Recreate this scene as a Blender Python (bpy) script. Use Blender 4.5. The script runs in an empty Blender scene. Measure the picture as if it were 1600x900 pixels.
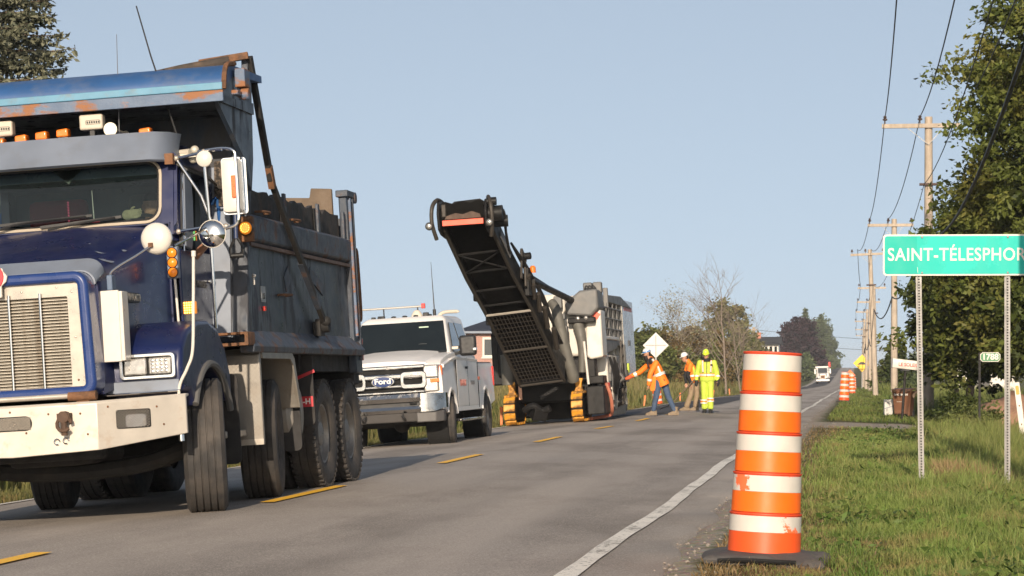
import bpy, bmesh, math, random
import numpy as np
from mathutils import Vector, Matrix, Euler

R = math.radians
random.seed(7)
RNG = np.random.default_rng(11)
scene = bpy.context.scene
COL = scene.collection

# ------------------------------------------------------------------ camera
cam_d = bpy.data.cameras.new('camera')
cam = bpy.data.objects.new('camera', cam_d)
COL.objects.link(cam)
cam.location = (0, 0, 1.14)
cam.rotation_euler = (R(90), 0, R(7.7846))
cam_d.sensor_width = 36
cam_d.lens = 3950 / 1600 * 36
cam_d.shift_y = 128 / 1600
cam_d.clip_end = 6000
cam_d.dof.use_dof = True
cam_d.dof.focus_distance = 21.5
cam_d.dof.aperture_fstop = 20.0
scene.camera = cam

# ------------------------------------------------------------------ sky and sun
SUN_EL, SUN_AZ = 18.5, 177.0
world = bpy.data.worlds.new('World')
scene.world = world
world.use_nodes = True
wn = world.node_tree.nodes
wl = world.node_tree.links
bg = wn['Background']
sky = wn.new('ShaderNodeTexSky')
sky.sky_type = 'NISHITA'
sky.sun_disc = False
sky.sun_elevation = R(SUN_EL)
sky.sun_rotation = R(SUN_AZ)
sky.altitude = 60
sky.air_density = 1.0
sky.dust_density = 1.7
sky.ozone_density = 1.0
# a hazy morning sky: low directions see the same pale blue as the sky a little higher up
wtc = wn.new('ShaderNodeTexCoord')
wsep = wn.new('ShaderNodeSeparateXYZ')
wl.new(wtc.outputs['Generated'], wsep.inputs[0])
wmr = wn.new('ShaderNodeMapRange')
wl.new(wsep.outputs[2], wmr.inputs[0])
wmr.inputs[1].default_value, wmr.inputs[2].default_value, wmr.inputs[3].default_value, wmr.inputs[4].default_value = 0.0, 1.0, 0.19, 1.0
wcm = wn.new('ShaderNodeCombineXYZ')
wl.new(wsep.outputs[0], wcm.inputs[0]); wl.new(wsep.outputs[1], wcm.inputs[1]); wl.new(wmr.outputs[0], wcm.inputs[2])
wno = wn.new('ShaderNodeVectorMath'); wno.operation = 'NORMALIZE'
wl.new(wcm.outputs[0], wno.inputs[0])
wl.new(wno.outputs[0], sky.inputs['Vector'])
whs = wn.new('ShaderNodeHueSaturation')        # thin morning haze takes the deep blue out of the sky
whs.inputs['Saturation'].default_value = 0.66
whs.inputs['Value'].default_value = 1.22
wl.new(sky.outputs['Color'], whs.inputs['Color'])
wl.new(whs.outputs[0], bg.inputs['Color'])
bg.inputs['Strength'].default_value = 0.085
sun_d = bpy.data.lights.new('sun', 'SUN')
sun_d.energy = 4.6
sun_d.angle = R(0.5)
sun_d.color = (1.0, 0.84, 0.66)
sun = bpy.data.objects.new('sun', sun_d)
COL.objects.link(sun)
az, el = R(SUN_AZ), R(SUN_EL)
sdir = Vector((math.sin(az) * math.cos(el), math.cos(az) * math.cos(el), math.sin(el)))
sun.rotation_euler = sdir.to_track_quat('Z', 'Y').to_euler()
scene.view_settings.view_transform = 'Standard'
scene.view_settings.look = 'None'
scene.view_settings.gamma = 1
scene.view_settings.use_curve_mapping = False
scene.view_settings.exposure = 0.4

# ------------------------------------------------------------------ materials
MATS = {}

def nn(t, kind, **kw):
    n = t.nodes.new(kind)
    for k, v in kw.items():
        setattr(n, k, v)
    return n

def mixc(t, fac, a, b, mode='MIX'):
    m = nn(t, 'ShaderNodeMix', data_type='RGBA', blend_type=mode)
    for key, v in ((0, fac), (6, a), (7, b)):
        if hasattr(v, 'is_linked') or hasattr(v, 'links'):
            t.links.new(v, m.inputs[key])
        elif isinstance(v, (int, float)):
            m.inputs[key].default_value = v
        else:
            m.inputs[key].default_value = (*v[:3], 1)
    return m.outputs[2]

def noise(t, vec, scale, detail=4, rough=0.55):
    n = nn(t, 'ShaderNodeTexNoise')
    n.inputs['Scale'].default_value = scale
    n.inputs['Detail'].default_value = detail
    n.inputs['Roughness'].default_value = rough
    if vec is not None:
        t.links.new(vec, n.inputs['Vector'])
    return n.outputs['Fac']

def ramp(t, val, lo, hi, a=0.0, b=1.0):
    m = nn(t, 'ShaderNodeMapRange')
    m.clamp = True
    t.links.new(val, m.inputs[0])
    m.inputs[1].default_value = lo
    m.inputs[2].default_value = hi
    m.inputs[3].default_value = a
    m.inputs[4].default_value = b
    return m.outputs[0]

def objvec(t, scale=(1, 1, 1)):
    tc = nn(t, 'ShaderNodeTexCoord')
    if scale == (1, 1, 1):
        return tc.outputs['Object']
    mp = nn(t, 'ShaderNodeMapping')
    mp.inputs['Scale'].default_value = scale
    t.links.new(tc.outputs['Object'], mp.inputs['Vector'])
    return mp.outputs['Vector']

def newmat(name):
    m = bpy.data.materials.new(name)
    m.use_nodes = True
    t = m.node_tree
    return m, t, t.nodes['Principled BSDF']

def pm(name, col, rough=0.5, metal=0.0, var=0.12, vs=3.0, dirt=None, da=0.5, ds=3.0, dlo=0.5, dhi=0.65,
       bump=0.0, bs=60.0, coat=0.0, spec=0.5, stretch=(1, 1, 1), emit=None, es=0.0, rv=0.1):
    """principled material: base colour with uneven tone, dirt patches, roughness change and fine relief"""
    if name in MATS:
        return MATS[name]
    m, t, b = newmat(name)
    v = objvec(t)
    vd = objvec(t, stretch)
    n1 = noise(t, v, vs, 5)
    lo = tuple(c * (1 - var * 1.6) for c in col)
    hi = tuple(min(1, c * (1 + var * 1.6)) for c in col)
    c = mixc(t, n1, lo, hi)
    r_out = ramp(t, noise(t, v, vs * 2.3, 4), 0.3, 0.7, max(0.02, rough - rv), min(1, rough + rv))
    if dirt is not None:
        d = ramp(t, noise(t, vd, ds, 9, 0.68), dlo, dhi, 0, da)
        c = mixc(t, d, c, dirt)
        mm = nn(t, 'ShaderNodeMath', operation='MAXIMUM')
        t.links.new(r_out, mm.inputs[0])
        t.links.new(ramp(t, d, 0, 0.6, 0, 0.8), mm.inputs[1])
        r_out = mm.outputs[0]
    t.links.new(c, b.inputs['Base Color'])
    t.links.new(r_out, b.inputs['Roughness'])
    b.inputs['Metallic'].default_value = metal
    b.inputs['Specular IOR Level'].default_value = spec
    b.inputs['Coat Weight'].default_value = coat
    b.inputs['Coat Roughness'].default_value = 0.12
    if bump:
        bn = nn(t, 'ShaderNodeBump')
        bn.inputs['Strength'].default_value = bump
        bn.inputs['Distance'].default_value = 0.01
        t.links.new(noise(t, v, bs, 3), bn.inputs['Height'])
        t.links.new(bn.outputs[0], b.inputs['Normal'])
    if emit:
        b.inputs['Emission Color'].default_value = (*emit, 1)
        b.inputs['Emission Strength'].default_value = es
    MATS[name] = m
    return m

def glass_mat(name, tint, opacity, rough=0.03):
    """a tinted pane: part see-through, part mirror"""
    m, t, b = newmat(name)
    t.nodes.remove(b)
    out = t.nodes['Material Output']
    tr = nn(t, 'ShaderNodeBsdfTransparent')
    tr.inputs[0].default_value = (*tint, 1)
    gl = nn(t, 'ShaderNodeBsdfGlossy')
    gl.inputs['Roughness'].default_value = rough
    df = nn(t, 'ShaderNodeBsdfDiffuse')
    v = objvec(t)
    t.links.new(mixc(t, noise(t, v, 4, 6), (0.012, 0.022, 0.025), (0.07, 0.10, 0.105)), df.inputs[0])
    fr = nn(t, 'ShaderNodeFresnel')
    fr.inputs[0].default_value = 1.5
    m1 = nn(t, 'ShaderNodeMixShader')
    m1.inputs[0].default_value = opacity
    t.links.new(tr.outputs[0], m1.inputs[1])
    t.links.new(df.outputs[0], m1.inputs[2])
    m2 = nn(t, 'ShaderNodeMixShader')
    t.links.new(fr.outputs[0], m2.inputs[0])
    t.links.new(m1.outputs[0], m2.inputs[1])
    t.links.new(gl.outputs[0], m2.inputs[2])
    t.links.new(m2.outputs[0], out.inputs[0])
    MATS[name] = m
    return m

def leaf_mat(name, c_dark, c_mid, c_tip, trans=0.35, nscale=0.7, autumn=None, aw=0.0):
    """foliage: every leaf its own tone (stored per leaf), larger patches of tone, light coming through"""
    m, t, b = newmat(name)
    out = t.nodes['Material Output']
    at = nn(t, 'ShaderNodeAttribute', attribute_name='rnd')
    ah = nn(t, 'ShaderNodeAttribute', attribute_name='hgt')
    v = objvec(t)
    c = mixc(t, at.outputs['Fac'], c_dark, c_mid)
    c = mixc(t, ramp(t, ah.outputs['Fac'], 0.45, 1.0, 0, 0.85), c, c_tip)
    c = mixc(t, ramp(t, noise(t, v, nscale, 3), 0.42, 0.68, 0, 0.55), c, tuple(x * 1.35 for x in c_mid))
    if autumn:
        c = mixc(t, ramp(t, noise(t, v, nscale * 1.7, 5), 0.5, 0.66, 0, aw), c, autumn)
    t.links.new(c, b.inputs['Base Color'])
    b.inputs['Roughness'].default_value = 0.55
    b.inputs['Specular IOR Level'].default_value = 0.25
    tl = nn(t, 'ShaderNodeBsdfTranslucent')
    t.links.new(c, tl.inputs[0])
    mx = nn(t, 'ShaderNodeMixShader')
    mx.inputs[0].default_value = trans
    t.links.new(b.outputs[0], mx.inputs[1])
    t.links.new(tl.outputs[0], mx.inputs[2])
    t.links.new(mx.outputs[0], out.inputs[0])
    MATS[name] = m
    return m

# ------------------------------------------------------------------ mesh helpers
class MB:
    """collects simple shapes; build() links them as ONE mesh object"""
    def __init__(s):
        s.v = []; s.f = []
    def add(s, vs, fs):
        o = len(s.v)
        s.v += [tuple(p) for p in vs]
        s.f += [tuple(i + o for i in f) for f in fs]
        return s
    def box(s, x0, x1, y0, y1, z0, z1, mat=None):
        vs = [(x, y, z) for x in (x0, x1) for y in (y0, y1) for z in (z0, z1)]
        if mat is not None:
            vs = [mat @ Vector(p) for p in vs]
        return s.add(vs, [(0, 1, 3, 2), (4, 6, 7, 5), (0, 4, 5, 1), (2, 3, 7, 6), (0, 2, 6, 4), (1, 5, 7, 3)])
    def obox(s, c, size, rot=(0, 0, 0)):
        m = Matrix.Translation(c) @ Euler(tuple(R(a) for a in rot)).to_matrix().to_4x4()
        a, b, d = (k / 2 for k in size)
        return s.box(-a, a, -b, b, -d, d, m)
    def bar(s, p0, p1, w, h, up=(0, 0, 1)):
        """rectangular bar from p0 to p1: w across, h along 'up'"""
        p0, p1 = Vector(p0), Vector(p1)
        d = (p1 - p0).normalized()
        sx = d.cross(Vector(up)).normalized()
        uz = sx.cross(d)
        vs = []
        for p in (p0, p1):
            for a, b in ((-1, -1), (1, -1), (1, 1), (-1, 1)):
                vs.append(p + sx * (a * w / 2) + uz * (b * h / 2))
        return s.add(vs, [(0, 1, 2, 3), (4, 7, 6, 5), (0, 4, 5, 1), (1, 5, 6, 2), (2, 6, 7, 3), (3, 7, 4, 0)])
    def cyl(s, p0, p1, r0, r1=None, n=12, cap=True):
        return s.tube([p0, p1], [r0, r0 if r1 is None else r1], n, cap)
    def tube(s, pts, r, n=8, cap=True):
        pts = [Vector(p) for p in pts]
        rs = r if isinstance(r, (list, tuple)) else [r] * len(pts)
        d0 = (pts[1] - pts[0]).normalized()
        ref = Vector((0, 0, 1)) if abs(d0.z) < 0.9 else Vector((1, 0, 0))
        rings = []
        for i, p in enumerate(pts):
            d = (pts[min(i + 1, len(pts) - 1)] - pts[max(i - 1, 0)]).normalized()
            a = d.cross(ref)
            if a.length < 1e-4:
                a = d.cross(Vector((0, 1, 0)))
            a.normalize()
            b = a.cross(d)
            ref = b
            rings.append([p + (a * math.cos(k * 2 * math.pi / n) + b * math.sin(k * 2 * math.pi / n)) * rs[i] for k in range(n)])
        return s.loft(rings, True, cap)
    def loft(s, rings, closed=True, cap=True):
        n = len(rings[0])
        vs = [p for r in rings for p in r]
        fs = []
        for i in range(len(rings) - 1):
            for k in range(n if closed else n - 1):
                k2 = (k + 1) % n
                fs.append((i * n + k, i * n + k2, (i + 1) * n + k2, (i + 1) * n + k))
        if cap and closed:
            fs.append(tuple(range(n))[::-1])
            fs.append(tuple(range((len(rings) - 1) * n, len(rings) * n)))
        return s.add(vs, fs)
    def prism(s, poly, axis, a, b):
        def P(u, w, t):
            return {'x': (t, u, w), 'y': (u, t, w), 'z': (u, w, t)}[axis]
        return s.loft([[P(u, w, a) for u, w in poly], [P(u, w, b) for u, w in poly]])
    def ring_prism(s, outer, inner, axis, a, b):
        """a frame: the area between two loops of equal point count, extruded"""
        def P(q, t):
            u, w = q
            return {'x': (t, u, w), 'y': (u, t, w), 'z': (u, w, t)}[axis]
        n = len(outer)
        vs = [P(q, a) for q in outer] + [P(q, a) for q in inner] + [P(q, b) for q in outer] + [P(q, b) for q in inner]
        fs = []
        for k in range(n):
            j = (k + 1) % n
            fs += [(k, j, n + j, n + k), (2 * n + k, 3 * n + k, 3 * n + j, 2 * n + j),
                   (k, 2 * n + k, 2 * n + j, j), (n + k, n + j, 3 * n + j, 3 * n + k)]
        return s.add(vs, fs)
    def lathe(s, prof, o=(0, 0, 0), axis='z', n=24, closed=False):
        def P(r, h, a):
            c, q = r * math.cos(a), r * math.sin(a)
            return {'z': (o[0] + c, o[1] + q, o[2] + h), 'x': (o[0] + h, o[1] + c, o[2] + q), 'y': (o[0] + c, o[1] + h, o[2] + q)}[axis]
        rings = [[P(r, h, 2 * math.pi * k / n) for k in range(n)] for r, h in prof]
        return s.loft(rings, True, not closed)
    def sphere(s, c, r, nu=14, nv=9):
        rx, ry, rz = r if isinstance(r, (list, tuple)) else (r, r, r)
        rings = []
        for i in range(nv + 1):
            th = 0.02 + (math.pi - 0.04) * i / nv
            rings.append([(c[0] + rx * math.sin(th) * math.cos(2 * math.pi * k / nu), c[1] + ry * math.sin(th) * math.sin(2 * math.pi * k / nu), c[2] + rz * math.cos(th)) for k in range(nu)])
        return s.loft(rings)
    def build(s, name, mat, parent=None, smooth=0.6, bevel=0.0, seg=2, loc=None, rot=None):
        me = bpy.data.meshes.new(name)
        me.from_pydata(s.v, [], s.f)
        bm = bmesh.new()
        bm.from_mesh(me)
        bmesh.ops.recalc_face_normals(bm, faces=bm.faces)
        bm.to_mesh(me)
        bm.free()
        if smooth:
            me.shade_smooth()
            me.set_sharp_from_angle(angle=smooth)
        return link(name, me, mat, parent, bevel, seg, loc, rot)

def link(name, me, mat, parent=None, bevel=0.0, seg=2, loc=None, rot=None):
    o = bpy.data.objects.new(name, me)
    COL.objects.link(o)
    if mat is not None and not me.materials:
        me.materials.append(mat)
    if parent is not None:
        o.parent = parent
    if bevel:
        bv = o.modifiers.new('bevel', 'BEVEL')
        bv.width = bevel
        bv.segments = seg
        bv.limit_method = 'ANGLE'
        bv.angle_limit = R(35)
        bv.harden_normals = False
    if loc:
        o.location = loc
    if rot:
        o.rotation_euler = rot
    return o

def tag(o, label=None, cat=None, group=None, kind=None):
    if label: o['label'] = label
    if cat: o['category'] = cat
    if group: o['group'] = group
    if kind: o['kind'] = kind
    return o

def thing(name, label, cat, loc=(0, 0, 0), rot=(0, 0, 0), group=None):
    o = bpy.data.objects.new(name, None)
    o.empty_display_size = 0.2
    COL.objects.link(o)
    o.location = loc
    o.rotation_euler = rot
    return tag(o, label, cat, group)

def copy_tree(o, parent=None):
    c = o.copy()
    COL.objects.link(c)
    if parent is not None:
        c.parent = parent
    for ch in list(o.children):
        copy_tree(ch, c)
    return c

def part(name, mat, parent, fn, **kw):
    m = MB()
    fn(m)
    return m.build(name, mat, parent, **kw)

def text(name, s, size, mat, parent, loc, rot, bold=0.0, sx=1.0, align='CENTER', ext=0.002, spacing=1.0):
    cu = bpy.data.curves.new(name, 'FONT')
    cu.body = s
    cu.size = size
    cu.align_x = align
    cu.align_y = 'CENTER'
    cu.extrude = ext
    cu.offset = bold
    cu.space_character = spacing
    cu.resolution_u = 4
    o = bpy.data.objects.new(name + '_curve', cu)
    COL.objects.link(o)
    dg = bpy.context.evaluated_depsgraph_get()
    me = bpy.data.meshes.new_from_object(o.evaluated_get(dg))
    bpy.data.objects.remove(o)
    me.name = name
    ob = link(name, me, mat, parent)
    ob.location = loc
    ob.rotation_euler = rot
    ob.scale = (sx, 1, 1)
    return ob

def rrect(x0, x1, z0, z1, r, n=4):
    """rounded rectangle loop, counter-clockwise"""
    pts = []
    for cx, cz, a0 in ((x1 - r, z1 - r, 0), (x0 + r, z1 - r, 90), (x0 + r, z0 + r, 180), (x1 - r, z0 + r, 270)):
        for k in range(n + 1):
            a = R(a0 + 90 * k / n)
            pts.append((cx + r * math.cos(a), cz + r * math.sin(a)))
    return pts

def arc(p, n=8):
    """smooth curve through control points (Catmull-Rom)"""
    p = [Vector(q) for q in p]
    out = []
    for i in range(len(p) - 1):
        a, b, c, d = p[max(i - 1, 0)], p[i], p[i + 1], p[min(i + 2, len(p) - 1)]
        for k in range(n):
            t = k / n
            out.append(0.5 * ((2 * b) + (c - a) * t + (2 * a - 5 * b + 4 * c - d) * t * t + (3 * b - a - 3 * c + d) * t ** 3))
    out.append(p[-1])
    return out

def np_mesh(name, verts, faces_flat, loop_tot, mat, parent=None, attrs=None, smooth=False):
    """mesh straight from arrays (grass, leaves)"""
    me = bpy.data.meshes.new(name)
    nv, nl, nf = len(verts), len(faces_flat), len(loop_tot)
    me.vertices.add(nv)
    me.vertices.foreach_set('co', np.ascontiguousarray(verts, dtype=np.float32).ravel())
    me.loops.add(nl)
    me.loops.foreach_set('vertex_index', np.ascontiguousarray(faces_flat, dtype=np.int32))
    me.polygons.add(nf)
    me.polygons.foreach_set('loop_start', np.concatenate(([0], np.cumsum(loop_tot)[:-1])).astype(np.int32))
    for k, a in (attrs or {}).items():
        at = me.attributes.new(k, 'FLOAT', 'POINT')
        at.data.foreach_set('value', np.ascontiguousarray(a, dtype=np.float32))
    me.update(calc_edges=True)
    if smooth:
        me.shade_smooth()
    return link(name, me, mat, parent)
# ------------------------------------------------------------------ terrain
PY = np.array([-60, 0, 45, 66, 82, 115, 180, 300, 420, 500, 600, 700, 800, 900, 1100, 1600, 4000], float)
PZ = np.array([0, 0, 0, -.04, -.10, -.20, -.42, -.95, -1.4, -1.15, -.15, 1.0, 1.85, 1.75, 0.4, -3.0, -4.0], float)
_yy = np.arange(-60, 4001, 1.0)
_zz = np.interp(_yy, PY, PZ)
_k = np.ones(31) / 31
_zs = np.convolve(np.pad(_zz, 15, mode='edge'), _k, mode='valid')
_w = np.clip((_yy - 40) / 30, 0, 1)
_zz = _zz * (1 - _w) + _zs * _w
def prof(Y):
    Y = np.asarray(Y, float)
    bumps = 0.004 * np.sin(Y * 0.42 + 1.0) + 0.003 * np.sin(Y * 0.83) + 0.008 * np.sin(Y * 0.155 + 2.0) * np.clip((Y - 40) / 40, 0, 1) * 2.0
    return np.interp(Y, _yy, _zz) + bumps * np.clip((Y - 24) / 20, 0, 1)
CX = np.array([-900, -60, -30, -17, -14.5, -11.6, -9.7, -8.45, -5.0, -1.65, -1.0, -.2, 1.2, 2.2, 3.2, 4.6, 7, 30, 900], float)
CZ = np.array([-.4, -.3, -.3, -.35, -.55, -.95, -.36, -.207, 0, -.06, -.075, -.10, -.13, -.36, -.62, -.62, -.4, -.3, -.4], float)
def cross(X):
    return np.interp(X, CX, CZ)
def terr(X, Y):
    X = np.asarray(X, float); Y = np.asarray(Y, float)
    c = cross(X)
    # a driveway crosses the right-hand ditch on a fill
    fill = np.clip(1 - np.abs(Y - 58.5) / 5.5, 0, 1)
    fill = np.clip(fill * 1.8, 0, 1) * np.clip((X + 0.5) / 1.0, 0, 1)
    c = c * (1 - fill) + np.maximum(c, -0.24) * fill
    rough = 0.02 * np.sin(X * 2.1 + Y * 0.6) * np.sin(Y * 0.37 - X) * np.clip((np.abs(X + 5.0) - 4.0) / 1.0, 0, 1)
    return prof(Y) + c + rough
def terr1(X, Y):
    return float(terr(X, Y))

def grid(xs, ys, zf):
    gx, gy = np.meshgrid(xs, ys)
    gz = zf(gx, gy)
    v = np.stack([gx.ravel(), gy.ravel(), gz.ravel()], 1)
    nx, ny = len(xs), len(ys)
    i = (np.arange(ny - 1)[:, None] * nx + np.arange(nx - 1)[None, :]).ravel()
    f = np.stack([i, i + 1, i + 1 + nx, i + nx], 1).ravel()
    return v, f, np.full(len(i), 4)

YS = np.concatenate([np.arange(-40, 8, 4.0), np.arange(8, 130, 0.6), np.arange(130, 320, 3), np.arange(320, 1100, 12), np.array([1100, 1300, 1600, 2200, 3000, 4000])])
RX0, RX1 = -8.95, -1.22      # asphalt edges

def ground_z(X, Y):
    z = terr(X, Y)
    under = (X > RX0 + 0.03) & (X < RX1 - 0.03)
    edge = (np.abs(X - RX0) < 0.01) | (np.abs(X - RX1) < 0.01)
    return np.where(under, z - 0.12, np.where(edge, z - 0.03, z))
XS = np.array([-900, -400, -160, -80, -50, -35, -26, -20, -17, -15.5, -14.5, -13, -11.6, -10.6, -9.7, -9.2, RX0, RX0 + .06, -5, RX1 - .06, RX1, -1.0, -.6, -.2, .2, .6, 1.0, 1.4, 1.8, 2.2, 2.7, 3.2, 3.9, 4.6, 5.6, 7, 9, 13, 20, 30, 50, 90, 200, 500, 900])

def ground_material():
    m, t, b = newmat('ground_soil')
    geo = nn(t, 'ShaderNodeNewGeometry')
    pos = geo.outputs['Position']
    sep = nn(t, 'ShaderNodeSeparateXYZ')
    t.links.new(pos, sep.inputs[0])
    X, Y = sep.outputs[0], sep.outputs[1]
    n_big = noise(t, pos, 0.8, 5)
    n_med = noise(t, pos, 5, 6)
    n_fin = noise(t, pos, 70, 3)
    green = mixc(t, ramp(t, n_med, 0.35, 0.65), (0.035, 0.055, 0.014), (0.10, 0.10, 0.035))
    green = mixc(t, ramp(t, n_big, 0.5, 0.62, 0, 0.7), green, (0.13, 0.09, 0.045))
    grav = mixc(t, ramp(t, n_fin, 0.3, 0.7), (0.17, 0.145, 0.118), (0.52, 0.455, 0.38))
    vor = nn(t, 'ShaderNodeTexVoronoi')
    vor.inputs['Scale'].default_value = 32
    t.links.new(pos, vor.inputs['Vector'])
    grav = mixc(t, 0.45, grav, vor.outputs['Color'], 'OVERLAY')
    grav = mixc(t, 0.55, grav, (0.29, 0.25, 0.205))
    # gravel shoulder next to the asphalt, uneven edge, plus the driveway
    def madd(a, k, c):
        q = nn(t, 'ShaderNodeMath', operation='MULTIPLY_ADD')
        t.links.new(a, q.inputs[0]); q.inputs[1].default_value = k
        if isinstance(c, float): q.inputs[2].default_value = c
        else: t.links.new(c, q.inputs[2])
        return q.outputs[0]
    xe = madd(n_med, 0.9, X)
    sh_r = ramp(t, xe, -0.62, -0.38, 1, 0)
    left = ramp(t, xe, -9.0, -8.7, 0, 1)
    mul = nn(t, 'ShaderNodeMath', operation='MULTIPLY'); t.links.new(sh_r, mul.inputs[0]); t.links.new(left, mul.inputs[1])
    ye = madd(n_med, 2.4, Y)
    d1 = ramp(t, ye, 56.0, 56.8, 0, 1); d2 = ramp(t, ye, 62.2, 63.0, 1, 0); d3 = ramp(t, X, -1.6, -1.2, 0, 1)
    q1 = nn(t, 'ShaderNodeMath', operation='MULTIPLY'); t.links.new(d1, q1.inputs[0]); t.links.new(d2, q1.inputs[1])
    q2 = nn(t, 'ShaderNodeMath', operation='MULTIPLY'); t.links.new(q1.outputs[0], q2.inputs[0]); t.links.new(d3, q2.inputs[1])
    mx = nn(t, 'ShaderNodeMath', operation='MAXIMUM'); t.links.new(mul.outputs[0], mx.inputs[0]); t.links.new(q2.outputs[0], mx.inputs[1])
    c = mixc(t, mx.outputs[0], green, grav)
    t.links.new(c, b.inputs['Base Color'])
    b.inputs['Roughness'].default_value = 0.95
    b.inputs['Specular IOR Level'].default_value = 0.15
    bp = nn(t, 'ShaderNodeBump'); bp.inputs['Strength'].default_value = 0.8; bp.inputs['Distance'].default_value = 0.02
    t.links.new(n_fin, bp.inputs['Height']); t.links.new(bp.outputs[0], b.inputs['Normal'])
    return m

def asphalt_material(name, a, bcol, crack=True, streak=0.5):
    m, t, b = newmat(name)
    geo = nn(t, 'ShaderNodeNewGeometry')
    pos = geo.outputs['Position']
    mp = nn(t, 'ShaderNodeMapping'); mp.inputs['Scale'].default_value = (1.1, 0.045, 1); t.links.new(pos, mp.inputs[0])
    mp2 = nn(t, 'ShaderNodeMapping'); mp2.inputs['Scale'].default_value = (0.35, 0.12, 1); mp2.inputs['Rotation'].default_value = (0, 0, 0.25); t.links.new(pos, mp2.inputs[0])
    st = noise(t, mp.outputs[0], 1.6, 6, 0.6)
    big = noise(t, mp2.outputs[0], 1.6, 5, 0.6)
    fin = noise(t, pos, 75, 3, 0.8)
    med = noise(t, pos, 22, 4, 0.7)
    c = mixc(t, ramp(t, st, 0.32, 0.68), a, bcol)
    c = mixc(t, ramp(t, big, 0.46, 0.62, 0, 0.8), c, tuple(x * 0.6 for x in a))
    c = mixc(t, ramp(t, fin, 0.52, 0.66, 0, 0.75), c, tuple(min(1, x * 1.6) for x in bcol))
    c = mixc(t, ramp(t, fin, 0.48, 0.36, 0, 0.6), c, tuple(x * .45 for x in a))
    c = mixc(t, ramp(t, noise(t, pos, 48, 3, .8), 0.5, 0.7, 0, 0.45), c, tuple(x * .45 for x in a))
    # wheel paths polished by traffic
    sepx = nn(t, 'ShaderNodeSeparateXYZ'); t.links.new(pos, sepx.inputs[0])
    wv = nn(t, 'ShaderNodeMath', operation='SINE'); wm = nn(t, 'ShaderNodeMath', operation='MULTIPLY'); t.links.new(sepx.outputs[0], wm.inputs[0]); wm.inputs[1].default_value = 3.9; t.links.new(wm.outputs[0], wv.inputs[0])
    c = mixc(t, ramp(t, wv.outputs[0], -.2, 1, 0, 0.28), c, tuple(x * 1.2 for x in bcol))
    c = mixc(t, ramp(t, med, 0.55, 0.75, 0, 0.4), c, tuple(x * 0.6 for x in a))
    if crack:
        # a few sealed cracks wandering over the old surface
        wn_ = nn(t, 'ShaderNodeTexNoise'); wn_.inputs['Scale'].default_value = 0.7; wn_.inputs['Detail'].default_value = 6
        t.links.new(pos, wn_.inputs['Vector'])
        dv = nn(t, 'ShaderNodeMix', data_type='RGBA'); dv.inputs[0].default_value = 0.35
        mp3 = nn(t, 'ShaderNodeMapping'); mp3.inputs['Scale'].default_value = (0.33, 0.12, 1); t.links.new(pos, mp3.inputs[0])
        t.links.new(mp3.outputs[0], dv.inputs[6]); t.links.new(wn_.outputs['Color'], dv.inputs[7])
        vo = nn(t, 'ShaderNodeTexVoronoi', feature='DISTANCE_TO_EDGE'); vo.inputs['Scale'].default_value = 1.9
        t.links.new(dv.outputs[2], vo.inputs['Vector'])
        ck = ramp(t, vo.outputs['Distance'], 0.004, 0.012, 0.45, 0)
        c = mixc(t, ck, c, (0.03, 0.028, 0.026))
    t.links.new(c, b.inputs['Base Color'])
    t.links.new(ramp(t, big, 0.3, 0.7, 0.62, 0.85), b.inputs['Roughness'])
    b.inputs['Specular IOR Level'].default_value = 0.3
    bp = nn(t, 'ShaderNodeBump'); bp.inputs['Strength'].default_value = 0.5; bp.inputs['Distance'].default_value = 0.006
    t.links.new(fin, bp.inputs['Height']); t.links.new(bp.outputs[0], b.inputs['Normal'])
    return m

def paint_material(name, col, lo, hi, dark):
    """road paint worn through to the asphalt in flakes"""
    m, t, b = newmat(name)
    out = t.nodes['Material Output']
    geo = nn(t, 'ShaderNodeNewGeometry'); pos = geo.outputs['Position']
    n1 = noise(t, pos, 26, 6, 0.7); n2 = noise(t, pos, 2.0, 4)
    c = mixc(t, ramp(t, n2, 0.3, 0.7), col, tuple(x * dark for x in col))
    c = mixc(t, ramp(t, noise(t, pos, 60, 3), 0.5, 0.75, 0, 0.35), c, tuple(x * 0.5 for x in col))
    t.links.new(c, b.inputs['Base Color']); b.inputs['Roughness'].default_value = 0.6
    tr = nn(t, 'ShaderNodeBsdfTransparent')
    ad = nn(t, 'ShaderNodeMath', operation='MULTIPLY_ADD'); t.links.new(n2, ad.inputs[0]); ad.inputs[1].default_value = 0.35; t.links.new(n1, ad.inputs[2])
    mx = nn(t, 'ShaderNodeMixShader'); t.links.new(ramp(t, ad.outputs[0], lo, hi), mx.inputs[0])
    t.links.new(b.outputs[0], mx.inputs[1]); t.links.new(tr.outputs[0], mx.inputs[2]); t.links.new(mx.outputs[0], out.inputs[0])
    return m

v, f, l = grid(XS, YS, ground_z)
tag(np_mesh('ground', v, f, l, ground_material(), smooth=True), kind='structure')

def road_z(X, Y): return terr(X, Y)
RXS = np.array([RX0 - .06, RX0, -8.45, -7.6, -6.7, -5.9, -5.0, -4.2, -3.3, -2.4, -1.65, RX1, RX1 + .06])
v, f, l = grid(RXS, YS, lambda x, y: road_z(x, y) + np.where((x < RX0 - .001) | (x > RX1 + .001), -0.09, 0.004))
v[:, 0] += np.where(v[:, 0] > RX1 - 1e-3, 0.06 * np.sin(v[:, 1] * 1.3) + 0.05 * np.sin(v[:, 1] * 3.1), 0)
ASPH = asphalt_material('asphalt_worn', (0.26, 0.229, 0.199), (0.375, 0.329, 0.286), crack=False)
tag(np_mesh('road', v, f, l, ASPH, smooth=True), kind='structure')
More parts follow.
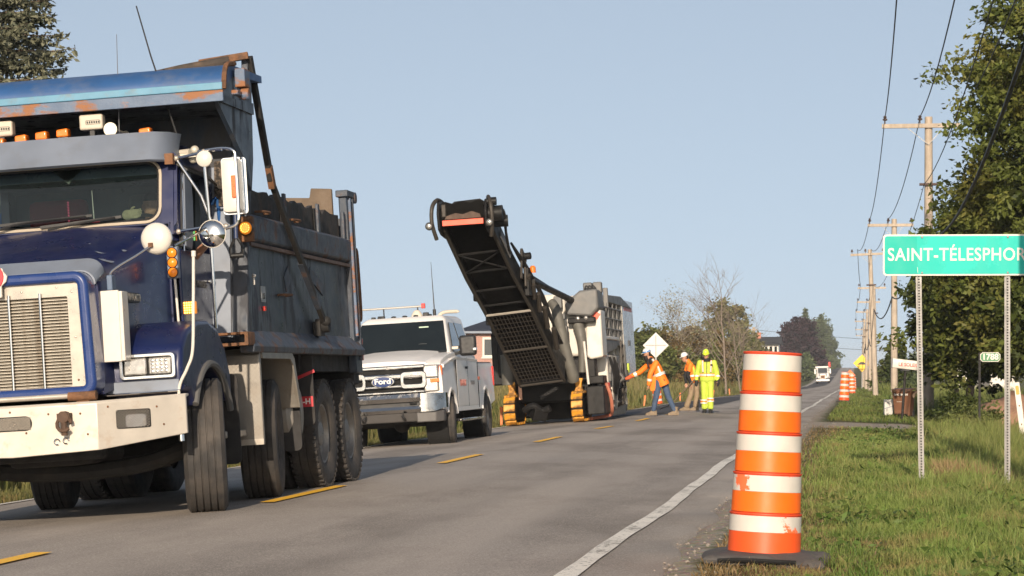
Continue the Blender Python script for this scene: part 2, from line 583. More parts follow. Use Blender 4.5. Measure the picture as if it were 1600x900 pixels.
# freshly milled and paved left lane beyond the machine
yy = np.concatenate([np.arange(69.5, 130, 1.0), np.arange(130, 1100, 9)])
v, f, l = grid(np.linspace(-8.3, -5.15, 5), yy, lambda x, y: road_z(x, y) + 0.010)
DARK = asphalt_material('asphalt_milled', (0.036, 0.030, 0.028), (0.062, 0.053, 0.05), crack=False)
tag(np_mesh('milled_lane', v, f, l, DARK, smooth=True), kind='structure')

WHITE = paint_material('paint_white', (0.80, 0.75, 0.66), 0.73, 0.80, 0.85)
YELLOW = paint_material('paint_yellow', (0.95, 0.52, 0.03), 0.82, 0.9, 0.9)
def line(name, xc, w, y0, y1, mat, wob=0.0, step=0.5):
    ys = np.concatenate([np.arange(y0, min(y1, 130), step), np.arange(130, y1, 5.0)]) if y1 > 130 else np.linspace(y0, y1, max(2, int((y1 - y0) / step) + 1))
    off = wob * (np.sin(ys * 0.35) + 0.6 * np.sin(ys * 0.9 + 1))
    ww = w * (1 + (0.07 * np.sin(ys * 2.7) if wob else 0))
    xl, xr = xc + off - ww / 2, xc + off + ww / 2
    vs = np.empty((len(ys) * 2, 3))
    vs[0::2] = np.stack([xl, ys, road_z(xl, ys) + 0.015], 1)
    vs[1::2] = np.stack([xr, ys, road_z(xr, ys) + 0.015], 1)
    i = np.arange(len(ys) - 1) * 2
    f = np.stack([i, i + 1, i + 3, i + 2], 1).ravel()
    return tag(np_mesh(name, vs, f, np.full(len(i), 4), mat, smooth=True), kind='structure')
line('edge_line', -1.66, 0.125, 8, 900, WHITE, 0.018)
line('edge_line', -8.45, 0.12, 8, 900, WHITE, 0.015)
y = 21.1 - 9.13
while y < 68:
    line('centre_dash', -5.0, 0.125, y, y + 3.15, YELLOW, 0.0, 0.4)
    y += 9.13

# ------------------------------------------------------------------ grass
def grass(name, X, Y, H, Wd, mat, lean=0.35, seed=1, bend=0.5):
    """blades of two segments; tone and height kept per vertex"""
    g = np.random.default_rng(seed)
    n = len(X)
    a = g.uniform(0, 2 * np.pi, n)
    ln = g.normal(0, lean, (n, 2))
    dx, dy = np.cos(a) * Wd / 2, np.sin(a) * Wd / 2
    Z = terr(X, Y) - 0.01
    p = np.zeros((n, 5, 3))
    p[:, 0] = np.stack([X - dx, Y - dy, Z], 1)
    p[:, 1] = np.stack([X + dx, Y + dy, Z], 1)
    mx, my = X + ln[:, 0] * H * bend * 0.5, Y + ln[:, 1] * H * bend * 0.5
    mz = Z + H * 0.58
    p[:, 2] = np.stack([mx + dx * .8, my + dy * .8, mz], 1)
    p[:, 3] = np.stack([mx - dx * .8, my - dy * .8, mz], 1)
    p[:, 4] = np.stack([X + ln[:, 0] * H, Y + ln[:, 1] * H, Z + H * np.clip(1 - 0.5 * (ln ** 2).sum(1), .45, 1)], 1)
    i = np.arange(n)[:, None] * 5
    f = np.concatenate([i + np.array([[0, 1, 2, 3]]), i + np.array([[3, 2, 4]])], 1).ravel()
    l = np.tile(np.array([4, 3]), n)
    rnd = np.repeat(g.uniform(0, 1, n), 5)
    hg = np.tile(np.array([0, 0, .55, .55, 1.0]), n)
    o = np_mesh(name, p.reshape(-1, 3), f, l, mat, attrs={'rnd': rnd, 'hgt': hg})
    return o
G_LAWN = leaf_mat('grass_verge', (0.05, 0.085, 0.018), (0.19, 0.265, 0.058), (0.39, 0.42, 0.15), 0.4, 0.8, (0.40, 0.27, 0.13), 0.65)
G_TALL = leaf_mat('grass_tall', (0.045, 0.08, 0.018), (0.14, 0.19, 0.042), (0.29, 0.29, 0.10), 0.35, 0.5, (0.19, 0.145, 0.06), 0.6)
G_REED = leaf_mat('grass_reed', (0.05, 0.075, 0.018), (0.12, 0.145, 0.04), (0.36, 0.27, 0.12), 0.35, 0.25, (0.30, 0.23, 0.10), 0.5)
G_DRY = leaf_mat('grass_dry', (0.13, 0.09, 0.04), (0.26, 0.18, 0.085), (0.36, 0.27, 0.14), 0.3, 0.8)

def samp(n, x0, x1, y0, y1, k=1.6, seed=0):
    """more blades near the viewer's end of a strip"""
    g = np.random.default_rng(seed)
    u = g.uniform(0, 1, n)
    Y = (y0 ** (1 - k) + u * (y1 ** (1 - k) - y0 ** (1 - k))) ** (1 / (1 - k))
    return g.uniform(x0, x1, n), Y, g
def clump(X, Y, s): return 0.5 + 0.5 * np.sin(X * 3.1 * s + 1.3 * np.sin(Y * 1.1 * s)) * np.sin(Y * 1.7 * s + np.sin(X * 2.3 * s))

X, Y, g = samp(200000, -0.85, 4.2, 12, 56, 1.7, 1)
keep = (X > -0.45 + g.normal(0, .16, len(X))) & ~((Y > 52) & (g.uniform(0, 1, len(X)) < .6))
X, Y = X[keep], Y[keep]
H = (0.05 + 0.12 * clump(X, Y, 1.0) + .07 * clump(X, Y, 2.7) ** 2 + g.gamma(2, .022, len(X))) * np.clip(1 + (X - 1.0) * 0.5, .55, 2.2) * np.clip((Y - 4) / 18, .62, 1.3)
H = np.where((Y > 40) & (X < 1.3), np.minimum(H, .12 - .07 * np.clip((Y - 40) / 8, 0, 1)), H)
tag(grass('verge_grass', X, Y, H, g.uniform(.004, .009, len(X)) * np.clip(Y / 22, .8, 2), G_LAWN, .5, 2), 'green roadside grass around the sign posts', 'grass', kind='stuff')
X, Y, g = samp(14000, -0.95, -0.2, 12, 56, 1.7, 5)
tag(grass('dry_grass', X, Y, g.uniform(.02, .09, len(X)), g.uniform(.005, .01, len(X)), G_DRY, .8, 6), 'dry straw coloured grass along the gravel shoulder', 'grass', kind='stuff')
X, Y, g = samp(70000, .95, 7.0, 19, 53, 1.5, 7)
H = np.clip((X - .8) * .55, .10, 1.0) * (0.3 + 0.65 * clump(X, Y, .7)) + g.uniform(0, .14, len(X))
H = np.minimum(H, 0.75)
H = np.where((Y < 27.6) & (X < 1.9), np.minimum(H, .10 + .05 * clump(X, Y, 2.0)), H)
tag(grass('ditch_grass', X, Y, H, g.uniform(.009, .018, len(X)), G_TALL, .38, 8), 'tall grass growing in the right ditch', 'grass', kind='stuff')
X, Y, g = samp(45000, -0.75, 9.0, 63.5, 330, 1.5, 9)
H = np.where(X > 1.6, 0.35 + 0.85 * clump(X, Y, .5), 0.07 + .09 * clump(X, Y, .8)) * g.uniform(.6, 1.15, len(X))
H = np.where((Y < 78) & (X > .2), np.minimum(H, .16 + .6 * np.clip((Y - 76) / 3, 0, 1)), H)
tag(grass('far_verge_grass', X, Y, H, g.uniform(.014, .03, len(X)) * np.clip(Y / 80, 1, 2.5), G_TALL, .35, 10), 'rough grass below the utility poles', 'grass', kind='stuff')
X, Y, g = samp(60000, -11.8, -8.75, 18, 330, 1.5, 11)
H = (0.06 + .16 * clump(X, Y, .6)) * g.uniform(.5, 1.3, len(X)) * np.clip((-X - 8.3) * .8, .5, 1.6)
tag(grass('left_verge_grass', X, Y, H, g.uniform(.012, .024, len(X)) * np.clip(Y / 60, .8, 2.5), leaf_mat('grass_left', (0.05, 0.065, 0.018), (0.14, 0.145, 0.045), (0.22, 0.185, 0.08), .35, .7, (0.24, 0.16, 0.075), .8), .45, 12), 'short brownish grass along the left road edge', 'grass', kind='stuff')
X, Y, g = samp(80000, -30, -12.0, 34, 330, 1.5, 13)
H = (1.25 + .55 * clump(X, Y, .3)) * g.uniform(.65, 1.1, len(X)) * np.clip((-X - 11.4) * .8, .4, 1)
tag(grass('reed_grass', X, Y, H, g.uniform(.02, .04, len(X)) * np.clip(Y / 60, .9, 2.2), G_REED, .16, 14), 'tall reedy grass with straw tops beyond the left ditch', 'grass', kind='stuff')
# loose stones on the gravel shoulder
g = np.random.default_rng(21)
mb = MB()
for k in range(1500):
    yv = 12 + 50 * g.uniform() ** 1.8
    xv = g.uniform(-1.25, -0.5)
    r = .004 + .012 * g.uniform() ** 3
    z = terr1(xv, yv)
    mb.add([(xv + r * g.uniform(.7, 1.3) * a, yv + r * g.uniform(.7, 1.3) * b, z + r * c * g.uniform(.6, 1.1)) for a, b, c in ((1, 0, 0), (0, 1, 0), (-1, 0, 0), (0, -1, 0), (0, 0, 1), (0, 0, -1))],
           [(0, 1, 4), (1, 2, 4), (2, 3, 4), (3, 0, 4), (1, 0, 5), (2, 1, 5), (3, 2, 5), (0, 3, 5)])
tag(mb.build('gravel', pm('stone_grey', (0.26, 0.225, 0.19), .9, var=.5, vs=25), None, smooth=0), 'loose gravel stones on the shoulder', 'gravel', kind='stuff')

X, Y, g = samp(2600, .85, 1.75, 27.4, 29.5, 1.4, 31)
tag(grass('dry_stalks', X, Y, g.uniform(.12, .34, len(X)), g.uniform(.008, .016, len(X)), G_DRY, .3, 32), 'clump of dry orange stalks at the foot of the right sign post', 'grass', kind='stuff')
X, Y, g = samp(2200, -.75, .2, 12.5, 24, 1.3, 33)
tag(grass('dead_thatch', X, Y, g.uniform(.03, .10, len(X)), g.uniform(.006, .012, len(X)), leaf_mat('grass_dead', (.07, .045, .025), (.17, .11, .065), (.24, .17, .09), .25, .8), 1.0, 34), 'dead brown thatch in the grass beside the foreground barrel', 'grass', kind='stuff')

# coarse tufts standing out of the verge
g = np.random.default_rng(51)
tx0 = g.uniform(-.25, 3.2, 420); ty0 = 13.2 * (46 / 13.2) ** g.uniform(0, 1, 420)
X = np.repeat(tx0, 46) + g.normal(0, .05, 420 * 46); Y = np.repeat(ty0, 46) + g.normal(0, .06, 420 * 46)
H = np.repeat(g.uniform(.10, .24, 420) * np.clip(.7 + tx0 * .3, .6, 1.6), 46) * g.uniform(.5, 1.15, 420 * 46)
H = np.where(Y > 42, H * .5, H)
tag(grass('grass_tufts', X, Y, H, g.uniform(.005, .011, len(X)), leaf_mat('grass_tuft', (.035, .07, .014), (.12, .20, .04), (.27, .33, .10), .4, 1.2, (.38, .27, .12), .5), .55, 52), 'coarse tufts of longer grass in the verge', 'grass', kind='stuff')
# ------------------------------------------------------------------ shared vehicle materials
M_BLUE = pm('truck_blue', (0.0075, 0.013, 0.058), .33, 0, .2, 2.5, (0.05, 0.045, 0.045), .45, 2.2, .52, .75, coat=.25, spec=.35)
M_BLUE2 = pm('truck_blue_bright', (0.022, 0.075, 0.20), .5, 0, .2, 3, (0.15, 0.15, 0.155), .4, 4, .48, .72, coat=.0)
M_LBLUE = pm('stripe_light_blue', (0.085, 0.225, 0.33), .5, 0, .15, 5, (0.16, 0.12, 0.09), .5, 6, .52, .7)
M_RUSTBLUE = pm('rusty_blue_steel', (0.09, 0.13, 0.20), .6, 0, .25, 4, (0.25, 0.105, 0.04), .95, 2.4, .50, .58, stretch=(1, 1, 2.2), bump=.3)
M_BODY = pm('dump_steel_blue', (0.024, 0.036, 0.056), .36, .15, .35, 2.2, (0.07, 0.068, 0.07), .75, 1.8, .46, .64, stretch=(2.2, 2.2, .6), bump=.12, bs=14)
M_BODYRUST = pm('dump_rail_worn', (0.045, 0.056, 0.075), .55, .1, .4, 5, (0.12, 0.065, 0.04), .8, 5, .52, .62, bump=.4, bs=40)
M_BOARD = pm('old_board_dark', (0.035, 0.032, 0.030), .85, 0, .5, 7, (0.09, 0.06, 0.04), .6, 6, .5, .65, bump=.7, bs=30)
M_WOOD = pm('raw_wood', (0.135, 0.10, 0.07), .85, 0, .3, 6, (0.12, 0.08, 0.05), .6, 5, .45, .6, bump=.5)
M_RUST = pm('rust_brown', (0.16, 0.075, 0.035), .85, .1, .4, 9, (0.05, 0.03, 0.02), .7, 8, bump=.5)
M_ALU = pm('bumper_alu', (0.50, 0.455, 0.39), .42, .25, .12, 6, (0.34, 0.20, 0.10), .55, 5, .56, .72, bump=.06, bs=12)
M_STAIN = pm('stainless', (0.44, 0.40, 0.345), .34, .45, .12, 5, (0.30, 0.19, 0.11), .35, 5, .55, .75)
M_CHROME = pm('chrome', (0.78, 0.76, 0.73), .10, 1, .05, 6, (0.4, 0.33, 0.26), .3, 6, .6, .8, rv=.05)
M_WHITEM = pm('white_enamel', (0.56, 0.525, 0.47), .35, 0, .06, 5, (0.42, 0.34, 0.26), .35, 5, .54, .8)
M_GREYP = pm('faded_grey_blue', (0.155, 0.18, 0.225), .48, .1, .14, 3, (0.12, 0.115, 0.11), .4, 4, .5, .75)
M_BLACKP = pm('black_plastic', (0.014, 0.014, 0.015), .5, 0, .3, 8, (0.05, 0.045, 0.04), .4, 5)
M_DARK = pm('dirty_chassis', (0.013, 0.012, 0.0115), .8, 0, .4, 5, (0.035, 0.027, 0.02), .5, 4, bump=.4)
M_RUBBER = pm('tyre_rubber', (0.030, 0.028, 0.027), .82, 0, .2, 6, (0.11, 0.09, 0.072), .65, 3, .42, .72, bump=.3, bs=70)
M_RIM = pm('rim_dusty', (0.24, 0.225, 0.205), .5, .4, .15, 8, (0.15, 0.12, 0.09), .6, 6, .45, .7)
M_AMBER = pm('amber_lens', (0.75, 0.17, 0.012), .25, 0, .12, 9, coat=.5)
M_AMBERLIT = pm('amber_lamp_lit', (0.5, 0.15, 0.01), .3, emit=(1.0, 0.30, 0.015), es=.42)
M_LEDDOT = pm('amber_led_dot', (1, .8, .2), .3, emit=(1.0, .75, .16), es=2.2)
M_RED = pm('red_lens', (0.55, 0.03, 0.02), .25, coat=.5)
M_ORREF = pm('orange_reflector', (0.72, 0.12, 0.02), .3, var=.2, vs=40)
M_LAMP = pm('headlamp_glass', (0.46, 0.44, 0.41), .15, .7, .35, 22, (.14, .135, .13), .6, 18, .52, .66, rv=.08)
M_HOLE = pm('dark_void', (0.006, 0.006, 0.006), .9)
M_SKIN = pm('skin', (0.42, 0.22, 0.14), .55, var=.12, vs=20)
M_GLOVE = pm('work_glove', (0.32, 0.27, 0.16), .9, var=.3, vs=30)
M_LETTER = pm('white_letter', (0.72, 0.70, 0.66), .5)
M_GLASS = glass_mat('windscreen_glass', (0.55, 0.66, 0.64), 0.12)
M_SEAT = pm('cab_trim_dark', (0.03, 0.035, 0.035), .8)
M_DASH = pm('dash_teal', (0.11, 0.17, 0.165), .6, var=.3)

def diamond_plate():
    m = pm('checker_plate', (0.26, 0.24, 0.21), .45, .35, .15, 5, (0.22, 0.18, 0.14), .5, 4, .45, .7)
    t = m.node_tree; b = t.nodes['Principled BSDF']
    mp = nn(t, 'ShaderNodeMapping'); tc = nn(t, 'ShaderNodeTexCoord'); t.links.new(tc.outputs['Object'], mp.inputs[0])
    mp.inputs['Rotation'].default_value = (0, R(45), 0)
    ck = nn(t, 'ShaderNodeTexChecker'); ck.inputs['Scale'].default_value = 34; t.links.new(mp.outputs[0], ck.inputs[0])
    bp = nn(t, 'ShaderNodeBump'); bp.inputs['Strength'].default_value = .7; bp.inputs['Distance'].default_value = .004
    t.links.new(ck.outputs['Fac'], bp.inputs['Height']); t.links.new(bp.outputs[0], b.inputs['Normal'])
    return m
M_CHECK = diamond_plate()

def tyre(parent, name, c, r, w, rim_r, yaw=0, side=1, lugs=False, ribs=4, rim_mat=None, n=56):
    """a tyre with cut grooves and rounded shoulders; child: rim with dish, hub and nuts. side=+1: outer face looks to +x"""
    h = w / 2
    prof = [(rim_r, -h * .72), (rim_r + .03, -h * .86), (r * .78, -h * 1.02), (r * .92, -h * .98), (r * .975, -h * .86)]
    step = 2 * h * .84 / ribs
    for k in range(ribs):
        a = -h * .84 + k * step
        prof += [(r, a + .006), (r, a + step - .008)]
        if k < ribs - 1:
            prof += [(r - .014, a + step - .006), (r - .014, a + step + .004)]
    prof += [(r * .975, h * .86), (r * .92, h * .98), (r * .78, h * 1.02), (rim_r + .03, h * .86), (rim_r, h * .72)]
    m = MB().lathe(prof, axis='x', n=n, closed=True)
    if lugs:
        nl = 44
        for k in range(nl):
            a = 2 * math.pi * k / nl
            for sx in (-1, 1):
                mt = Matrix.Rotation(a + (0.05 if sx > 0 else 0), 4, 'X') @ Matrix.Translation((sx * h * .80, 0, r - .012))
                m.box(-h * .2, h * .2, -.016, .016, -.02, .018, mt)
    o = m.build(name, M_RUBBER, parent, smooth=.5, loc=c, rot=(0, 0, yaw))
    s = side
    d = MB().lathe([(rim_r + .015, s * h * .80), (rim_r + .018, s * h * .74), (rim_r - .015, s * h * .68), (rim_r - .03, s * h * .35), (rim_r * .62, s * h * .22), (rim_r * .55, s * h * .30), (rim_r * .42, s * h * .34), (rim_r * .40, s * h * .55), (rim_r * .25, s * h * .66), (.01, s * h * .68)], axis='x', n=32, closed=True)
    for k in range(10):
        a = 2 * math.pi * k / 10
        y0, z0 = math.cos(a) * rim_r * .56, math.sin(a) * rim_r * .56
        d.cyl((s * h * .25, y0, z0), (s * h * .42, y0, z0), .016, n=6)
    d.build('rim', rim_mat or M_RIM, o, smooth=.5)
    return o

# ------------------------------------------------------------------ dump truck
truck = thing('dump_truck', 'dark blue conventional dump truck with steel box parked facing the camera', 'dump truck', (-6.37, 20.06, -.085), (0, R(-3.5), 0))
T = truck
# running gear
for s in (-1, 1):
    part('chassis_rail', M_DARK, T, lambda m: m.box(s * .43 - .04, s * .43 + .04, -1.0, 6.2, .78, 1.04))
    part('leaf_spring', M_DARK, T, lambda m: m.tube(arc([(s * .43, -.65, .78), (s * .43, -.3, .66), (s * .43, .05, .62), (s * .43, .4, .66), (s * .43, .75, .8)]), .05, 6))
part('front_axle', M_DARK, T, lambda m: (m.tube(arc([(-1.0, 0, .53), (-.6, 0, .42), (0, 0, .38), (.6, 0, .42), (1.0, 0, .53)]), .07, 8), m.box(-.8, .8, .15, .2, .38, .44)))
part('oil_pan', M_DARK, T, lambda m: m.box(-.3, .3, -.7, .6, .45, .8), bevel=.06)
part('front_crossmember', M_DARK, T, lambda m: m.box(-.6, .6, -1.1, -.9, .50, .82), bevel=.03)
for y_ in (4.3, 5.58):
    part('drive_axle', M_DARK, T, lambda m: (m.cyl((-.95, y_, .53), (.95, y_, .53), .11), m.sphere((0, y_, .53), .26)))
part('lift_axle', M_DARK, T, lambda m: m.cyl((-.95, 2.35, .53), (.95, 2.35, .53), .09))
part('driveshaft', M_DARK, T, lambda m: m.cyl((0, .6, .75), (0, 4.3, .6), .07))
part('fuel_tank', M_STAIN, T, lambda m: m.cyl((-.95, .8, .82), (-.95, 2.0, .82), .3, n=24))
part('air_tank', pm('tank_grey', (.28, .26, .23), .45, .3, .1, 4, (.2, .16, .12), .4), T, lambda m: m.lathe([(.05, -.36), (.24, -.35), (.29, -.3), (.29, .3), (.24, .35), (.05, .38)], (.86, 3.2, .76), 'x', 24))
for s in (-1, 1):
    o = tyre(T, 'steer_tyre', (1.135 if s > 0 else -.96, 0, .54), .545, .335, .29, R(14.5), s, ribs=5)
    tyre(T, 'lift_tyre', (1.05 if s > 0 else -.90, 2.35, .535), .535, .34, .29, R(9), s, ribs=5)
    for y_ in (4.3, 5.58):
        tyre(T, 'drive_tyre', (s * 1.10, y_, .53), .53, .28, .29, 0, s, lugs=True, ribs=3)
        tyre(T, 'inner_drive_tyre', (s * .78, y_, .53), .53, .28, .29, 0, s, ribs=3)
# bumper: flat centre, swept ends
def bumper(m):
    st = [(-1.25, -.92, .97, .66), (-.68, -1.40, .95, .575), (0, -1.42, .95, .55), (.68, -1.40, .95, .575), (1.25, -.92, .97, .66)]
    rings = [[(x, y, b), (x, y, t - .02), (x, y + .02, t), (x, y + .10, t), (x, y + .10, t - .02), (x, y + .03, t - .03), (x, y + .03, b)] for x, y, t, b in st]
    m.loft(rings)
BUMP = part('bumper', M_ALU, T, bumper, bevel=.006)
def mesh_panel(m, x0, x1, z0, z1, yf, n, r=.0022):
    """crossed wires in a frame on the line y = yf(x)"""
    w, h = x1 - x0, z1 - z0
    k = int(w / n) + int(h / n) + 1
    for i in range(-int(h / n) - 1, int(w / n) + 1):
        for sg in (1, -1):
            ax, bx = x0 + i * n, x0 + i * n + h
            az, bz = (z0, z1) if sg > 0 else (z1, z0)
            if ax < x0:
                az += (x0 - ax) * (bz - az) / (bx - ax); ax = x0
            if bx > x1:
                bz = az + (x1 - ax) * (bz - az) / (bx - ax); bx = x1
            if bx - ax > .004:
                m.cyl((ax, yf(ax), az), (bx, yf(bx), bz), r, n=4, cap=False)
bumpY = lambda x: -1.42 + .02 * min(abs(x), .68) / .68 + max(0, abs(x) - .68) * .48 / .57
slot = part('vent_dark_panel', M_HOLE, BUMP, lambda m: m.prism(rrect(-.32, .17, .755, .865, .05), 'y', -1.428, -1.424))  # black panel set proud; its colour stands for shade inside the vent
part('vent_mesh', M_STAIN, BUMP, lambda m: mesh_panel(m, -.31, .16, .762, .858, lambda x: -1.430, .011, .0016))
fl = part('fog_lamp_dark_panel', M_HOLE, BUMP, lambda m: m.loft([[(x, bumpY(x) - .004 - q, z) for x, z in rrect(.80, 1.02, .725, .87, .015)] for q in (0, .003)]))  # flat black sheet painted for the shaded recess around the fog lamp
part('fog_lamp', M_LAMP, BUMP, lambda m: m.loft([[(x, bumpY(x) - .0085 - q, z) for x, z in rrect(.86, .99, .735, .83, .02)] for q in (0, .002)]))
part('fog_lamp_mesh', M_STAIN, BUMP, lambda m: mesh_panel(m, .805, 1.015, .73, .865, lambda x: bumpY(x) - .013, .021, .0013))
def tow(m, x):
    m.cyl((x, -1.42, .84), (x, -1.50, .84), .045, n=12)
    m.cyl((x, -1.475, .70), (x, -1.475, .885), .024, n=10)
    m.tube([(x + .055 * math.cos(a), -1.48 + .02 * math.sin(a), .79 + .055 * math.sin(a)) for a in np.linspace(0, 5.6, 12)], .014, 8)
    m.box(x - .05, x + .05, -1.49, -1.42, .81, .87)
part('tow_pin', pm('rust_dark', (.07, .04, .025), .8, 0, .4, 12), BUMP, lambda m: tow(m, .44))
for x_, z_ in ((.36, .655), (.43, .66)):
    part('hook_eye', M_CHROME, BUMP, lambda m: m.tube([(x_ + .022 * math.cos(a), bumpY(x_) - .012, z_ + .022 * math.sin(a)) for a in np.linspace(0, 5.2, 10)], .006, 6))
for x_, z_ in ((.0, .90), (.12, .735), (.55, .86), (.60, .70), (.75, .90), (1.06, .88), (1.1, .74), (.3, .87)):
    part('bolt_head', M_RUST, BUMP, lambda m: m.sphere((x_, bumpY(x_) - .002, z_), (.009, .006, .009), 8, 5))

# grille
GY = -1.30
def inset(loop_args, d):
    x0, x1, z0, z1, r = loop_args
    return rrect(x0 + d, x1 - d, z0 + d, z1 - d, max(.01, r - d), 5)
def taper(loop):   # wider at the bottom than at the top
    return [(x * (1 + .05 * (1.95 - z) / .95), z) for x, z in loop]
GA = (-.635, .635, .985, 1.955, .11)
SHELL = part('grille_shell', pm('grille_blue', (0.012, 0.034, 0.14), .3, 0, .15, 3, coat=.3), T, lambda m: m.ring_prism(taper(rrect(*GA, 5)), taper(inset(GA, .085)), 'y', GY - .03, GY + .25), bevel=.03, seg=3)
G = part('grille_surround', M_STAIN, T, lambda m: m.ring_prism(taper(inset(GA, .083)), [(x, z) for x, z in rrect(-.46, .46, 1.075, 1.765, .012, 5)], 'y', GY + .02, GY + .05), bevel=.004)
part('radiator', pm('radiator_dust', (.085, .07, .055), .9, 0, .4, 20, bump=.5, bs=150), G, lambda m: m.box(-.47, .47, GY + .07, GY + .10, 1.06, 1.78))
slat = MB().add([(-.462, -.018, -.002), (.462, -.018, -.002), (.462, .014, .012), (-.462, .014, .012), (-.462, -.018, -.007), (.462, -.018, -.007), (.462, .014, .007), (-.462, .014, .007)], [(0, 1, 2, 3), (4, 7, 6, 5), (0, 4, 5, 1), (2, 6, 7, 3), (0, 3, 7, 4), (1, 5, 6, 2)])
sm = None
for k in range(28):
    if sm is None:
        o = slat.build('slat', pm('slat_metal', (.46, .42, .35), .42, .4, .15, 6, (.2, .15, .1), .6, 7), G)
        sm = o.data
    else:
        o = link('slat', sm, None, G)
    o.location = (0, GY + .04, 1.085 + k * .0245)
for x_ in (-.25, 0, .25):
    part('grille_bar', M_CHROME, G, lambda m: m.tube([(x_, GY + .0, 1.045), (x_, GY + .0, 1.80)], .011, 8))
for x_, z_ in ((-.1, 1.85), (.1, 1.82), (.38, 1.84), (.5, 1.8), (.51, 1.45), (.515, 1.12), (.2, 1.055), (.35, 1.06), (.05, 1.05)):
    part('rivet', M_RUST if z_ < 1.2 else M_STAIN, G, lambda m: m.sphere((x_, GY + .018, z_), (.009, .006, .009), 8, 5))
EM = part('emblem', M_WHITEM, T, lambda m: m.prism([(-.09 + x, 1.93 + (z - 1.93) * .8) for x, z in [(-.02, 1.74), (.06, 1.75), (.06, 1.86), (.10, 1.90), (.11, 1.95), (.08, 2.0), (.075, 2.03), (-.115, 2.03), (-.12, 2.0), (-.15, 1.95), (-.14, 1.9), (-.10, 1.86), (-.10, 1.75)]], 'y', GY - .06, GY - .035), bevel=.006)
M_EMR = pm('emblem_red', (.50, .03, .04), .3, 0, .1, coat=.4)
part('emblem_ring', M_EMR, EM, lambda m: m.lathe([(.070, -.0605), (.074, -.068), (.100, -.068), (.104, -.0605)], (-.11, GY, 1.945), 'y', 20, True))
part('emblem_bars', M_EMR, EM, lambda m: [m.box(x_, x_ + .018, GY - .064, GY - .06, 1.80, 1.865) for x_ in (-.17, -.135, -.10, -.065)])
text('emblem_letters', 'KW', .085, M_EMR, EM, (-.11, GY - .066, 1.945), (R(90), 0, 0), .003)
part('underbar', M_STAIN, T, lambda m: m.cyl((-.62, GY - .02, 1.0), (.45, GY - .02, 1.0), .022))
part('hinge', M_RUST, T, lambda m: (m.cyl((.44, GY - .02, .995), (.66, GY - .02, .995), .036), m.box(.5, .6, GY - .02, GY + .1, .94, 1.0)))
# hood lofted from grille to cowl
def hood(m):
    rings = []
    for y_, hw, zb, zt, r in ((GY + .2, .655, 1.0, 1.945, .12), (-.8, .69, 1.05, 2.06, .16), (-.3, .75, 1.15, 2.19, .20), (.15, .82, 1.2, 2.33, .24), (.40, .86, 1.25, 2.42, .25)):
        top = []
        n = 6
        pts = [(-hw, zb)]
        for k in range(n + 1):
            a = R(180 - 90 * k / n); pts.append((-hw + r + r * math.cos(a), zt - r + r * math.sin(a) - .0))
        pts.append((0, zt + .025))
        for k in range(n + 1):
            a = R(90 - 90 * k / n); pts.append((hw - r + r * math.cos(a), zt - r + r * math.sin(a)))
        pts.append((hw, zb))
        rings.append([(x, y_, z) for x, z in pts])
    m.loft(rings)
HOOD = part('hood', M_BLUE, T, hood, smooth=.9)
def bugshield(m):
    outer, inner = [], []
    lo = taper(rrect(*GA, 5))
    tp = [(x, z) for x, z in lo if z > 1.80]
    tp.sort(key=lambda q: q[0])
    rings = [[(x, GY + .16, z + .004), (x * 1.02, GY + .16, z + .012), (x * 1.07, GY + .30, z + .125 - abs(x) * .03), (x * 1.07, GY + .31, z + .115 - abs(x) * .03)] for x, z in tp]
    m.loft(rings)
part('bug_shield', M_GREYP, T, bugshield, smooth=.9)
for x_, y_, sx_, sy_ in ((.52, -.55, .05, .018), (.62, -.75, .07, .025), (.35, -.2, .03, .02), (.66, -.35, .02, .03)):
    pz = 2.06 + (y_ + .8) * .26 + .012 - max(0, x_ - .5) * .25
    part('paint_chip', M_GREYP, HOOD, lambda m: m.add([(x_ + sx_ * math.cos(a) * (1 + .3 * math.sin(3 * a)), y_ + sy_ * math.sin(a) * (1 + .4 * math.cos(2 * a + 1)), pz - (sx_ * math.cos(a)) * .3 + sy_ * math.sin(a) * .26) for a in np.linspace(0, 5.9, 10)], [tuple(range(10))]))
part('hood_ridge', M_BLUE, HOOD, lambda m: m.box(-.8, .8, .36, .43, 2.38, 2.425))  # low ridge in the hood's own blue, at the cowl
# side plate and badge
part('air_deflector', M_WHITEM, T, lambda m: m.box(.655, .80, -1.06, -1.02, 1.245, 1.80), bevel=.006)
part('deflector_flange', M_WHITEM, T, lambda m: m.box(.80, .83, -1.06, -.9, 1.25, 1.79), bevel=.006)
part('hood_latch', M_RUSTBLUE, T, lambda m: m.box(.71, .755, -1.05, -.95, 1.80, 1.92), bevel=.008)
bd = part('badge', M_BLACKP, T, lambda m: m.box(.735, .75, -.78, -.22, 1.72, 1.80), bevel=.004)
text('badge_letters', 'KENWORTH', .075, M_STAIN, bd, (.7525, -.5, 1.76), (R(90), 0, R(90)), .002, 1.25)
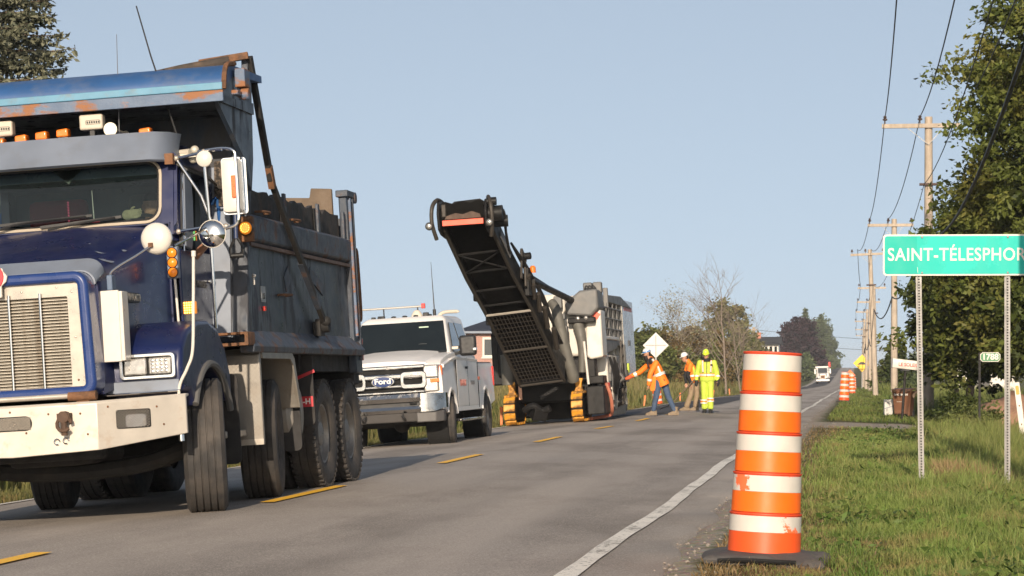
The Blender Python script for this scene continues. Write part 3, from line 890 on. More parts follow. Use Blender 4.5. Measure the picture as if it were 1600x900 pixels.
# front fenders with lamps
def fender(m, s):
    n = 14
    inner = [(.615 * math.cos(a), .555 + .63 * math.sin(a)) for a in np.linspace(R(32), R(152), n)]
    outer = [(.66, .90), (.66, 1.12), (.52, 1.34), (.30, 1.50), (.0, 1.565), (-.35, 1.55), (-.66, 1.47), (-.84, 1.34), (-.88, 1.20), (-.88, .985), (-.66, .985)]
    poly = [(.56, .90)] + inner + outer[::-1]
    m.prism(poly, 'x', s * .60, s * 1.225)
for s in (-1, 1):
    F = part('fender', M_BLUE, T, lambda m: fender(m, s), bevel=.045, seg=4)
    part('fender_flare', pm('faded_rubber', (.10, .097, .093), .7), F, lambda m: m.tube([(s * 1.225, .635 * math.cos(a), .555 + .65 * math.sin(a)) for a in np.linspace(R(24), R(150), 16)], .030, 8))
    part('inner_wheel_well', M_DARK, F, lambda m: m.box(s * .6, s * .63, -.5, .6, .8, 1.5))
    part('lower_valance', M_GREYP, F, lambda m: m.box(min(s * .60, s * 1.2), max(s * .60, s * 1.2), -.905, -.885, .985, 1.085), bevel=.004)
    part('valance_trim', M_CHROME, F, lambda m: m.cyl((s * .62, -.915, .99), (s * 1.21, -.915, .995), .010, n=8))
    hx0, hx1 = sorted((s * .735, s * 1.185))
    H = part('headlamp_bezel', M_CHROME, F, lambda m: m.ring_prism(rrect(hx0, hx1, 1.10, 1.295, .03, 4), rrect(hx0 + .028, hx1 - .028, 1.125, 1.27, .02, 4), 'y', -.935, -.87), bevel=.005)
    part('lamp_recess', M_HOLE, H, lambda m: m.box(hx0 + .01, hx1 - .01, -.90, -.885, 1.11, 1.285))
    xm = (hx0 + hx1) / 2
    part('headlamp', M_LAMP, H, lambda m: m.box(hx0 + .035, xm - .008, -.925, -.90, 1.132, 1.263), bevel=.012)
    L2 = part('headlamp', M_LAMP, H, lambda m: m.box(xm + .008, hx1 - .035, -.92, -.90, 1.132, 1.263), bevel=.012)
    part('lamp_facet', M_CHROME, H, lambda m: [m.sphere((xm + .04 + i * .036, -.92, 1.155 + j * .028), (.014, .008, .012), 8, 5) for i in range(4) for j in range(4)])
FL = part('marker_lamp', M_AMBERLIT, T, lambda m: m.box(1.12, 1.225, -.36, -.31, 1.605, 1.705), bevel=.008)
part('led_dot', M_LEDDOT, FL, lambda m: [m.sphere((1.135 + i * .019, -.362, 1.615 + j * .02), .0065, 6, 4) for i in range(5) for j in range(5)])
part('marker_lamp_foot', M_BLACKP, T, lambda m: m.box(1.14, 1.20, -.35, -.32, 1.54, 1.61))
part('guide_pole', M_WHITEM, T, lambda m: m.tube(arc([(1.20, -.90, .60), (1.19, -.90, .80), (1.20, -.90, 1.02), (1.27, -.90, 1.16), (1.32, -.89, 1.30), (1.345, -.88, 1.65), (1.365, -.86, 2.05)]), .0125, 8))
part('guide_pole_tip', M_WHITEM, T, lambda m: m.cyl((1.365, -.86, 2.03), (1.367, -.86, 2.075), .019))
for z_ in (.60, .74, .86):
    part('guide_clamp', M_CHROME, T, lambda m: m.cyl((1.192, -.90, z_), (1.192, -.90, z_ + .05), .024))
# hood mirror
HM = part('hood_mirror', M_WHITEM, T, lambda m: m.lathe([(.005, -.05), (.05, -.048), (.095, -.035), (.118, -.012), (.123, .0), (.123, .012), (.118, .015)], (1.10, -.95, 2.185), 'y', 28), smooth=.7)
part('mirror_bead', M_CHROME, HM, lambda m: m.lathe([(.121, .004), (.127, .008), (.121, .012)], (1.10, -.95, 2.185), 'y', 28, True))
part('mirror_arm', M_CHROME, T, lambda m: m.tube(arc([(.72, -1.0, 1.84), (.73, -1.0, 1.93), (.80, -1.0, 1.985), (.95, -1.0, 2.06), (1.07, -1.01, 2.125)]), .011, 8))
part('mirror_clamp', M_RUST, T, lambda m: m.box(1.05, 1.085, -1.02, -.985, 2.115, 2.15))
# three-lamp marker plate beside the hood
MK = part('marker_plate', M_GREYP, T, lambda m: m.box(.915, 1.01, -.02, .05, 1.915, 2.18), bevel=.01)
for z_ in (1.965, 2.045, 2.125):
    part('marker_bezel', M_BLACKP, MK, lambda m: m.lathe([(.039, -.024), (.042, -.03), (.046, -.022)], (.963, .0, z_), 'y', 18, True))
    part('marker_lens', pm('amber_lens_glow', (.75, .20, .012), .3, emit=(1, .30, .02), es=.12), MK, lambda m: m.lathe([(.004, -.040), (.022, -.036), (.038, -.024)], (.963, .0, z_), 'y', 18))
part('marker_post', M_WHITEM, T, lambda m: m.cyl((.975, .02, 1.56), (.965, .02, 1.93), .011))

# ------------------------------------------------------------------ cab
CW = .93
CAB = part('cab_roof', M_BLUE, T, lambda m: m.loft([[(x * sx, y_, z + dz) for x, z in ((-CW, 2.86), (-CW, 2.98), (-.86, 3.09), (-.70, 3.155), (-.35, 3.19), (.0, 3.20), (.35, 3.19), (.70, 3.155), (.86, 3.09), (CW, 2.98), (CW, 2.86))] for y_, sx, dz in ((.46, .95, -.04), (.60, .985, -.005), (1.0, 1.0, .0), (1.55, 1.0, -.02), (1.68, .98, -.08))]), smooth=.9)
part('cab_back', M_BLUE, T, lambda m: m.box(-CW, CW, 1.62, 1.68, 1.05, 2.9))
part('cab_floor', M_DARK, T, lambda m: m.box(-CW, CW, .3, 1.65, 1.0, 1.08))
part('firewall', M_BLUE, T, lambda m: m.box(-.86, .86, .30, .40, 1.05, 2.39))
part('cowl', M_BLUE, T, lambda m: m.loft([[(x, y_, z) for x, z in ((-w_, 2.25), (-w_, zt), (w_, zt), (w_, 2.25))] for y_, w_, zt in ((.30, .87, 2.40), (.45, .91, 2.42))]))
for s in (-1, 1):
    part('a_pillar', M_BLUE, T, lambda m: m.loft([[(s * x, y_, z) for x, y_ in ((.80, y0), (.90, y0), (CW, y0 + .10), (.82, y0 + .10))] for y0, z in ((.30, 2.30), (.36, 2.62), (.44, 2.93))]))
    DOOR = part('door', M_BLUE, T, lambda m: m.box(min(s * .90, s * CW), max(s * .90, s * CW), .36, 1.45, 1.12, 2.18), bevel=.012)
    part('b_pillar', M_BLUE, T, lambda m: m.box(min(s * .86, s * CW), max(s * .86, s * CW), 1.36, 1.66, 1.08, 2.95))
    part('door_window_frame', M_BLACKP, T, lambda m: m.tube([(s * CW, .42, 2.20), (s * CW, .46, 2.5), (s * CW, .55, 2.84), (s * CW, 1.36, 2.88)], .018, 6))
    part('vent_visor', M_GREYP, T, lambda m: m.loft([[(s * (CW + .015), y_, z) for y_, z in ((.40, 2.20), (.47, 2.82), (.68, 2.84), (.70, 2.60), (.66, 2.30), (.58, 2.18))], [(s * (CW + .045), y_ + .01, z) for y_, z in ((.40, 2.20), (.47, 2.82), (.68, 2.84), (.70, 2.60), (.66, 2.30), (.58, 2.18))]]), bevel=.006)
    part('visor_trim', M_CHROME, T, lambda m: m.tube([(s * (CW + .03), .385, 2.16), (s * (CW + .03), .46, 2.84)], .008, 6))
    part('rain_gutter', M_BLACKP, T, lambda m: m.loft([[(s * (CW - .01), y_, 2.90), (s * (CW + .09), y_, 2.84 - q), (s * (CW + .085), y_, 2.825 - q), (s * (CW - .01), y_, 2.885)] for y_, q in ((.42, 0), (.9, .01), (1.4, .06))]))
    part('pillar_sky_glint', pm('sky_glint_blue', (.05, .16, .42), .15, .6), T, lambda m: m.tube(arc([(s * CW, 1.50, 2.62), (s * (CW + .06), 1.5, 2.58), (s * (CW + .06), 1.5, 1.5), (s * CW, 1.5, 1.42)], 5), .018, 8))  # blue tube painted as the sky's reflection along the door edge
    part('door_handle', M_CHROME, DOOR, lambda m: m.box(min(s * CW, s * (CW + .03)), max(s * CW, s * (CW + .03)), 1.2, 1.36, 1.92, 1.95), bevel=.006)
text('door_letters', 'ENTREPRISES', .085, pm('faded_letter', (.10, .095, .09), .6), T, (.9335, .92, 1.90), (R(90), 0, R(90)), 0, 1.0)
text('door_letters', 'L.', .17, pm('faded_letter', (.10, .095, .09), .6), T, (.9335, .78, 1.72), (R(90), 0, R(90)), .003)
# windscreen
def ws(x, z):
    return (x, .325 + (z - 2.4) * .22, z)
WL = rrect(-.79, .79, 2.415, 2.935, .12, 5)
part('windscreen', M_GLASS, T, lambda m: m.add([ws(x, z) for x, z in WL], [tuple(range(len(WL)))]), smooth=0)
part('windscreen_frame', M_BLUE, T, lambda m: m.loft([[ws(x, z) for x, z in rrect(-.93, .93, 2.36, 3.0, .06, 5)], [ws(x, z) for x, z in WL]], True, False))
part('windscreen_seal', pm('seal_cream', (.42, .36, .28), .6), T, lambda m: m.tube([Vector(ws(x, z)) + Vector((0, -.012, 0)) for x, z in WL + WL[:1]], .013, 6, False))
part('windscreen_gasket', M_BLACKP, T, lambda m: m.tube([Vector(ws(x, z)) + Vector((0, -.008, 0)) for x, z in [(x * .978, 2.675 + (z - 2.675) * .94) for x, z in WL + WL[:1]]], .012, 6, False))
VIS = part('sun_visor', M_GREYP, T, lambda m: m.loft([[(x, y_, z) for y_, z in ((.20 + q, 2.905), (.165 + q, 2.92), (.33 + q, 3.165), (.40 + q, 3.17), (.37 + q, 3.14))] for x, q in ((-.90, .34), (-.86, .12), (-.76, .01), (-.4, -.02), (0, -.03), (.4, -.02), (.76, .01), (.86, .12), (.90, .34))]), smooth=.7)
for x_ in (-.5, -.2, .08, .1, .38, .4, .62):
    for z_ in (2.97, 3.08):
        part('rivet', M_STAIN, VIS, lambda m: m.sphere((x_, .19 + (z_ - 2.92) * .67, z_ + .01), (.009, .009, .009), 8, 5))
part('visor_bracket', M_RUST, T, lambda m: m.box(.86, .93, .30, .36, 2.88, 2.97))
# cab interior
part('dashboard', M_DASH, T, lambda m: m.loft([[(x, y_, z) for y_, z in ((.38, 2.30), (.38, 2.41), (.62, 2.46), (.78, 2.40), (.80, 2.1), (.4, 2.1))] for x in (-.84, .84)]), bevel=.03)
part('steering_wheel', M_BLACKP, T, lambda m: (m.tube([(.45 + .23 * math.cos(a), .88 + .10 * math.sin(a), 2.36 + .17 * math.sin(a)) for a in np.linspace(0, 2 * math.pi, 25)], .016, 6, False), m.bar((.22, .88, 2.36), (.68, .88, 2.36), .03, .02), m.cyl((.45, .75, 2.2), (.45, .89, 2.36), .035)))
for x_ in (-.45, .45):
    S = part('seat', M_SEAT if x_ > 0 else pm('seat_red', (.22, .02, .03), .8), T, lambda m: (m.box(x_ - .26, x_ + .26, 1.05, 1.50, 1.55, 1.70), m.box(x_ - .26, x_ + .26, 1.42, 1.58, 1.65, 2.75)), bevel=.05)
for pts in (((-.62, .27, 2.42), (-.35, .285, 2.475), (.17, .285, 2.495)), ((-.15, .27, 2.40), (.12, .28, 2.44), (.42, .285, 2.468))):
    part('wiper', M_BLACKP, T, lambda m: (m.tube([Vector(p) + Vector((0, -.035, 0)) for p in arc([pts[0], pts[1], pts[2]], 4)], .010, 6), m.bar(Vector(pts[1]) + Vector((-.35, .0, -.01)), Vector(pts[2]) + Vector((.05, .0, .005)), .015, .022)))
part('pennant', pm('pennant_grey', (.20, .20, .17), .9), T, lambda m: m.add([(-.16, .46, 2.91), (.10, .46, 2.91), (-.02, .46, 2.79), (-.16, .465, 2.91), (.10, .465, 2.91), (-.02, .465, 2.79)], [(0, 1, 2), (5, 4, 3), (0, 3, 4, 1), (1, 4, 5, 2), (2, 5, 3, 0)]))
part('hanging_bead_string', pm('bead_pink', (.6, .06, .14), .5), T, lambda m: [m.sphere((-.03, .44, 2.48 + k * .022), .010, 8, 5) for k in range(8)])
part('dash_antenna', M_WHITEM, T, lambda m: (m.cyl((.19, .43, 2.46), (.185, .43, 2.72), .006, .003, n=6)))
part('dash_bulb', pm('bulb_red', (.45, .02, .05), .3), T, lambda m: m.sphere((.20, .42, 2.455), (.045, .03, .022)))
# roof lamps, horns, antennas
def roof_lamp(x_, y_=.62):
    zt = 3.20 - .09 * abs(x_) ** 1.5
    L = part('roof_lamp', M_AMBER, T, lambda m: m.loft([[(x_ + w_ * a, y_ + d_, zt + h_) for a, h_ in ((-1, .0), (-.92, .062), (.92, .072), (1, .0))] for w_, d_ in ((.052, -.10), (.056, -.02), (.03, .07))]), bevel=.012, seg=3)
    part('lamp_base', M_CHROME, L, lambda m: m.box(x_ - .04, x_ + .04, y_ - .06, y_ + .06, zt - .03, zt + .003))
for x_ in (-.64, -.44, -.26, -.075, .64):
    roof_lamp(x_)
for x_ in (-.62, .17):
    W_ = part('work_lamp', pm('lamp_case_cream', (.48, .43, .35), .5, 0, .06, 8), T, lambda m: m.box(x_ - .102, x_ + .102, .56, .66, 3.245, 3.375), bevel=.018, seg=3)
    part('lamp_mount', M_BLACKP, W_, lambda m: m.box(x_ - .02, x_ + .02, .59, .63, 3.15, 3.25))
    part('case_frame', M_SEAT, W_, lambda m: m.ring_prism(rrect(x_ - .045, x_ + .085, 3.288, 3.325, .012, 3), rrect(x_ - .042, x_ + .082, 3.291, 3.322, .010, 3), 'y', .5575, .559))
    part('case_print', M_SEAT, W_, lambda m: [m.box(x_ - .035 + k * .02, x_ - .022 + k * .02, .5575, .559, 3.297, 3.316) for k in range(6)])
part('horn', pm('horn_cream', (.6, .55, .45), .4, .3), T, lambda m: (m.lathe([(.058, -.13), (.054, -.125), (.03, -.06), (.018, .02), (.016, .3), (.03, .32)], (.34, .68, 3.235), 'y', 20)))
part('whip_antenna', M_BLACKP, T, lambda m: m.tube([(.88, .72, 3.10), (.79, .72, 3.45), (.68, .72, 3.85), (.58, .72, 4.28)], [.010, .008, .007, .006], 6))
part('thin_antenna', pm('antenna_grey', (.16, .16, .17), .4, .5), T, lambda m: m.tube([(.37, .70, 3.16), (.385, .70, 3.6), (.40, .70, 4.05)], [.006, .004, .0025], 6))
part('roof_fitting', pm('fitting_cream', (.5, .46, .38), .5, .2), T, lambda m: (m.cyl((.90, .66, 3.0), (1.0, .62, 3.0), .03), m.sphere((1.05, .58, 3.01), .038), m.sphere((1.0, .70, 2.95), .04), m.box(.9, 1.08, .60, .66, 2.955, 2.985), m.cyl((.94, .72, 2.97), (1.1, .74, 3.0), .018)))
# mirror assembly, driver side
part('mirror_bracket', M_CHROME, T, lambda m: (
    m.tube([(.94, .38, 2.93), (1.22, .32, 2.965), (1.36, .26, 2.965)], .013, 8),
    m.tube(arc([(1.15, .30, 2.965), (1.36, .26, 2.975), (1.46, .24, 2.945), (1.475, .24, 2.86), (1.475, .24, 2.5), (1.465, .24, 2.36), (1.38, .24, 2.315), (1.2, .26, 2.31)], 5), .014, 8),
    m.tube([(.93, .36, 2.32), (1.20, .28, 2.335), (1.36, .25, 2.33)], .016, 8),
    m.tube([(.95, .38, 2.91), (1.15, .32, 2.60), (1.24, .28, 2.36)], .013, 8),
    m.tube([(1.20, .28, 2.95), (1.215, .29, 2.4), (1.20, .35, 1.50)], .015, 8),
    m.tube([(1.06, -.30, 2.16), (1.14, .0, 2.25), (1.22, .27, 2.34)], .012, 8)))
part('bracket_bolt', M_STAIN, T, lambda m: [m.sphere(p, .024, 8, 6) for p in ((.94, .37, 2.93), (.93, .35, 2.32), (1.20, .29, 2.96), (1.22, .27, 2.335), (1.36, .25, 2.33))])
MIR = part('side_mirror', M_WHITEM, T, lambda m: m.loft([[(x_, y_, z) for x_, z in rrect(1.335 + q, 1.495 - q, 2.44 + q, 2.89 - q, .03, 4)] for y_, q in ((.265, .03), (.275, .008), (.31, 0), (.35, 0))]), smooth=.7)
part('mirror_rim', M_CHROME, MIR, lambda m: m.ring_prism(rrect(1.325, 1.535, 2.43, 2.90, .03, 4), rrect(1.345, 1.52, 2.45, 2.88, .02, 4), 'y', .345, .365))
part('mirror_glass', pm('mirror_silver', (.62, .66, .70), .05, 1, rv=.02), MIR, lambda m: m.box(1.495, 1.522, .352, .358, 2.45, 2.88))
part('reflector', M_ORREF, MIR, lambda m: m.box(1.425, 1.468, .245, .268, 2.56, 2.745), bevel=.006)
SM = part('small_round_mirror', M_WHITEM, T, lambda m: m.lathe([(.005, -.03), (.04, -.026), (.066, -.008), (.07, .008)], (1.205, .27, 2.90), 'y', 24), smooth=.7)
part('mirror_bead', M_CHROME, SM, lambda m: m.lathe([(.069, .002), (.073, .006), (.069, .010)], (1.205, .27, 2.90), 'y', 24, True))
RM = part('round_mirror', M_CHROME, T, lambda m: m.lathe([(.005, -.035), (.06, -.03), (.10, -.012), (.112, .006)], (1.245, .23, 2.275), 'y', 28), smooth=.7)
part('mirror_bead', M_WHITEM, RM, lambda m: m.lathe([(.111, .002), (.117, .007), (.111, .012)], (1.245, .23, 2.275), 'y', 28, True))
part('visor_sticker', pm('sticker_orange', (.9, .3, .03), .5), T, lambda m: m.box(.965, .985, .70, .73, 2.26, 2.36))
part('visor_sticker', pm('sticker_green', (.1, .45, .12), .5), T, lambda m: m.box(.965, .985, .66, .685, 2.26, 2.34))
# steps and box behind the cab
part('cab_step', M_STAIN, T, lambda m: m.box(.85, 1.15, .7, 1.4, .58, .64), bevel=.01)
SB = part('step_box', M_CHECK, T, lambda m: m.loft([[(x_, y_, z) for y_, z in ((1.42, .50), (1.42, 1.28), (1.47, 1.34), (2.60, 1.34), (2.74, 1.26), (2.92, .80), (2.88, .80), (2.70, 1.22), (2.58, 1.30), (1.48, 1.30), (1.46, .50))] for x_ in (.62, 1.295)]), bevel=.008)
part('box_side_lip', M_CHECK, T, lambda m: m.loft([[(x_, y_, z) for y_, z in ((1.47, 1.335), (2.60, 1.335), (2.74, 1.255), (2.93, .80), (2.86, .80), (2.68, 1.19), (2.57, 1.25), (1.49, 1.25))] for x_ in (1.296, 1.31)]))
part('box_lower_lip', M_STAIN, T, lambda m: m.box(.62, 1.295, 1.405, 1.42, .50, .55))
for nm, x0, x1, y0, z0, z1 in (('mudflap', .98, 1.26, .72, .36, 1.12), ('mudflap', 1.0, 1.28, 2.98, .40, 1.06), ('mudflap', .85, 1.28, 3.62, .62, 1.30), ('mudflap', -1.28, -.7, 3.62, .62, 1.30)):
    MF = part(nm, pm('flap_rubber', (.020, .019, .019), .8, 0, .2, 5, (.05, .042, .036), .5), T, lambda m: m.prism(rrect(x0, x1, z0, z1, .05, 4), 'y', y0, y0 + .015))
    if z0 == .62 and x0 > 0:
        part('flap_tag', pm('tag_red', (.45, .02, .03), .4), MF, lambda m: m.box(x0 + .24, x1 - .01, y0 - .004, y0 - .001, .80, .90))
        text('flap_letters', 'H-H', .075, M_LETTER, MF, (x1 - .10, y0 - .006, .85), (R(90), 0, 0), .002)
        part('flap_bar', pm('tag_red', (.45, .02, .03), .4), MF, lambda m: m.bar((x0, y0 - .01, .98), (x1 + .02, y0 - .01, 1.14), .01, .03))

# ------------------------------------------------------------------ dump box
BW = 1.22
yf = lambda z: 1.30 + (z - 1.4) * .20        # front wall leans back
for s in (-1, 1):
    SP = part('box_side', M_BODY, T, lambda m: m.loft([[(s * (BW - q), yf(z) + .02 if a == 0 else yb, z) for (a, yb, z) in ((0, 0, 1.40), (1, 6.05, 1.40), (1, 6.05, 2.52), (0, 0, 2.52))] for q in (0, .05)]), bevel=.008)
    part('bottom_rail', M_BODYRUST, T, lambda m: m.loft([[(s * x_, y_, z) for x_, z in ((BW - .03, 1.30), (BW + .10, 1.30), (BW + .11, 1.36), (BW + .05, 1.44), (BW + .003, 1.50), (BW - .03, 1.50))] for y_ in (1.15, 6.05)]), bevel=.01)
    TR = part('top_rail', M_BODYRUST, T, lambda m: m.loft([[(s * x_, y_, z) for x_, z in ((BW + .002, 2.26), (BW + .05, 2.30), (BW + .055, 2.50), (BW + .002, 2.53), (BW - .07, 2.53))] for y_ in (1.48, 6.02)]), bevel=.01)
    part('rail_underside', pm('rail_brown', (.11, .07, .055), .7, 0, .3, 5), T, lambda m: m.bar((s * (BW + .02), 1.5, 2.255), (s * (BW + .02), 6.0, 2.24), .05, .03))
    ys_ = (1.60, 3.02, 4.50, 5.76)
    for k in range(3):
        BO = part('side_board', M_BOARD, T, lambda m: m.loft([[(s * (BW - .03 - q), y_, z) for y_, z in [(ys_[k] + .03, 2.53), (ys_[k + 1] - .03, 2.53)] + [(ys_[k + 1] - .03 - (ys_[k + 1] - ys_[k] - .06) * j / 9, 2.77 + .018 * math.sin(j * 2.3 + k * 1.7) + (-.03 if j in (2, 6) else 0)) for j in range(10)]] for q in (0, .045)]))
        part('board_post', M_BODYRUST, T, lambda m: m.box(min(s * BW, s * (BW + .03)), max(s * BW, s * (BW + .03)), ys_[k + 1] - .035, ys_[k + 1] + .035, 2.5, 2.80), bevel=.006)
    RP = part('rear_post', M_BODY, T, lambda m: m.box(min(s * (BW - .04), s * (BW + .05)), max(s * (BW - .04), s * (BW + .05)), 5.84, 6.16, 1.12, 2.98), bevel=.012)
    part('post_rib', M_RUSTBLUE, RP, lambda m: m.box(min(s * BW, s * (BW + .075)), max(s * BW, s * (BW + .075)), 5.90, 5.94, 1.5, 2.95), bevel=.005)
    part('post_rib', M_BODYRUST, RP, lambda m: m.box(min(s * BW, s * (BW + .075)), max(s * BW, s * (BW + .075)), 6.03, 6.07, 1.25, 2.95), bevel=.005)
    part('post_cap', M_BODYRUST, RP, lambda m: (m.box(min(s * (BW - .06), s * (BW + .07)), max(s * (BW - .06), s * (BW + .07)), 5.80, 6.2, 2.96, 3.03), m.cyl((s * (BW - .05), 6.2, 2.97), (s * (BW + .08), 6.2, 2.97), .06)), bevel=.008)
    part('tail_handle', M_RUST, T, lambda m: m.tube(arc([(s * (BW + .03), 6.2, 2.42), (s * (BW + .03), 6.30, 2.36), (s * (BW + .03), 6.32, 1.75), (s * (BW + .03), 6.22, 1.68)], 5), .022, 8))
    part('tail_lamp', M_RED, T, lambda m: [m.box(min(s * (BW + .05), s * (BW + .07)), max(s * (BW + .05), s * (BW + .07)), 6.08, 6.15, z_, z_ + .06) for z_ in (1.25, 1.42)], bevel=.006)
    part('front_post', M_BODY, T, lambda m: m.loft([[(s * x_, yf(z) + d_, z) for x_, d_ in ((BW - .11, -.05), (BW + .03, -.05), (BW + .03, .10), (BW - .11, .10))] for z in (1.38, 2.4, 3.35)]), bevel=.01)
    part('tarp_post', M_BODY, T, lambda m: m.loft([[(s * x_, yf(z) + d_, z) for x_, d_ in ((BW - .02, .0), (BW + .04, .0), (BW + .04, .10), (BW - .02, .10))] for z in (3.33, 3.92)]), bevel=.006)
part('box_front', M_BODY, T, lambda m: m.loft([[(x_, yf(z) + d_, z) for z, d_ in ((1.40, -.01), (3.68, -.01), (3.68, .05), (1.40, .05))] for x_ in (-BW + .1, BW - .1)]))
part('front_panel_patch', M_GREYP, T, lambda m: m.loft([[(x_, yf(z) + d_, z) for z, d_ in ((1.45, -.03), (2.95, -.03), (2.95, -.012), (1.45, -.012))] for x_ in (.78, 1.09)]))
part('front_mud_patch', pm('dried_mud', (.13, .10, .075), .95, 0, .6, 18, (.02, .018, .016), .9, 22, .42, .5, bump=.9, bs=60), T, lambda m: m.loft([[(x_, yf(z) + d_, z) for z, d_ in ((2.60, -.055), (3.0, -.06), (3.0, -.032), (2.60, -.032))] for x_ in (.96, 1.16)]))
part('box_floor', M_DARK, T, lambda m: m.box(-BW + .05, BW - .05, 1.4, 6.0, 1.38, 1.46))
part('tailgate', M_BODY, T, lambda m: m.box(-BW + .04, BW - .04, 6.0, 6.1, 1.3, 2.75))
part('tail_apron', M_DARK, T, lambda m: m.box(-BW, BW, 5.9, 6.2, 1.0, 1.3), bevel=.02)
part('inner_liner', M_WOOD, T, lambda m: m.prism([(-.2, 2.2), (1.1, 2.2), (1.1, 3.06), (.88, 3.08), (.86, 2.98), (.6, 3.0), (.45, 2.95), (-.2, 2.92)], 'y', 5.90, 5.96), bevel=.01)
part('load_heap', pm('asphalt_millings', (.05, .046, .042), .95, 0, .5, 9, bump=1, bs=25), T, lambda m: m.loft([[(x_, 1.6 + 4.3 * k / 12, 2.30 + (.22 * math.sin(k / 12 * math.pi) + .05 * math.sin(k * 2.7 + x_ * 4)) * (1 - (x_ / 1.15) ** 2)) for x_ in np.linspace(-1.14, 1.14, 10)] for k in range(13)], False, False))
part('floor_bracket', M_RUST, T, lambda m: m.ring_prism(rrect(.80, 1.32, 1.36, 1.475, .01, 3), rrect(.83, 1.29, 1.385, 1.455, .008, 3), 'y', .95, 1.2))
part('hoist_rail', M_DARK, T, lambda m: [m.box(x_ - .06, x_ + .06, 1.3, 6.0, 1.06, 1.36) for x_ in (-.5, .5)])
part('under_body_panel', M_DARK, T, lambda m: m.box(.9, 1.18, 3.5, 6.0, 1.14, 1.32))
# canopy over the cab
def canopy(m):
    rings = []
    for x_ in (-1.34, 1.34):
        sec = [(.50, 3.550)] + [(.62 - .14 * math.cos(a) if False else .50 + .42 * (1 - math.cos(a)), 3.550 + .19 * math.sin(a)) for a in np.linspace(0.12, R(90), 8)] + [(1.95, 3.765), (1.95, 3.705), (.95, 3.665), (.60, 3.545)]
        rings.append([(x_, y_, z) for y_, z in sec])
    m.loft(rings)
CAN = part('cab_shield', M_BLUE2, T, canopy, smooth=.5)
part('shield_stripe', M_LBLUE, CAN, lambda m: m.box(-1.34, 1.34, .485, .56, 3.490, 3.552), bevel=.006)
part('shield_lip', M_RUSTBLUE, CAN, lambda m: m.loft([[(x_, y_, z) for y_, z in ((.495, 3.395), (.495, 3.489), (.53, 3.489), (.53, 3.395))] for x_ in (-1.34, 1.34)]), bevel=.005)
part('shield_floor', M_BODY, CAN, lambda m: m.loft([[(x_, y_, z) for y_, z in ((.53, 3.400), (.53, 3.445), (1.75, 3.505), (1.75, 3.405))] for x_ in (-1.3, 1.3)]))
for s in (-1, 1):
    part('shield_side', M_BODY, CAN, lambda m: m.loft([[(s * x_, y_, z) for y_, z in ((.53, 3.405), (.60, 3.505), (1.0, 3.665), (1.80, 3.705), (1.70, 3.0), (1.58, 2.72), (1.45, 2.95))] for x_ in (1.24, 1.28)]))
    part('shield_end_plate', M_RUST, CAN, lambda m: m.tube(arc([(s * 1.35, .50, 3.495), (s * 1.355, .53, 3.625), (s * 1.355, .64, 3.715), (s * 1.355, .9, 3.750)], 4), .022, 6))
    part('tarp_motor', M_RUSTBLUE, T, lambda m: (m.box(min(s * 1.36, s * 1.45), max(s * 1.36, s * 1.45), .85, 1.05, 3.545, 3.705), m.cyl((s * 1.40, .9, 3.485), (s * 1.47, .9, 3.485), .05), m.box(min(s * 1.36, s * 1.42), max(s * 1.36, s * 1.42), .7, 1.1, 3.465, 3.505)), bevel=.008)
part('tarp_roll', pm('old_tarp', (.045, .036, .03), .9, 0, .4, 5, (.16, .10, .06), .5, 4, bump=.5, bs=12), T, lambda m: m.tube([(-.3, 1.5, 3.74), (.2, 1.6, 3.77), (.7, 1.62, 3.83), (1.05, 1.66, 3.87), (1.12, 1.68, 3.88)], [.02, .035, .05, .055, .05], 10))
part('tarp_bar', M_RUST, T, lambda m: m.bar((.85, 1.68, 3.885), (1.28, 1.74, 3.93), .07, .06))
part('tarp_arm', M_DARK, T, lambda m: (m.bar((1.27, 1.82, 3.93), (1.30, 2.25, 2.86), .05, .075), m.bar((1.30, 2.25, 2.86), (1.33, 4.08, 1.60), .045, .07)), bevel=.006)
part('tarp_arm_sleeve', M_BODYRUST, T, lambda m: m.bar((1.31, 3.25, 2.17), (1.325, 3.85, 1.76), .05, .075))
part('tarp_arm_joint', M_RUST, T, lambda m: m.bar((1.30, 2.2, 2.98), (1.302, 2.29, 2.80), .055, .08))
part('tarp_pivot', M_DARK, T, lambda m: (m.cyl((1.24, 4.1, 1.58), (1.37, 4.1, 1.58), .07), m.box(1.23, 1.30, 4.0, 4.2, 1.48, 1.62), m.sphere((1.35, 4.05, 1.62), .05)))
for y_, z_ in ((2.05, 2.56), (2.75, 1.84), (3.3, 2.56)):
    part('side_step', M_RUST, T, lambda m: m.tube(arc([(1.22, y_ - .16, z_), (1.29, y_ - .14, z_), (1.29, y_ + .14, z_ + .005), (1.22, y_ + .16, z_)], 4), .012, 6))
part('wear_plate', M_BODYRUST, T, lambda m: m.obox((1.226, 3.0, 2.0), (.008, .22, .16), (30, 0, 0)))
part('wear_plate', M_BODYRUST, T, lambda m: m.obox((1.226, 4.3, 2.02), (.008, .6, .12), (-14, 0, 0)))
pl_ = part('permit_plate', pm('plate_grey', (.30, .31, .31), .5), T, lambda m: m.box(1.222, 1.23, 1.92, 2.08, 1.76, 1.90))
text('permit_letters', 'L5', .07, M_SEAT, pl_, (1.2325, 2.0, 1.81), (R(90), 0, R(90)), .002)
part('side_clip', M_WHITEM, T, lambda m: (m.sphere((1.24, 1.62, 1.98), .02), m.cyl((1.24, 1.62, 1.9), (1.24, 1.62, 1.98), .010)))
part('side_lamp', M_RED, T, lambda m: m.box(1.222, 1.245, 1.96, 2.02, 1.68, 1.72))
BR = part('lamp_bracket', M_RUST, T, lambda m: m.box(1.20, 1.34, 1.28, 1.34, 2.26, 2.48), bevel=.008)
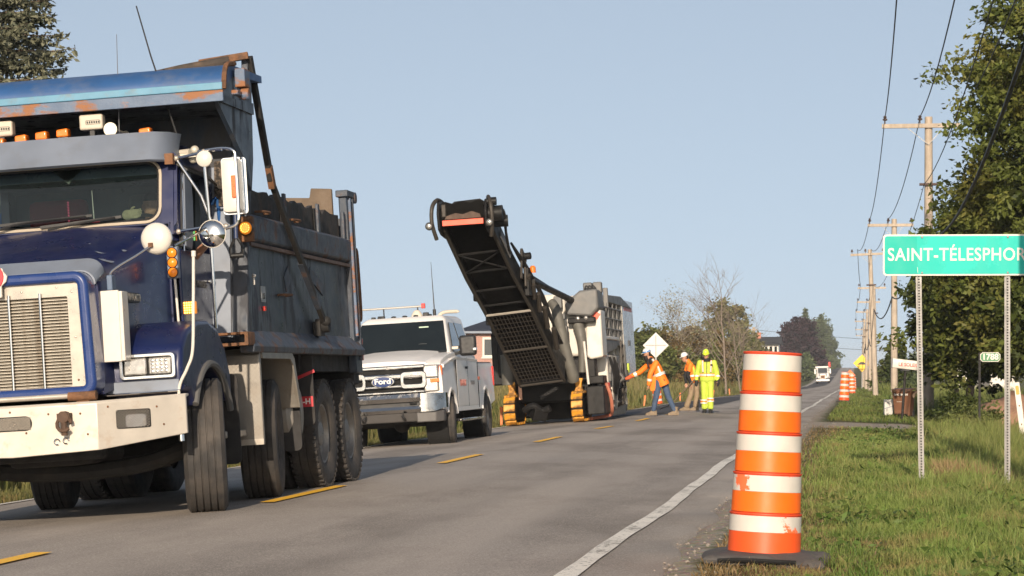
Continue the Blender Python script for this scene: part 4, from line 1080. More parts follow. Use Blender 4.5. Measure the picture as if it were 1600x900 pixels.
RL = part('round_marker_lamp', M_AMBERLIT, T, lambda m: m.lathe([(.004, -.03), (.04, -.026), (.054, -.01), (.056, .02)], (1.285, 1.24, 2.375), 'y', 22), smooth=.7)
part('led_dot', M_LEDDOT, RL, lambda m: [m.sphere((1.285 + q * math.cos(a), 1.213, 2.375 + q * math.sin(a)), .005, 6, 4) for q, n_ in ((0, 1), (.018, 6), (.036, 12)) for a in np.linspace(0, 2 * math.pi, n_, endpoint=False)])
part('lamp_hood', M_BLACKP, RL, lambda m: m.lathe([(.057, -.01), (.061, .0), (.061, .05), (.02, .055)], (1.285, 1.24, 2.375), 'y', 22, True))

SHV = thing('shovel', 'black D-handled shovel hung between the cab and the dump box', 'shovel', (-6.37, 20.06, -.085), (0, R(-3.5), 0))
part('grip', M_BLACKP, SHV, lambda m: (m.cyl((1.17, 1.10, 2.135), (1.29, 1.10, 2.135), .022), m.tube(arc([(1.18, 1.10, 2.135), (1.175, 1.10, 2.20), (1.21, 1.10, 2.27), (1.23, 1.10, 2.30)], 4), .012, 6), m.tube(arc([(1.28, 1.10, 2.135), (1.285, 1.10, 2.20), (1.25, 1.10, 2.27), (1.23, 1.10, 2.30)], 4), .012, 6)))
part('shaft', pm('handle_navy', (.02, .035, .09), .4), SHV, lambda m: m.cyl((1.23, 1.10, 2.28), (1.235, 1.12, 2.62), .019))
part('blade', M_DARK, SHV, lambda m: m.loft([[(1.235 + x_, 1.13 + abs(x_) * .15, z) for x_ in (-w_, -w_ / 2, 0, w_ / 2, w_)] for z, w_ in ((2.62, .04), (2.66, .10), (2.85, .11), (2.92, .05))], False, False))
# ------------------------------------------------------------------ white pickup
M_WPAINT = pm('pickup_white', (0.67, 0.65, 0.625), .4, 0, .03, 2, (0.42, 0.36, 0.30), .12, 3, .55, .85, coat=.2)
M_PCHROME = pm('pickup_chrome', (0.46, 0.45, 0.435), .12, 1, .15, 6, (.12, .11, .10), .5, 4, .5, .7, rv=.06)
M_PGLASS = pm('pickup_glass', (0.010, 0.014, 0.016), .05, 0, .3, 3, spec=.6, rv=.03)
pick = thing('pickup_truck', 'white pickup with chrome grille and roof beacons parked behind the dump truck', 'pickup truck', (-7.87, 43.0, -.20), (0, R(-3.5), 0))
P = pick
def pk_side(m):
    n = 12
    a1 = [(.50 * math.cos(a), .42 + .52 * math.sin(a)) for a in np.linspace(R(160), R(20), n)]
    a2 = [(3.98 + .50 * math.cos(a), .42 + .52 * math.sin(a)) for a in np.linspace(R(160), R(20), n)]
    poly = [(-.86, .62)] + a1 + [(.52, .56), (3.44, .56)] + a2 + [(4.55, .62), (5.2, .70), (5.22, 1.42), (3.17, 1.42), (3.12, 1.55), (.62, 1.60), (.50, 1.60), (-.2, 1.53), (-.72, 1.45), (-.86, 1.36), (-.90, 1.1)]
    rings = []
    for x_, q in ((-1.0, .03), (-.985, 0), (.985, 0), (1.0, .03)):
        rings.append([(x_ if not (z > 1.3) else x_ * .97, y_ + (q if y_ < 1 else -q) * .5, z - (q if z > 1.3 else 0)) for y_, z in poly])
    m.loft(rings)
PB = part('body', M_WPAINT, P, pk_side, bevel=.04, seg=3)
part('hood_bulge', M_WPAINT, P, lambda m: m.loft([[(x_, y_, z0 + h_) for x_, h_ in ((-.80, -.06), (-.70, 0), (-.42, .035), (0, .045), (.42, .035), (.70, 0), (.80, -.06))] for y_, z0 in ((-.80, 1.43), (-.5, 1.50), (.1, 1.57), (.58, 1.63))]), smooth=1.0)
def house(m):
    rings = [[(-.93, .56, 1.57), (.93, .56, 1.57), (.94, 3.12, 1.55), (-.94, 3.12, 1.55)],
             [(-.76, 1.22, 2.20), (.76, 1.22, 2.20), (.78, 2.98, 2.22), (-.78, 2.98, 2.22)],
             [(-.68, 1.36, 2.28), (.68, 1.36, 2.28), (.70, 2.9, 2.29), (-.70, 2.9, 2.29)]]
    m.loft(rings)
CABP = part('cab', M_WPAINT, P, house, bevel=.09, seg=4)
def lerp(a, b, t): return tuple(a[i] + (b[i] - a[i]) * t for i in range(3))
def pane(name, q, off, parent=P, mat=M_PGLASS, r=.04):
    """pane from four corners, set slightly proud"""
    part(name, mat, parent, lambda m: m.add([tuple(Vector(p) + Vector(off)) for p in q] + [tuple(Vector(p) + Vector(off) * .2) for p in q], [(0, 1, 2, 3), (7, 6, 5, 4), (0, 4, 5, 1), (1, 5, 6, 2), (2, 6, 7, 3), (3, 7, 4, 0)]), bevel=.01)
pane('windscreen', [(-.865, .60, 1.615), (.865, .60, 1.615), (.735, 1.185, 2.17), (-.735, 1.185, 2.17)], (0, -.012, .012), CABP)
for s in (-1, 1):
    xs = lambda z: s * (.937 - (z - 1.56) / .65 * .165)
    pane('side_window', [(xs(1.62), .86, 1.62), (xs(1.62), 1.85, 1.62), (xs(2.14), 1.80, 2.14), (xs(2.14), 1.33, 2.14)], (s * .014, 0, .004), CABP)
    pane('rear_side_window', [(xs(1.62), 1.95, 1.62), (xs(1.62), 2.80, 1.62), (xs(2.14), 2.78, 2.14), (xs(2.14), 1.90, 2.14)], (s * .014, 0, .004), CABP)
    DR = part('door', M_WPAINT, P, lambda m: m.box(min(s * .985, s * 1.008), max(s * .985, s * 1.008), .66, 1.86, .64, 1.50), bevel=.012)
    part('handle', M_BLACKP, DR, lambda m: m.box(min(s * 1.005, s * 1.035), max(s * 1.005, s * 1.035), 1.62, 1.80, 1.30, 1.345), bevel=.01)
    part('rear_door', M_WPAINT, P, lambda m: m.box(min(s * .985, s * 1.006), max(s * .985, s * 1.006), 1.88, 3.05, .64, 1.48), bevel=.012)
    part('rocker_step', M_PCHROME, P, lambda m: m.box(min(s * .9, s * 1.08), max(s * .9, s * 1.08), .75, 3.2, .38, .43), bevel=.015)
    MR = part('side_mirror', M_BLACKP, P, lambda m: m.box(min(s * 1.06, s * 1.36), max(s * 1.06, s * 1.36), .72, .86, 1.52, 1.88), bevel=.05, seg=3)
    part('mirror_cap', M_PCHROME, MR, lambda m: m.box(min(s * 1.30, s * 1.372), max(s * 1.30, s * 1.372), .70, .78, 1.60, 1.66), bevel=.01)
    part('mirror_arm', M_BLACKP, MR, lambda m: (m.bar((s * .92, .84, 1.68), (s * 1.08, .80, 1.68), .05, .05), m.bar((s * .92, .84, 1.56), (s * 1.08, .80, 1.58), .05, .05)))
    part('mirror_lamp', M_STAIN, MR, lambda m: m.box(min(s * .93, s * 1.05), max(s * .93, s * 1.05), .71, .76, 1.645, 1.70), bevel=.01)
    part('arch_flare', M_WPAINT, P, lambda m: m.tube([(s * .99, .52 * math.cos(a), .42 + .54 * math.sin(a)) for a in np.linspace(R(165), R(12), 14)], .035, 6))
    part('arch_flare', M_WPAINT, P, lambda m: m.tube([(s * .99, 3.98 + .52 * math.cos(a), .42 + .54 * math.sin(a)) for a in np.linspace(R(165), R(12), 14)], .035, 6))
    part('arch_liner', M_HOLE, P, lambda m: m.cyl((s * .60, 0, .43), (s * .97, 0, .43), .50, n=24))
    part('arch_liner', M_HOLE, P, lambda m: m.cyl((s * .60, 3.98, .43), (s * .97, 3.98, .43), .50, n=24))
    for y_ in (0, 3.98):
        tyre(P, 'tyre', (s * .915, y_, .41), .415, .25, .235, R(8) if y_ == 0 else 0, s, ribs=4, n=40)
    # lamp cluster
    HX = sorted((s * .70, s * .965))
    HL = part('headlamp', M_LAMP, P, lambda m: m.loft([[(s * x_, y_, z) for x_, y_ in ((.69, -.96), (.93, -.92), (.985, -.78), (.69, -.80))] for z in (.93, 1.38)]), bevel=.02)
    part('lamp_divider', M_BLACKP, HL, lambda m: m.bar((s * .69, -.968, 1.17), (s * .94, -.925, 1.17), .012, .03))
    part('turn_lamp', M_AMBER, HL, lambda m: m.box(min(s * .80, s * .95), max(s * .80, s * .95), -.965, -.90, 1.085, 1.145), bevel=.008)
    part('lamp_edge_reflector', M_ORREF, HL, lambda m: m.box(min(s * .955, s * .995), max(s * .955, s * .995), -.86, -.79, 1.20, 1.36), bevel=.008)
    part('bumper_end', M_PCHROME, P, lambda m: m.loft([[(s * .62, -1.10, z0), (s * .86, -1.07, z0), (s * 1.02, -.92, z0 + dz), (s * 1.03, -.62, z0 + dz), (s * .95, -.62, z0 + dz), (s * .60, -.9, z0)] for z0, dz in ((.60, .05), (.68, .0), (.86, .0), (.91, -.01))]), smooth=.8)
    part('bumper_valance', pm('bumper_grey', (.085, .08, .077), .5), P, lambda m: m.loft([[(s * .55, -1.07, z0), (s * .88, -1.0, z0), (s * .99, -.85, z0), (s * .99, -.65, z0), (s * .5, -.8, z0)] for z0 in (.42, .62)]), bevel=.02)
# front
GR = part('grille', M_HOLE, P, lambda m: m.box(-.70, .70, -.93, -.86, .88, 1.40), bevel=.02)
part('grille_top_bar', M_PCHROME, GR, lambda m: m.box(-.72, .72, -.975, -.92, 1.335, 1.40), bevel=.02)
part('grille_mid_bar', M_PCHROME, GR, lambda m: m.box(-.70, .70, -1.005, -.92, 1.165, 1.265), bevel=.03)
part('grille_mid_bar', M_PCHROME, GR, lambda m: m.box(-.70, .70, -1.0, -.92, 1.02, 1.075), bevel=.02)
for s in (-1, 1):
    part('grille_bracket', M_PCHROME, GR, lambda m: m.ring_prism(rrect(min(s * .30, s * .74), max(s * .30, s * .74), 1.0, 1.285, .07, 4), rrect(min(s * .355, s * .67), max(s * .355, s * .67), 1.075, 1.205, .04, 4), 'y', -1.01, -.93), bevel=.01)
part('grille_lower_bar', M_PCHROME, GR, lambda m: m.box(-.70, .70, -.975, -.92, .925, .965), bevel=.012)
OV = part('emblem_oval', M_PCHROME, P, lambda m: m.lathe([(.004, -.02), (.17, -.018), (.185, 0), (.185, .02)], (0, 0, 0), 'y', 28), loc=(0, -1.02, 1.135), smooth=.5)
OV.scale = (1.12, 1, .55)
part('oval_field', pm('oval_navy', (.012, .03, .12), .2, coat=.5), OV, lambda m: m.lathe([(.003, -.024), (.155, -.0225), (.157, -.019)], (0, 0, 0), 'y', 28))
text('oval_letters', 'Ford', .17, M_LETTER, OV, (0, -.027, .01), (R(90), 0, 0), .004, 1.25).scale = (.78, 1.35, 1)
part('bumper_bar', M_PCHROME, P, lambda m: m.loft([[(x_, y_, z) for y_, z in ((-1.10, .775), (-1.13, .845), (-1.10, .91), (-.98, .915), (-.98, .775))] for x_ in (-.64, .64)]), smooth=.8)
part('bumper_lower_bar', M_PCHROME, P, lambda m: m.loft([[(x_, y_, z) for y_, z in ((-1.09, .595), (-1.12, .65), (-1.09, .70), (-.98, .70), (-.98, .595))] for x_ in (-.64, .64)]), smooth=.8)
part('bumper_opening', M_BLACKP, P, lambda m: m.box(-.64, .64, -1.05, -.9, .68, .81))
part('air_dam', pm('bumper_grey', (.16, .155, .15), .5), P, lambda m: m.loft([[(x_, -1.07, .60), (x_, -.98, .44), (x_, -.85, .44), (x_, -.85, .60)] for x_ in (-.62, .62)]), bevel=.02)
part('tow_hook', M_BLACKP, P, lambda m: m.tube(arc([(.32, -1.08, .56), (.32, -1.14, .54), (.36, -1.15, .50), (.36, -1.08, .47)], 4), .02, 6))
part('tow_hook', M_BLACKP, P, lambda m: m.tube(arc([(-.32, -1.08, .56), (-.32, -1.14, .54), (-.36, -1.15, .50), (-.36, -1.08, .47)], 4), .02, 6))
part('bumper_hook', M_BLACKP, P, lambda m: m.tube(arc([(.47, -1.06, .74), (.47, -1.10, .75), (.55, -1.10, .75), (.55, -1.06, .74)], 4), .016, 6))
part('cowl_strip', M_BLACKP, P, lambda m: m.loft([[(x_, .50, 1.605), (x_, .66, 1.635), (x_, .66, 1.60)] for x_ in (-.86, .86)]))
part('dash_card', pm('card_green', (.45, .55, .42), .6), P, lambda m: m.obox((-.12, .665, 1.665), (.22, .006, .07), (-40, 0, 0)))
part('screen_sticker', pm('card_green', (.45, .55, .42), .6), P, lambda m: m.obox((.40, 1.06, 2.075), (.17, .006, .03), (-40, 0, 0)))
part('wheel_silhouette', pm('cabin_grey', (.035, .04, .042), .6), P, lambda m: m.tube([(.42 + .16 * math.cos(a), .715 - .03 * math.sin(a) + .06, 1.70 + .075 * math.sin(a)) for a in np.linspace(0, 3.3, 12)], .012, 5))
# side lettering and red stripe
text('door_letters', 'TRAVAUX', .16, pm('letter_red_faded', (.55, .2, .16), .5), P, (1.0105, 1.28, 1.05), (R(90), 0, R(90)), .002)
text('door_letters', 'ROUTIERS', .10, pm('letter_grey', (.4, .36, .34), .5), P, (1.0085, 2.4, 1.05), (R(90), 0, R(90)), .002)
part('bed_stripe', M_ORREF, P, lambda m: m.box(1.0, 1.012, 3.1, 3.3, 1.10, 1.16))
# roof gear
for x_ in (-.45, -.2, 0, .2, .45):
    part('cab_lamp', M_BLACKP, P, lambda m: m.sphere((x_, 1.45, 2.295), (.05, .05, .02), 8, 5))
LB = part('roof_bar', pm('bar_white', (.40, .38, .35), .4, .3), P, lambda m: m.cyl((-1.0, 1.7, 2.47), (.28, 1.7, 2.47), .018))
part('bar_post', M_BLACKP, LB, lambda m: (m.cyl((-.42, 1.7, 2.26), (-.42, 1.7, 2.47), .012), m.cyl((.2, 1.7, 2.26), (.2, 1.7, 2.47), .012)))
part('bar_tip', M_RED, LB, lambda m: m.box(.27, .34, 1.67, 1.73, 2.43, 2.52), bevel=.01)
part('roof_beacon', pm('beacon_cream', (.55, .50, .42), .3), P, lambda m: m.lathe([(.11, 0), (.10, .05), (.06, .11), (.03, .13)], (.19, 1.65, 2.275), 'z', 16))
part('roof_rack_lamp', pm('lamp_case_cream', (.62, .56, .47), .5), P, lambda m: m.tube(arc([(.60, 1.5, 2.24), (.64, 1.5, 2.30), (.73, 1.5, 2.33), (.93, 1.5, 2.33), (.96, 1.5, 2.31)], 4), .032, 8))
part('roof_antenna', M_BLACKP, P, lambda m: (m.cyl((.50, 1.7, 2.27), (.50, 1.7, 2.40), .03), m.tube([(.50, 1.7, 2.38), (.49, 1.7, 3.25)], [.012, .004], 5)))
part('roof_lamp_pair', M_BLACKP, P, lambda m: (m.box(.32, .42, 1.5, 1.6, 2.28, 2.35), m.box(-.5, -.38, 1.5, 1.6, 2.28, 2.33), m.box(-.62, -.55, 1.5, 1.6, 2.28, 2.32)), bevel=.01)
part('bed_rail', M_BLACKP, P, lambda m: m.box(-.95, .95, 3.2, 5.18, 1.41, 1.435))
part('cab_gap', M_HOLE, P, lambda m: m.box(-1.004, 1.004, 3.10, 3.15, .60, 1.46))
for s in (-1, 1):
    part('tail_lamp', M_RED, P, lambda m: m.box(min(s * .96, s * 1.005), max(s * .96, s * 1.005), 5.14, 5.215, .98, 1.36), bevel=.02)
    part('fender_crease', M_WPAINT, P, lambda m: m.loft([[(s * x_, y_, z) for x_, z in ((.95, zt - .10), (1.012, zt - .07), (1.015, zt - .03), (.95, zt))] for y_, zt in ((-.75, 1.40), (.0, 1.49), (.64, 1.54), (1.9, 1.52), (3.08, 1.50))]), smooth=1.0)
    part('door_seam', M_HOLE, P, lambda m: m.box(min(s * .99, s * 1.0095), max(s * .99, s * 1.0095), 1.862, 1.878, .64, 1.50))
    part('front_door_seam', M_HOLE, P, lambda m: m.box(min(s * .99, s * 1.004), max(s * .99, s * 1.004), .635, .655, .64, 1.52))
part('chassis', M_DARK, P, lambda m: m.box(-.5, .5, -.7, 5.0, .40, .62))
part('front_axle', M_DARK, P, lambda m: (m.cyl((-.85, 0, .40), (.85, 0, .40), .06), m.sphere((.1, 0, .4), .15)))

# ------------------------------------------------------------------ milling machine
M_MW = pm('machine_white', (0.58, 0.545, 0.48), .4, 0, .06, 2, (0.30, 0.25, 0.20), .45, 2.5, .5, .75)
M_MG = pm('machine_grey', (0.125, 0.125, 0.122), .55, 0, .15, 3, (0.17, 0.145, 0.12), .45, 3, .48, .7)
M_MD = pm('machine_dark', (0.011, 0.0108, 0.011), .5, 0, .3, 3, (0.03, 0.025, 0.022), .4, 3, .5, .72, spec=.2)
M_BELT = pm('belt_rubber', (0.005, 0.0048, 0.0046), .85, 0, .3, 5, spec=.1)
M_HOSE = pm('hose_olive', (0.105, 0.10, 0.085), .6, 0, .2, 5, (.05, .045, .04), .4, 4)
M_MY = pm('machine_yellow', (0.62, 0.27, 0.018), .55, 0, .2, 5, (0.045, 0.03, 0.02), .85, 5, .44, .6)
M_GRID = pm('guard_steel', (0.045, 0.038, 0.031), .6, .3, .3, 4)
M_REDB = pm('band_red_orange', (0.80, 0.10, 0.05), .5, 0, .1)
mill = thing('milling_machine', 'large road milling machine with raised black loading conveyor behind the pickup', 'milling machine', (-7.5, 61.5, -.17), (0, R(-3.5), 0))
K = mill
# conveyor axis from the foot to the head, swung a little to its right
c0, c1, c2 = Vector((.07, -1.2, 1.12)), Vector((-.28, -3.6, 2.75)), Vector((-.66, -7.0, 4.62))
def csec(p, d, hw):
    d = d.normalized(); sx = Vector((1, 0, 0)) - d * d.x; sx.normalize(); up = sx.cross(d) * -1
    if up.z < 0: up = -up
    return p, sx, up, hw
stations = [csec(c0, c1 - c0, .50), csec(c1, c2 - c0, .50), csec(c1.lerp(c2, .5) + Vector((0, 0, -.10)), c2 - c1, .49), csec(c2, c2 - c1 + Vector((0, 0, -.4)), .48)]
def cpt(i, a, b):
    p, sx, up, hw = stations[i]
    return p + sx * a * hw + up * b
for s in (-1, 1):
    part('conveyor_side', M_MD, K, lambda m: m.loft([[cpt(i, s * 1.0, -.16), cpt(i, s * 1.10, -.16), cpt(i, s * 1.10, .36), cpt(i, s * 1.0, .36)] for i in range(4)]), bevel=.015)
    part('conveyor_rail', M_GRID, K, lambda m: m.tube([cpt(i, s * 1.08, -.18) for i in range(4)], .045, 6))
part('conveyor_belt', M_BELT, K, lambda m: m.loft([[cpt(i, -.98, .02), cpt(i, .98, .02), cpt(i, .98, .08), cpt(i, -.98, .08)] for i in range(4)]))
part('conveyor_cover', M_MD, K, lambda m: m.loft([[cpt(i, -1.0, .36), cpt(i, 1.0, .36), cpt(i, .6, .50), cpt(i, -.6, .50)] for i in range(4)]))
def lerpst(t, a, b):
    q = t * 3; i = min(int(q), 2); u = q - i
    return cpt(i, a, b).lerp(cpt(i + 1, a, b), u)
for t_ in (.42, .55, .70, .82):
    part('conveyor_crossbar', M_MD, K, lambda m: m.tube([lerpst(t_, -1.0, -.13), lerpst(t_, 1.0, -.13)], .028, 6))
part('conveyor_brace', M_MD, K, lambda m: m.tube([lerpst(.70, -1, -.14), lerpst(.82, 1, -.14)], .02, 5))
part('conveyor_brace', M_MD, K, lambda m: m.tube([lerpst(.70, 1, -.14), lerpst(.82, -1, -.14)], .02, 5))
# wire guard under the lower half, in two frames
for ta, tb in ((.02, .175), (.18, .36)):
    part('guard_mesh', M_GRID, K, lambda m: ([m.tube([lerpst(ta, a, -.20), lerpst(tb, a, -.20)], .011, 4, False) for a in np.linspace(-1, 1, 13)], [m.tube([lerpst(ta + (tb - ta) * q, -1, -.20), lerpst(ta + (tb - ta) * q, 1, -.20)], .007, 4, False) for q in np.linspace(0, 1, 10)]))
part('guard_bar', M_STAIN, K, lambda m: m.tube([lerpst(.365, -1.06, -.22), lerpst(.365, 1.06, -.22)], .03, 6))
part('guard_bar', M_GRID, K, lambda m: m.tube([lerpst(.178, -1.06, -.22), lerpst(.178, 1.06, -.22)], .03, 6))
part('guard_bar', M_GRID, K, lambda m: m.tube([lerpst(.01, -1.06, -.22), lerpst(.01, 1.06, -.22)], .03, 6))
# head
HD = c2 + Vector((-.03, -.28, .05))
part('head_drum', M_BELT, K, lambda m: m.cyl(HD + Vector((-.5, .1, .05)), HD + Vector((.5, .1, .05)), .20, n=20))
part('head_band', M_REDB, K, lambda m: m.box(HD.x - .45, HD.x + .45, HD.y - .16, HD.y - .13, HD.z - .17, HD.z - .05), bevel=.008)
part('head_lip', M_BELT, K, lambda m: m.loft([[(HD.x + x_, HD.y - .10 + q, HD.z + z) for x_, z in [(-.46, -.02)] + [(-.46 + .92 * j / 10, .33 + .03 * math.sin(j * 1.6)) for j in range(11)] + [(.46, -.02)]] for q in (0, .03)]))
part('head_spoil', pm('millings_brown', (.09, .06, .045), .95, 0, .4, 8, bump=.8, bs=30), K, lambda m: m.loft([[(HD.x + x_, HD.y - .13 + q, HD.z + z) for x_, z in [(-.40, -.03), (-.36, .04), (-.15, .10), (.0, .06), (.2, .12), (.38, .05), (.40, -.03)]] for q in (0, .02)]))
for s in (-1, 1):
    part('head_side_plate', M_MD, K, lambda m: m.prism([(HD.y - .20, HD.z - .25), (HD.y - .26, HD.z + .1), (HD.y - .12, HD.z + .36), (HD.y + .3, HD.z + .42), (HD.y + .9, HD.z + .10), (HD.y + .7, HD.z - .40), (HD.y + .1, HD.z - .35)], 'x', HD.x + s * .52 - .03, HD.x + s * .52 + .03), bevel=.02)
    part('head_guard_tube', M_GRID, K, lambda m: m.tube(arc([(HD.x + s * .60, HD.y - .10, HD.z - .45), (HD.x + s * .66, HD.y - .25, HD.z - .1), (HD.x + s * .64, HD.y - .22, HD.z + .25), (HD.x + s * .56, HD.y + .05, HD.z + .42), (HD.x + s * .50, HD.y + .5, HD.z + .36)], 5), .045, 8))
    WLp = part('head_work_lamp', M_MD, K, lambda m: m.lathe([(.04, .10), (.085, .08), (.09, 0), (.085, -.01)], (HD.x + s * (.72 if s < 0 else .60), HD.y - .28, HD.z - .16), 'y', 14))
    part('lamp_lens', M_LAMP, WLp, lambda m: m.sphere((HD.x + s * (.72 if s < 0 else .60), HD.y - .30, HD.z - .16), (.065, .03, .065)))
part('head_motor', M_MD, K, lambda m: (m.cyl((HD.x + .52, HD.y + .1, HD.z + .05), (HD.x + .85, HD.y + .1, HD.z + .05), .17, n=16), m.cyl((HD.x + .6, HD.y + .45, HD.z - .1), (HD.x + .9, HD.y + .5, HD.z - .1), .13), m.cyl((HD.x + .55, HD.y - .1, HD.z + .30), (HD.x + .75, HD.y - .1, HD.z + .30), .09)))
part('head_hose', M_BLACKP, K, lambda m: m.tube(arc([(HD.x + .6, HD.y, HD.z + .2), (HD.x + .85, HD.y + .2, HD.z + .1), (HD.x + .8, HD.y + .8, HD.z - .35), (HD.x + .75, HD.y + 1.6, HD.z - .75)], 5), .035, 6))
part('head_bracket', M_GRID, K, lambda m: m.box(HD.x - .46, HD.x - .36, HD.y - .14, HD.y - .05, HD.z + .02, HD.z + .3), bevel=.02)
# fold link and cylinders on the near side
def near(t, b, o=.0): return lerpst(t, 1.15 + o, b)
part('fold_link', M_GRID, K, lambda m: (m.bar(near(.60, -.1, .15), near(.60, .62, .15), .05, .09), m.bar(near(.53, -.1, .15), near(.55, .55, .15), .05, .09), m.bar(near(.54, .55, .15), near(.61, .62, .15), .06, .12)), bevel=.01)
part('fold_bracket', M_MD, K, lambda m: (m.box(near(.5, .1).x, near(.5, .1).x + .12, near(.5, .1).y - .1, near(.5, .1).y + .5, near(.5, .1).z - .3, near(.5, .1).z + .35), m.cyl(near(.57, .58, .0), near(.57, .58, .5), .08)), bevel=.02)
part('lift_cylinder', M_MD, K, lambda m: (m.cyl(near(.52, .25, .2), Vector((.75, .4, 2.9)), .05), m.cyl(near(.45, .3, .2), Vector((.78, .35, 2.95)), .075)))
part('conveyor_hydraulics', M_GRID, K, lambda m: [m.cyl(near(t_, .05, .1), near(t_ + .07, .2, .25), .06) for t_ in (.12, .22, .30, .38, .46)])
part('hydraulic_hose', M_BLACKP, K, lambda m: [m.tube(arc([near(.1, .3, .1 + .08 * k), near(.3, .45 - .1 * k, .25), near(.5, .38, .1 + .08 * k), near(.75, .3, .12)], 5), .03, 6) for k in range(3)])
part('conveyor_decal', pm('decal_grey', (.20, .20, .20), .6), K, lambda m: m.bar(near(.72, .12, .0), near(.86, .12, .0), .02, .16))
part('warning_lamp', M_AMBER, K, lambda m: m.lathe([(.07, 0), (.07, .12), (.04, .16)], (near(.47, .45, .3).x, near(.47, .45, .3).y, near(.47, .45, .3).z), 'z', 12))
part('far_bracket', M_MD, K, lambda m: [m.obox(tuple(lerpst(t_, -1.2, 0)), (.12, .3, .3)) for t_ in (.30, .48)], bevel=.03)
# main frame
part('drum_housing', M_MD, K, lambda m: m.box(-1.25, 1.28, 2.9, 5.6, .12, 1.5), bevel=.05)
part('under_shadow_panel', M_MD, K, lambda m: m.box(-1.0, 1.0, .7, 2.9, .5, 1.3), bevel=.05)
part('scraper_blade', M_MD, K, lambda m: m.box(-.7, .6, 2.2, 2.3, .06, .55))
part('front_frame', M_MD, K, lambda m: (m.box(-1.15, 1.2, .35, .8, 1.0, 1.55), m.box(-1.2, -.7, .2, .9, 1.2, 2.2)), bevel=.04)
part('engine_cover', M_MW, K, lambda m: m.loft([[(x_, y_, z) for y_, z in ((.35, 1.6), (.35, 2.55), (.9, 3.12), (3.2, 3.18), (3.2, 1.6))] for x_ in (-1.1, 1.12)]), bevel=.08, seg=3)
part('front_white_panel', M_MW, K, lambda m: m.box(-.2, .55, .3, .5, 2.55, 3.16), bevel=.06)
part('grey_bonnet', M_MG, K, lambda m: m.loft([[(x_, y_, z) for x_, z in ((.60, 2.62), (.56, 2.9), (.95, 3.20), (1.38, 3.22), (1.40, 2.75), (1.2, 2.55))] for y_ in (.0, 1.4)]), bevel=.06, seg=3)
part('bonnet_shelf', M_MD, K, lambda m: m.box(.62, 1.3, -.05, .4, 2.40, 2.54), bevel=.03)
for x_ in (.88, 1.08):
    WLp = part('work_lamp', M_MD, K, lambda m: m.lathe([(.03, .08), (.06, .06), (.065, 0)], (x_, -.06, 2.52), 'y', 12))
    part('lamp_lens', M_LAMP, WLp, lambda m: m.sphere((x_, -.07, 2.52), (.05, .03, .05)))
part('air_intake', M_MG, K, lambda m: [m.box(.95 + k * .24, 1.17 + k * .24, .9, 1.2, 3.15, 3.42) for k in range(2)], bevel=.03)
part('intake_hose', M_BLACKP, K, lambda m: [m.tube(arc([(1.0 + k * .08, .75, 3.22), (1.05 + k * .08, .72, 3.33), (1.13 + k * .08, .75, 3.24)], 4), .02, 5) for k in range(3)])
part('side_tank', M_MW, K, lambda m: m.loft([[(x_, y_, z) for x_, z in ((.96, 1.62), (1.05, 2.55), (1.42, 2.72), (1.42, 1.55), (1.1, 1.5))] for y_ in (.25, 1.3)]), bevel=.05, seg=3)
part('tank_stripe', M_REDB, K, lambda m: m.obox((1.30, .235, 2.58), (.16, .02, .16), (0, 35, 0)))
part('side_panel', M_MW, K, lambda m: m.box(1.0, 1.28, 1.3, 2.8, 1.5, 2.2), bevel=.04)
part('rear_body', M_MW, K, lambda m: m.box(-1.1, 1.12, 6.6, 10.0, 1.3, 3.1), bevel=.08, seg=3)
RB = part('rear_side_panel', pm('panel_pale', (.40, .40, .40), .25, .2, .05, 3, (.3, .28, .26), .3, 2), K, lambda m: m.box(1.1, 1.34, 6.8, 10.2, 1.05, 3.16), bevel=.04)
part('panel_red_print', pm('print_red', (.5, .12, .10), .5), RB, lambda m: m.box(1.341, 1.345, 7.4, 9.8, 2.86, 2.98))
part('panel_handle', M_BLACKP, RB, lambda m: m.box(1.34, 1.37, 8.3, 8.6, 1.9, 2.05))
part('panel_edge', M_MW, RB, lambda m: m.box(1.12, 1.36, 6.66, 6.80, 1.05, 3.16), bevel=.02)
# operator platform
part('platform_floor', M_MG, K, lambda m: m.box(-1.1, 1.32, 3.0, 6.6, 1.88, 2.0))
part('platform_toe_board', M_MW, K, lambda m: m.box(1.0, 1.40, 1.35, 4.9, 2.0, 2.09), bevel=.02)
part('platform_apron', M_MG, K, lambda m: m.loft([[(x_, y_, z) for y_, z in ((1.4, 2.0), (4.9, 2.0), (4.4, 1.78), (1.4, 1.62))] for x_ in (1.0, 1.38)]), bevel=.03)
part('canopy', M_MG, K, lambda m: m.loft([[(x_, y_, z) for y_, z in ((2.9, 3.02), (3.1, 3.16), (6.6, 3.22), (9.4, 3.0), (9.4, 2.94), (2.9, 2.96))] for x_ in (-1.2, 1.36)]), bevel=.03)
for y_ in (1.6, 2.9, 4.1, 5.2, 6.3):
    part('rail_post', M_MG, K, lambda m: m.cyl((1.34, y_, 2.0), (1.34, y_, 2.95), .028))
for z_ in (2.28, 2.55, 2.82):
    part('guard_rail', M_MG, K, lambda m: m.cyl((1.34, 1.5, z_), (1.34, 6.5, z_), .024))
part('canopy_post', M_MG, K, lambda m: m.box(1.24, 1.36, 2.9, 3.05, 2.0, 3.34), bevel=.02)
part('console', M_MD, K, lambda m: (m.box(.5, 1.2, 2.4, 2.8, 2.0, 2.85), m.box(.35, 1.25, 2.3, 2.7, 2.78, 2.9)), bevel=.04)
part('operator_seat', pm('seat_dark_red', (.12, .03, .03), .8), K, lambda m: (m.box(.6, 1.1, 4.2, 4.7, 2.3, 2.45), m.box(.6, 1.1, 4.65, 4.8, 2.4, 2.9)), bevel=.06)
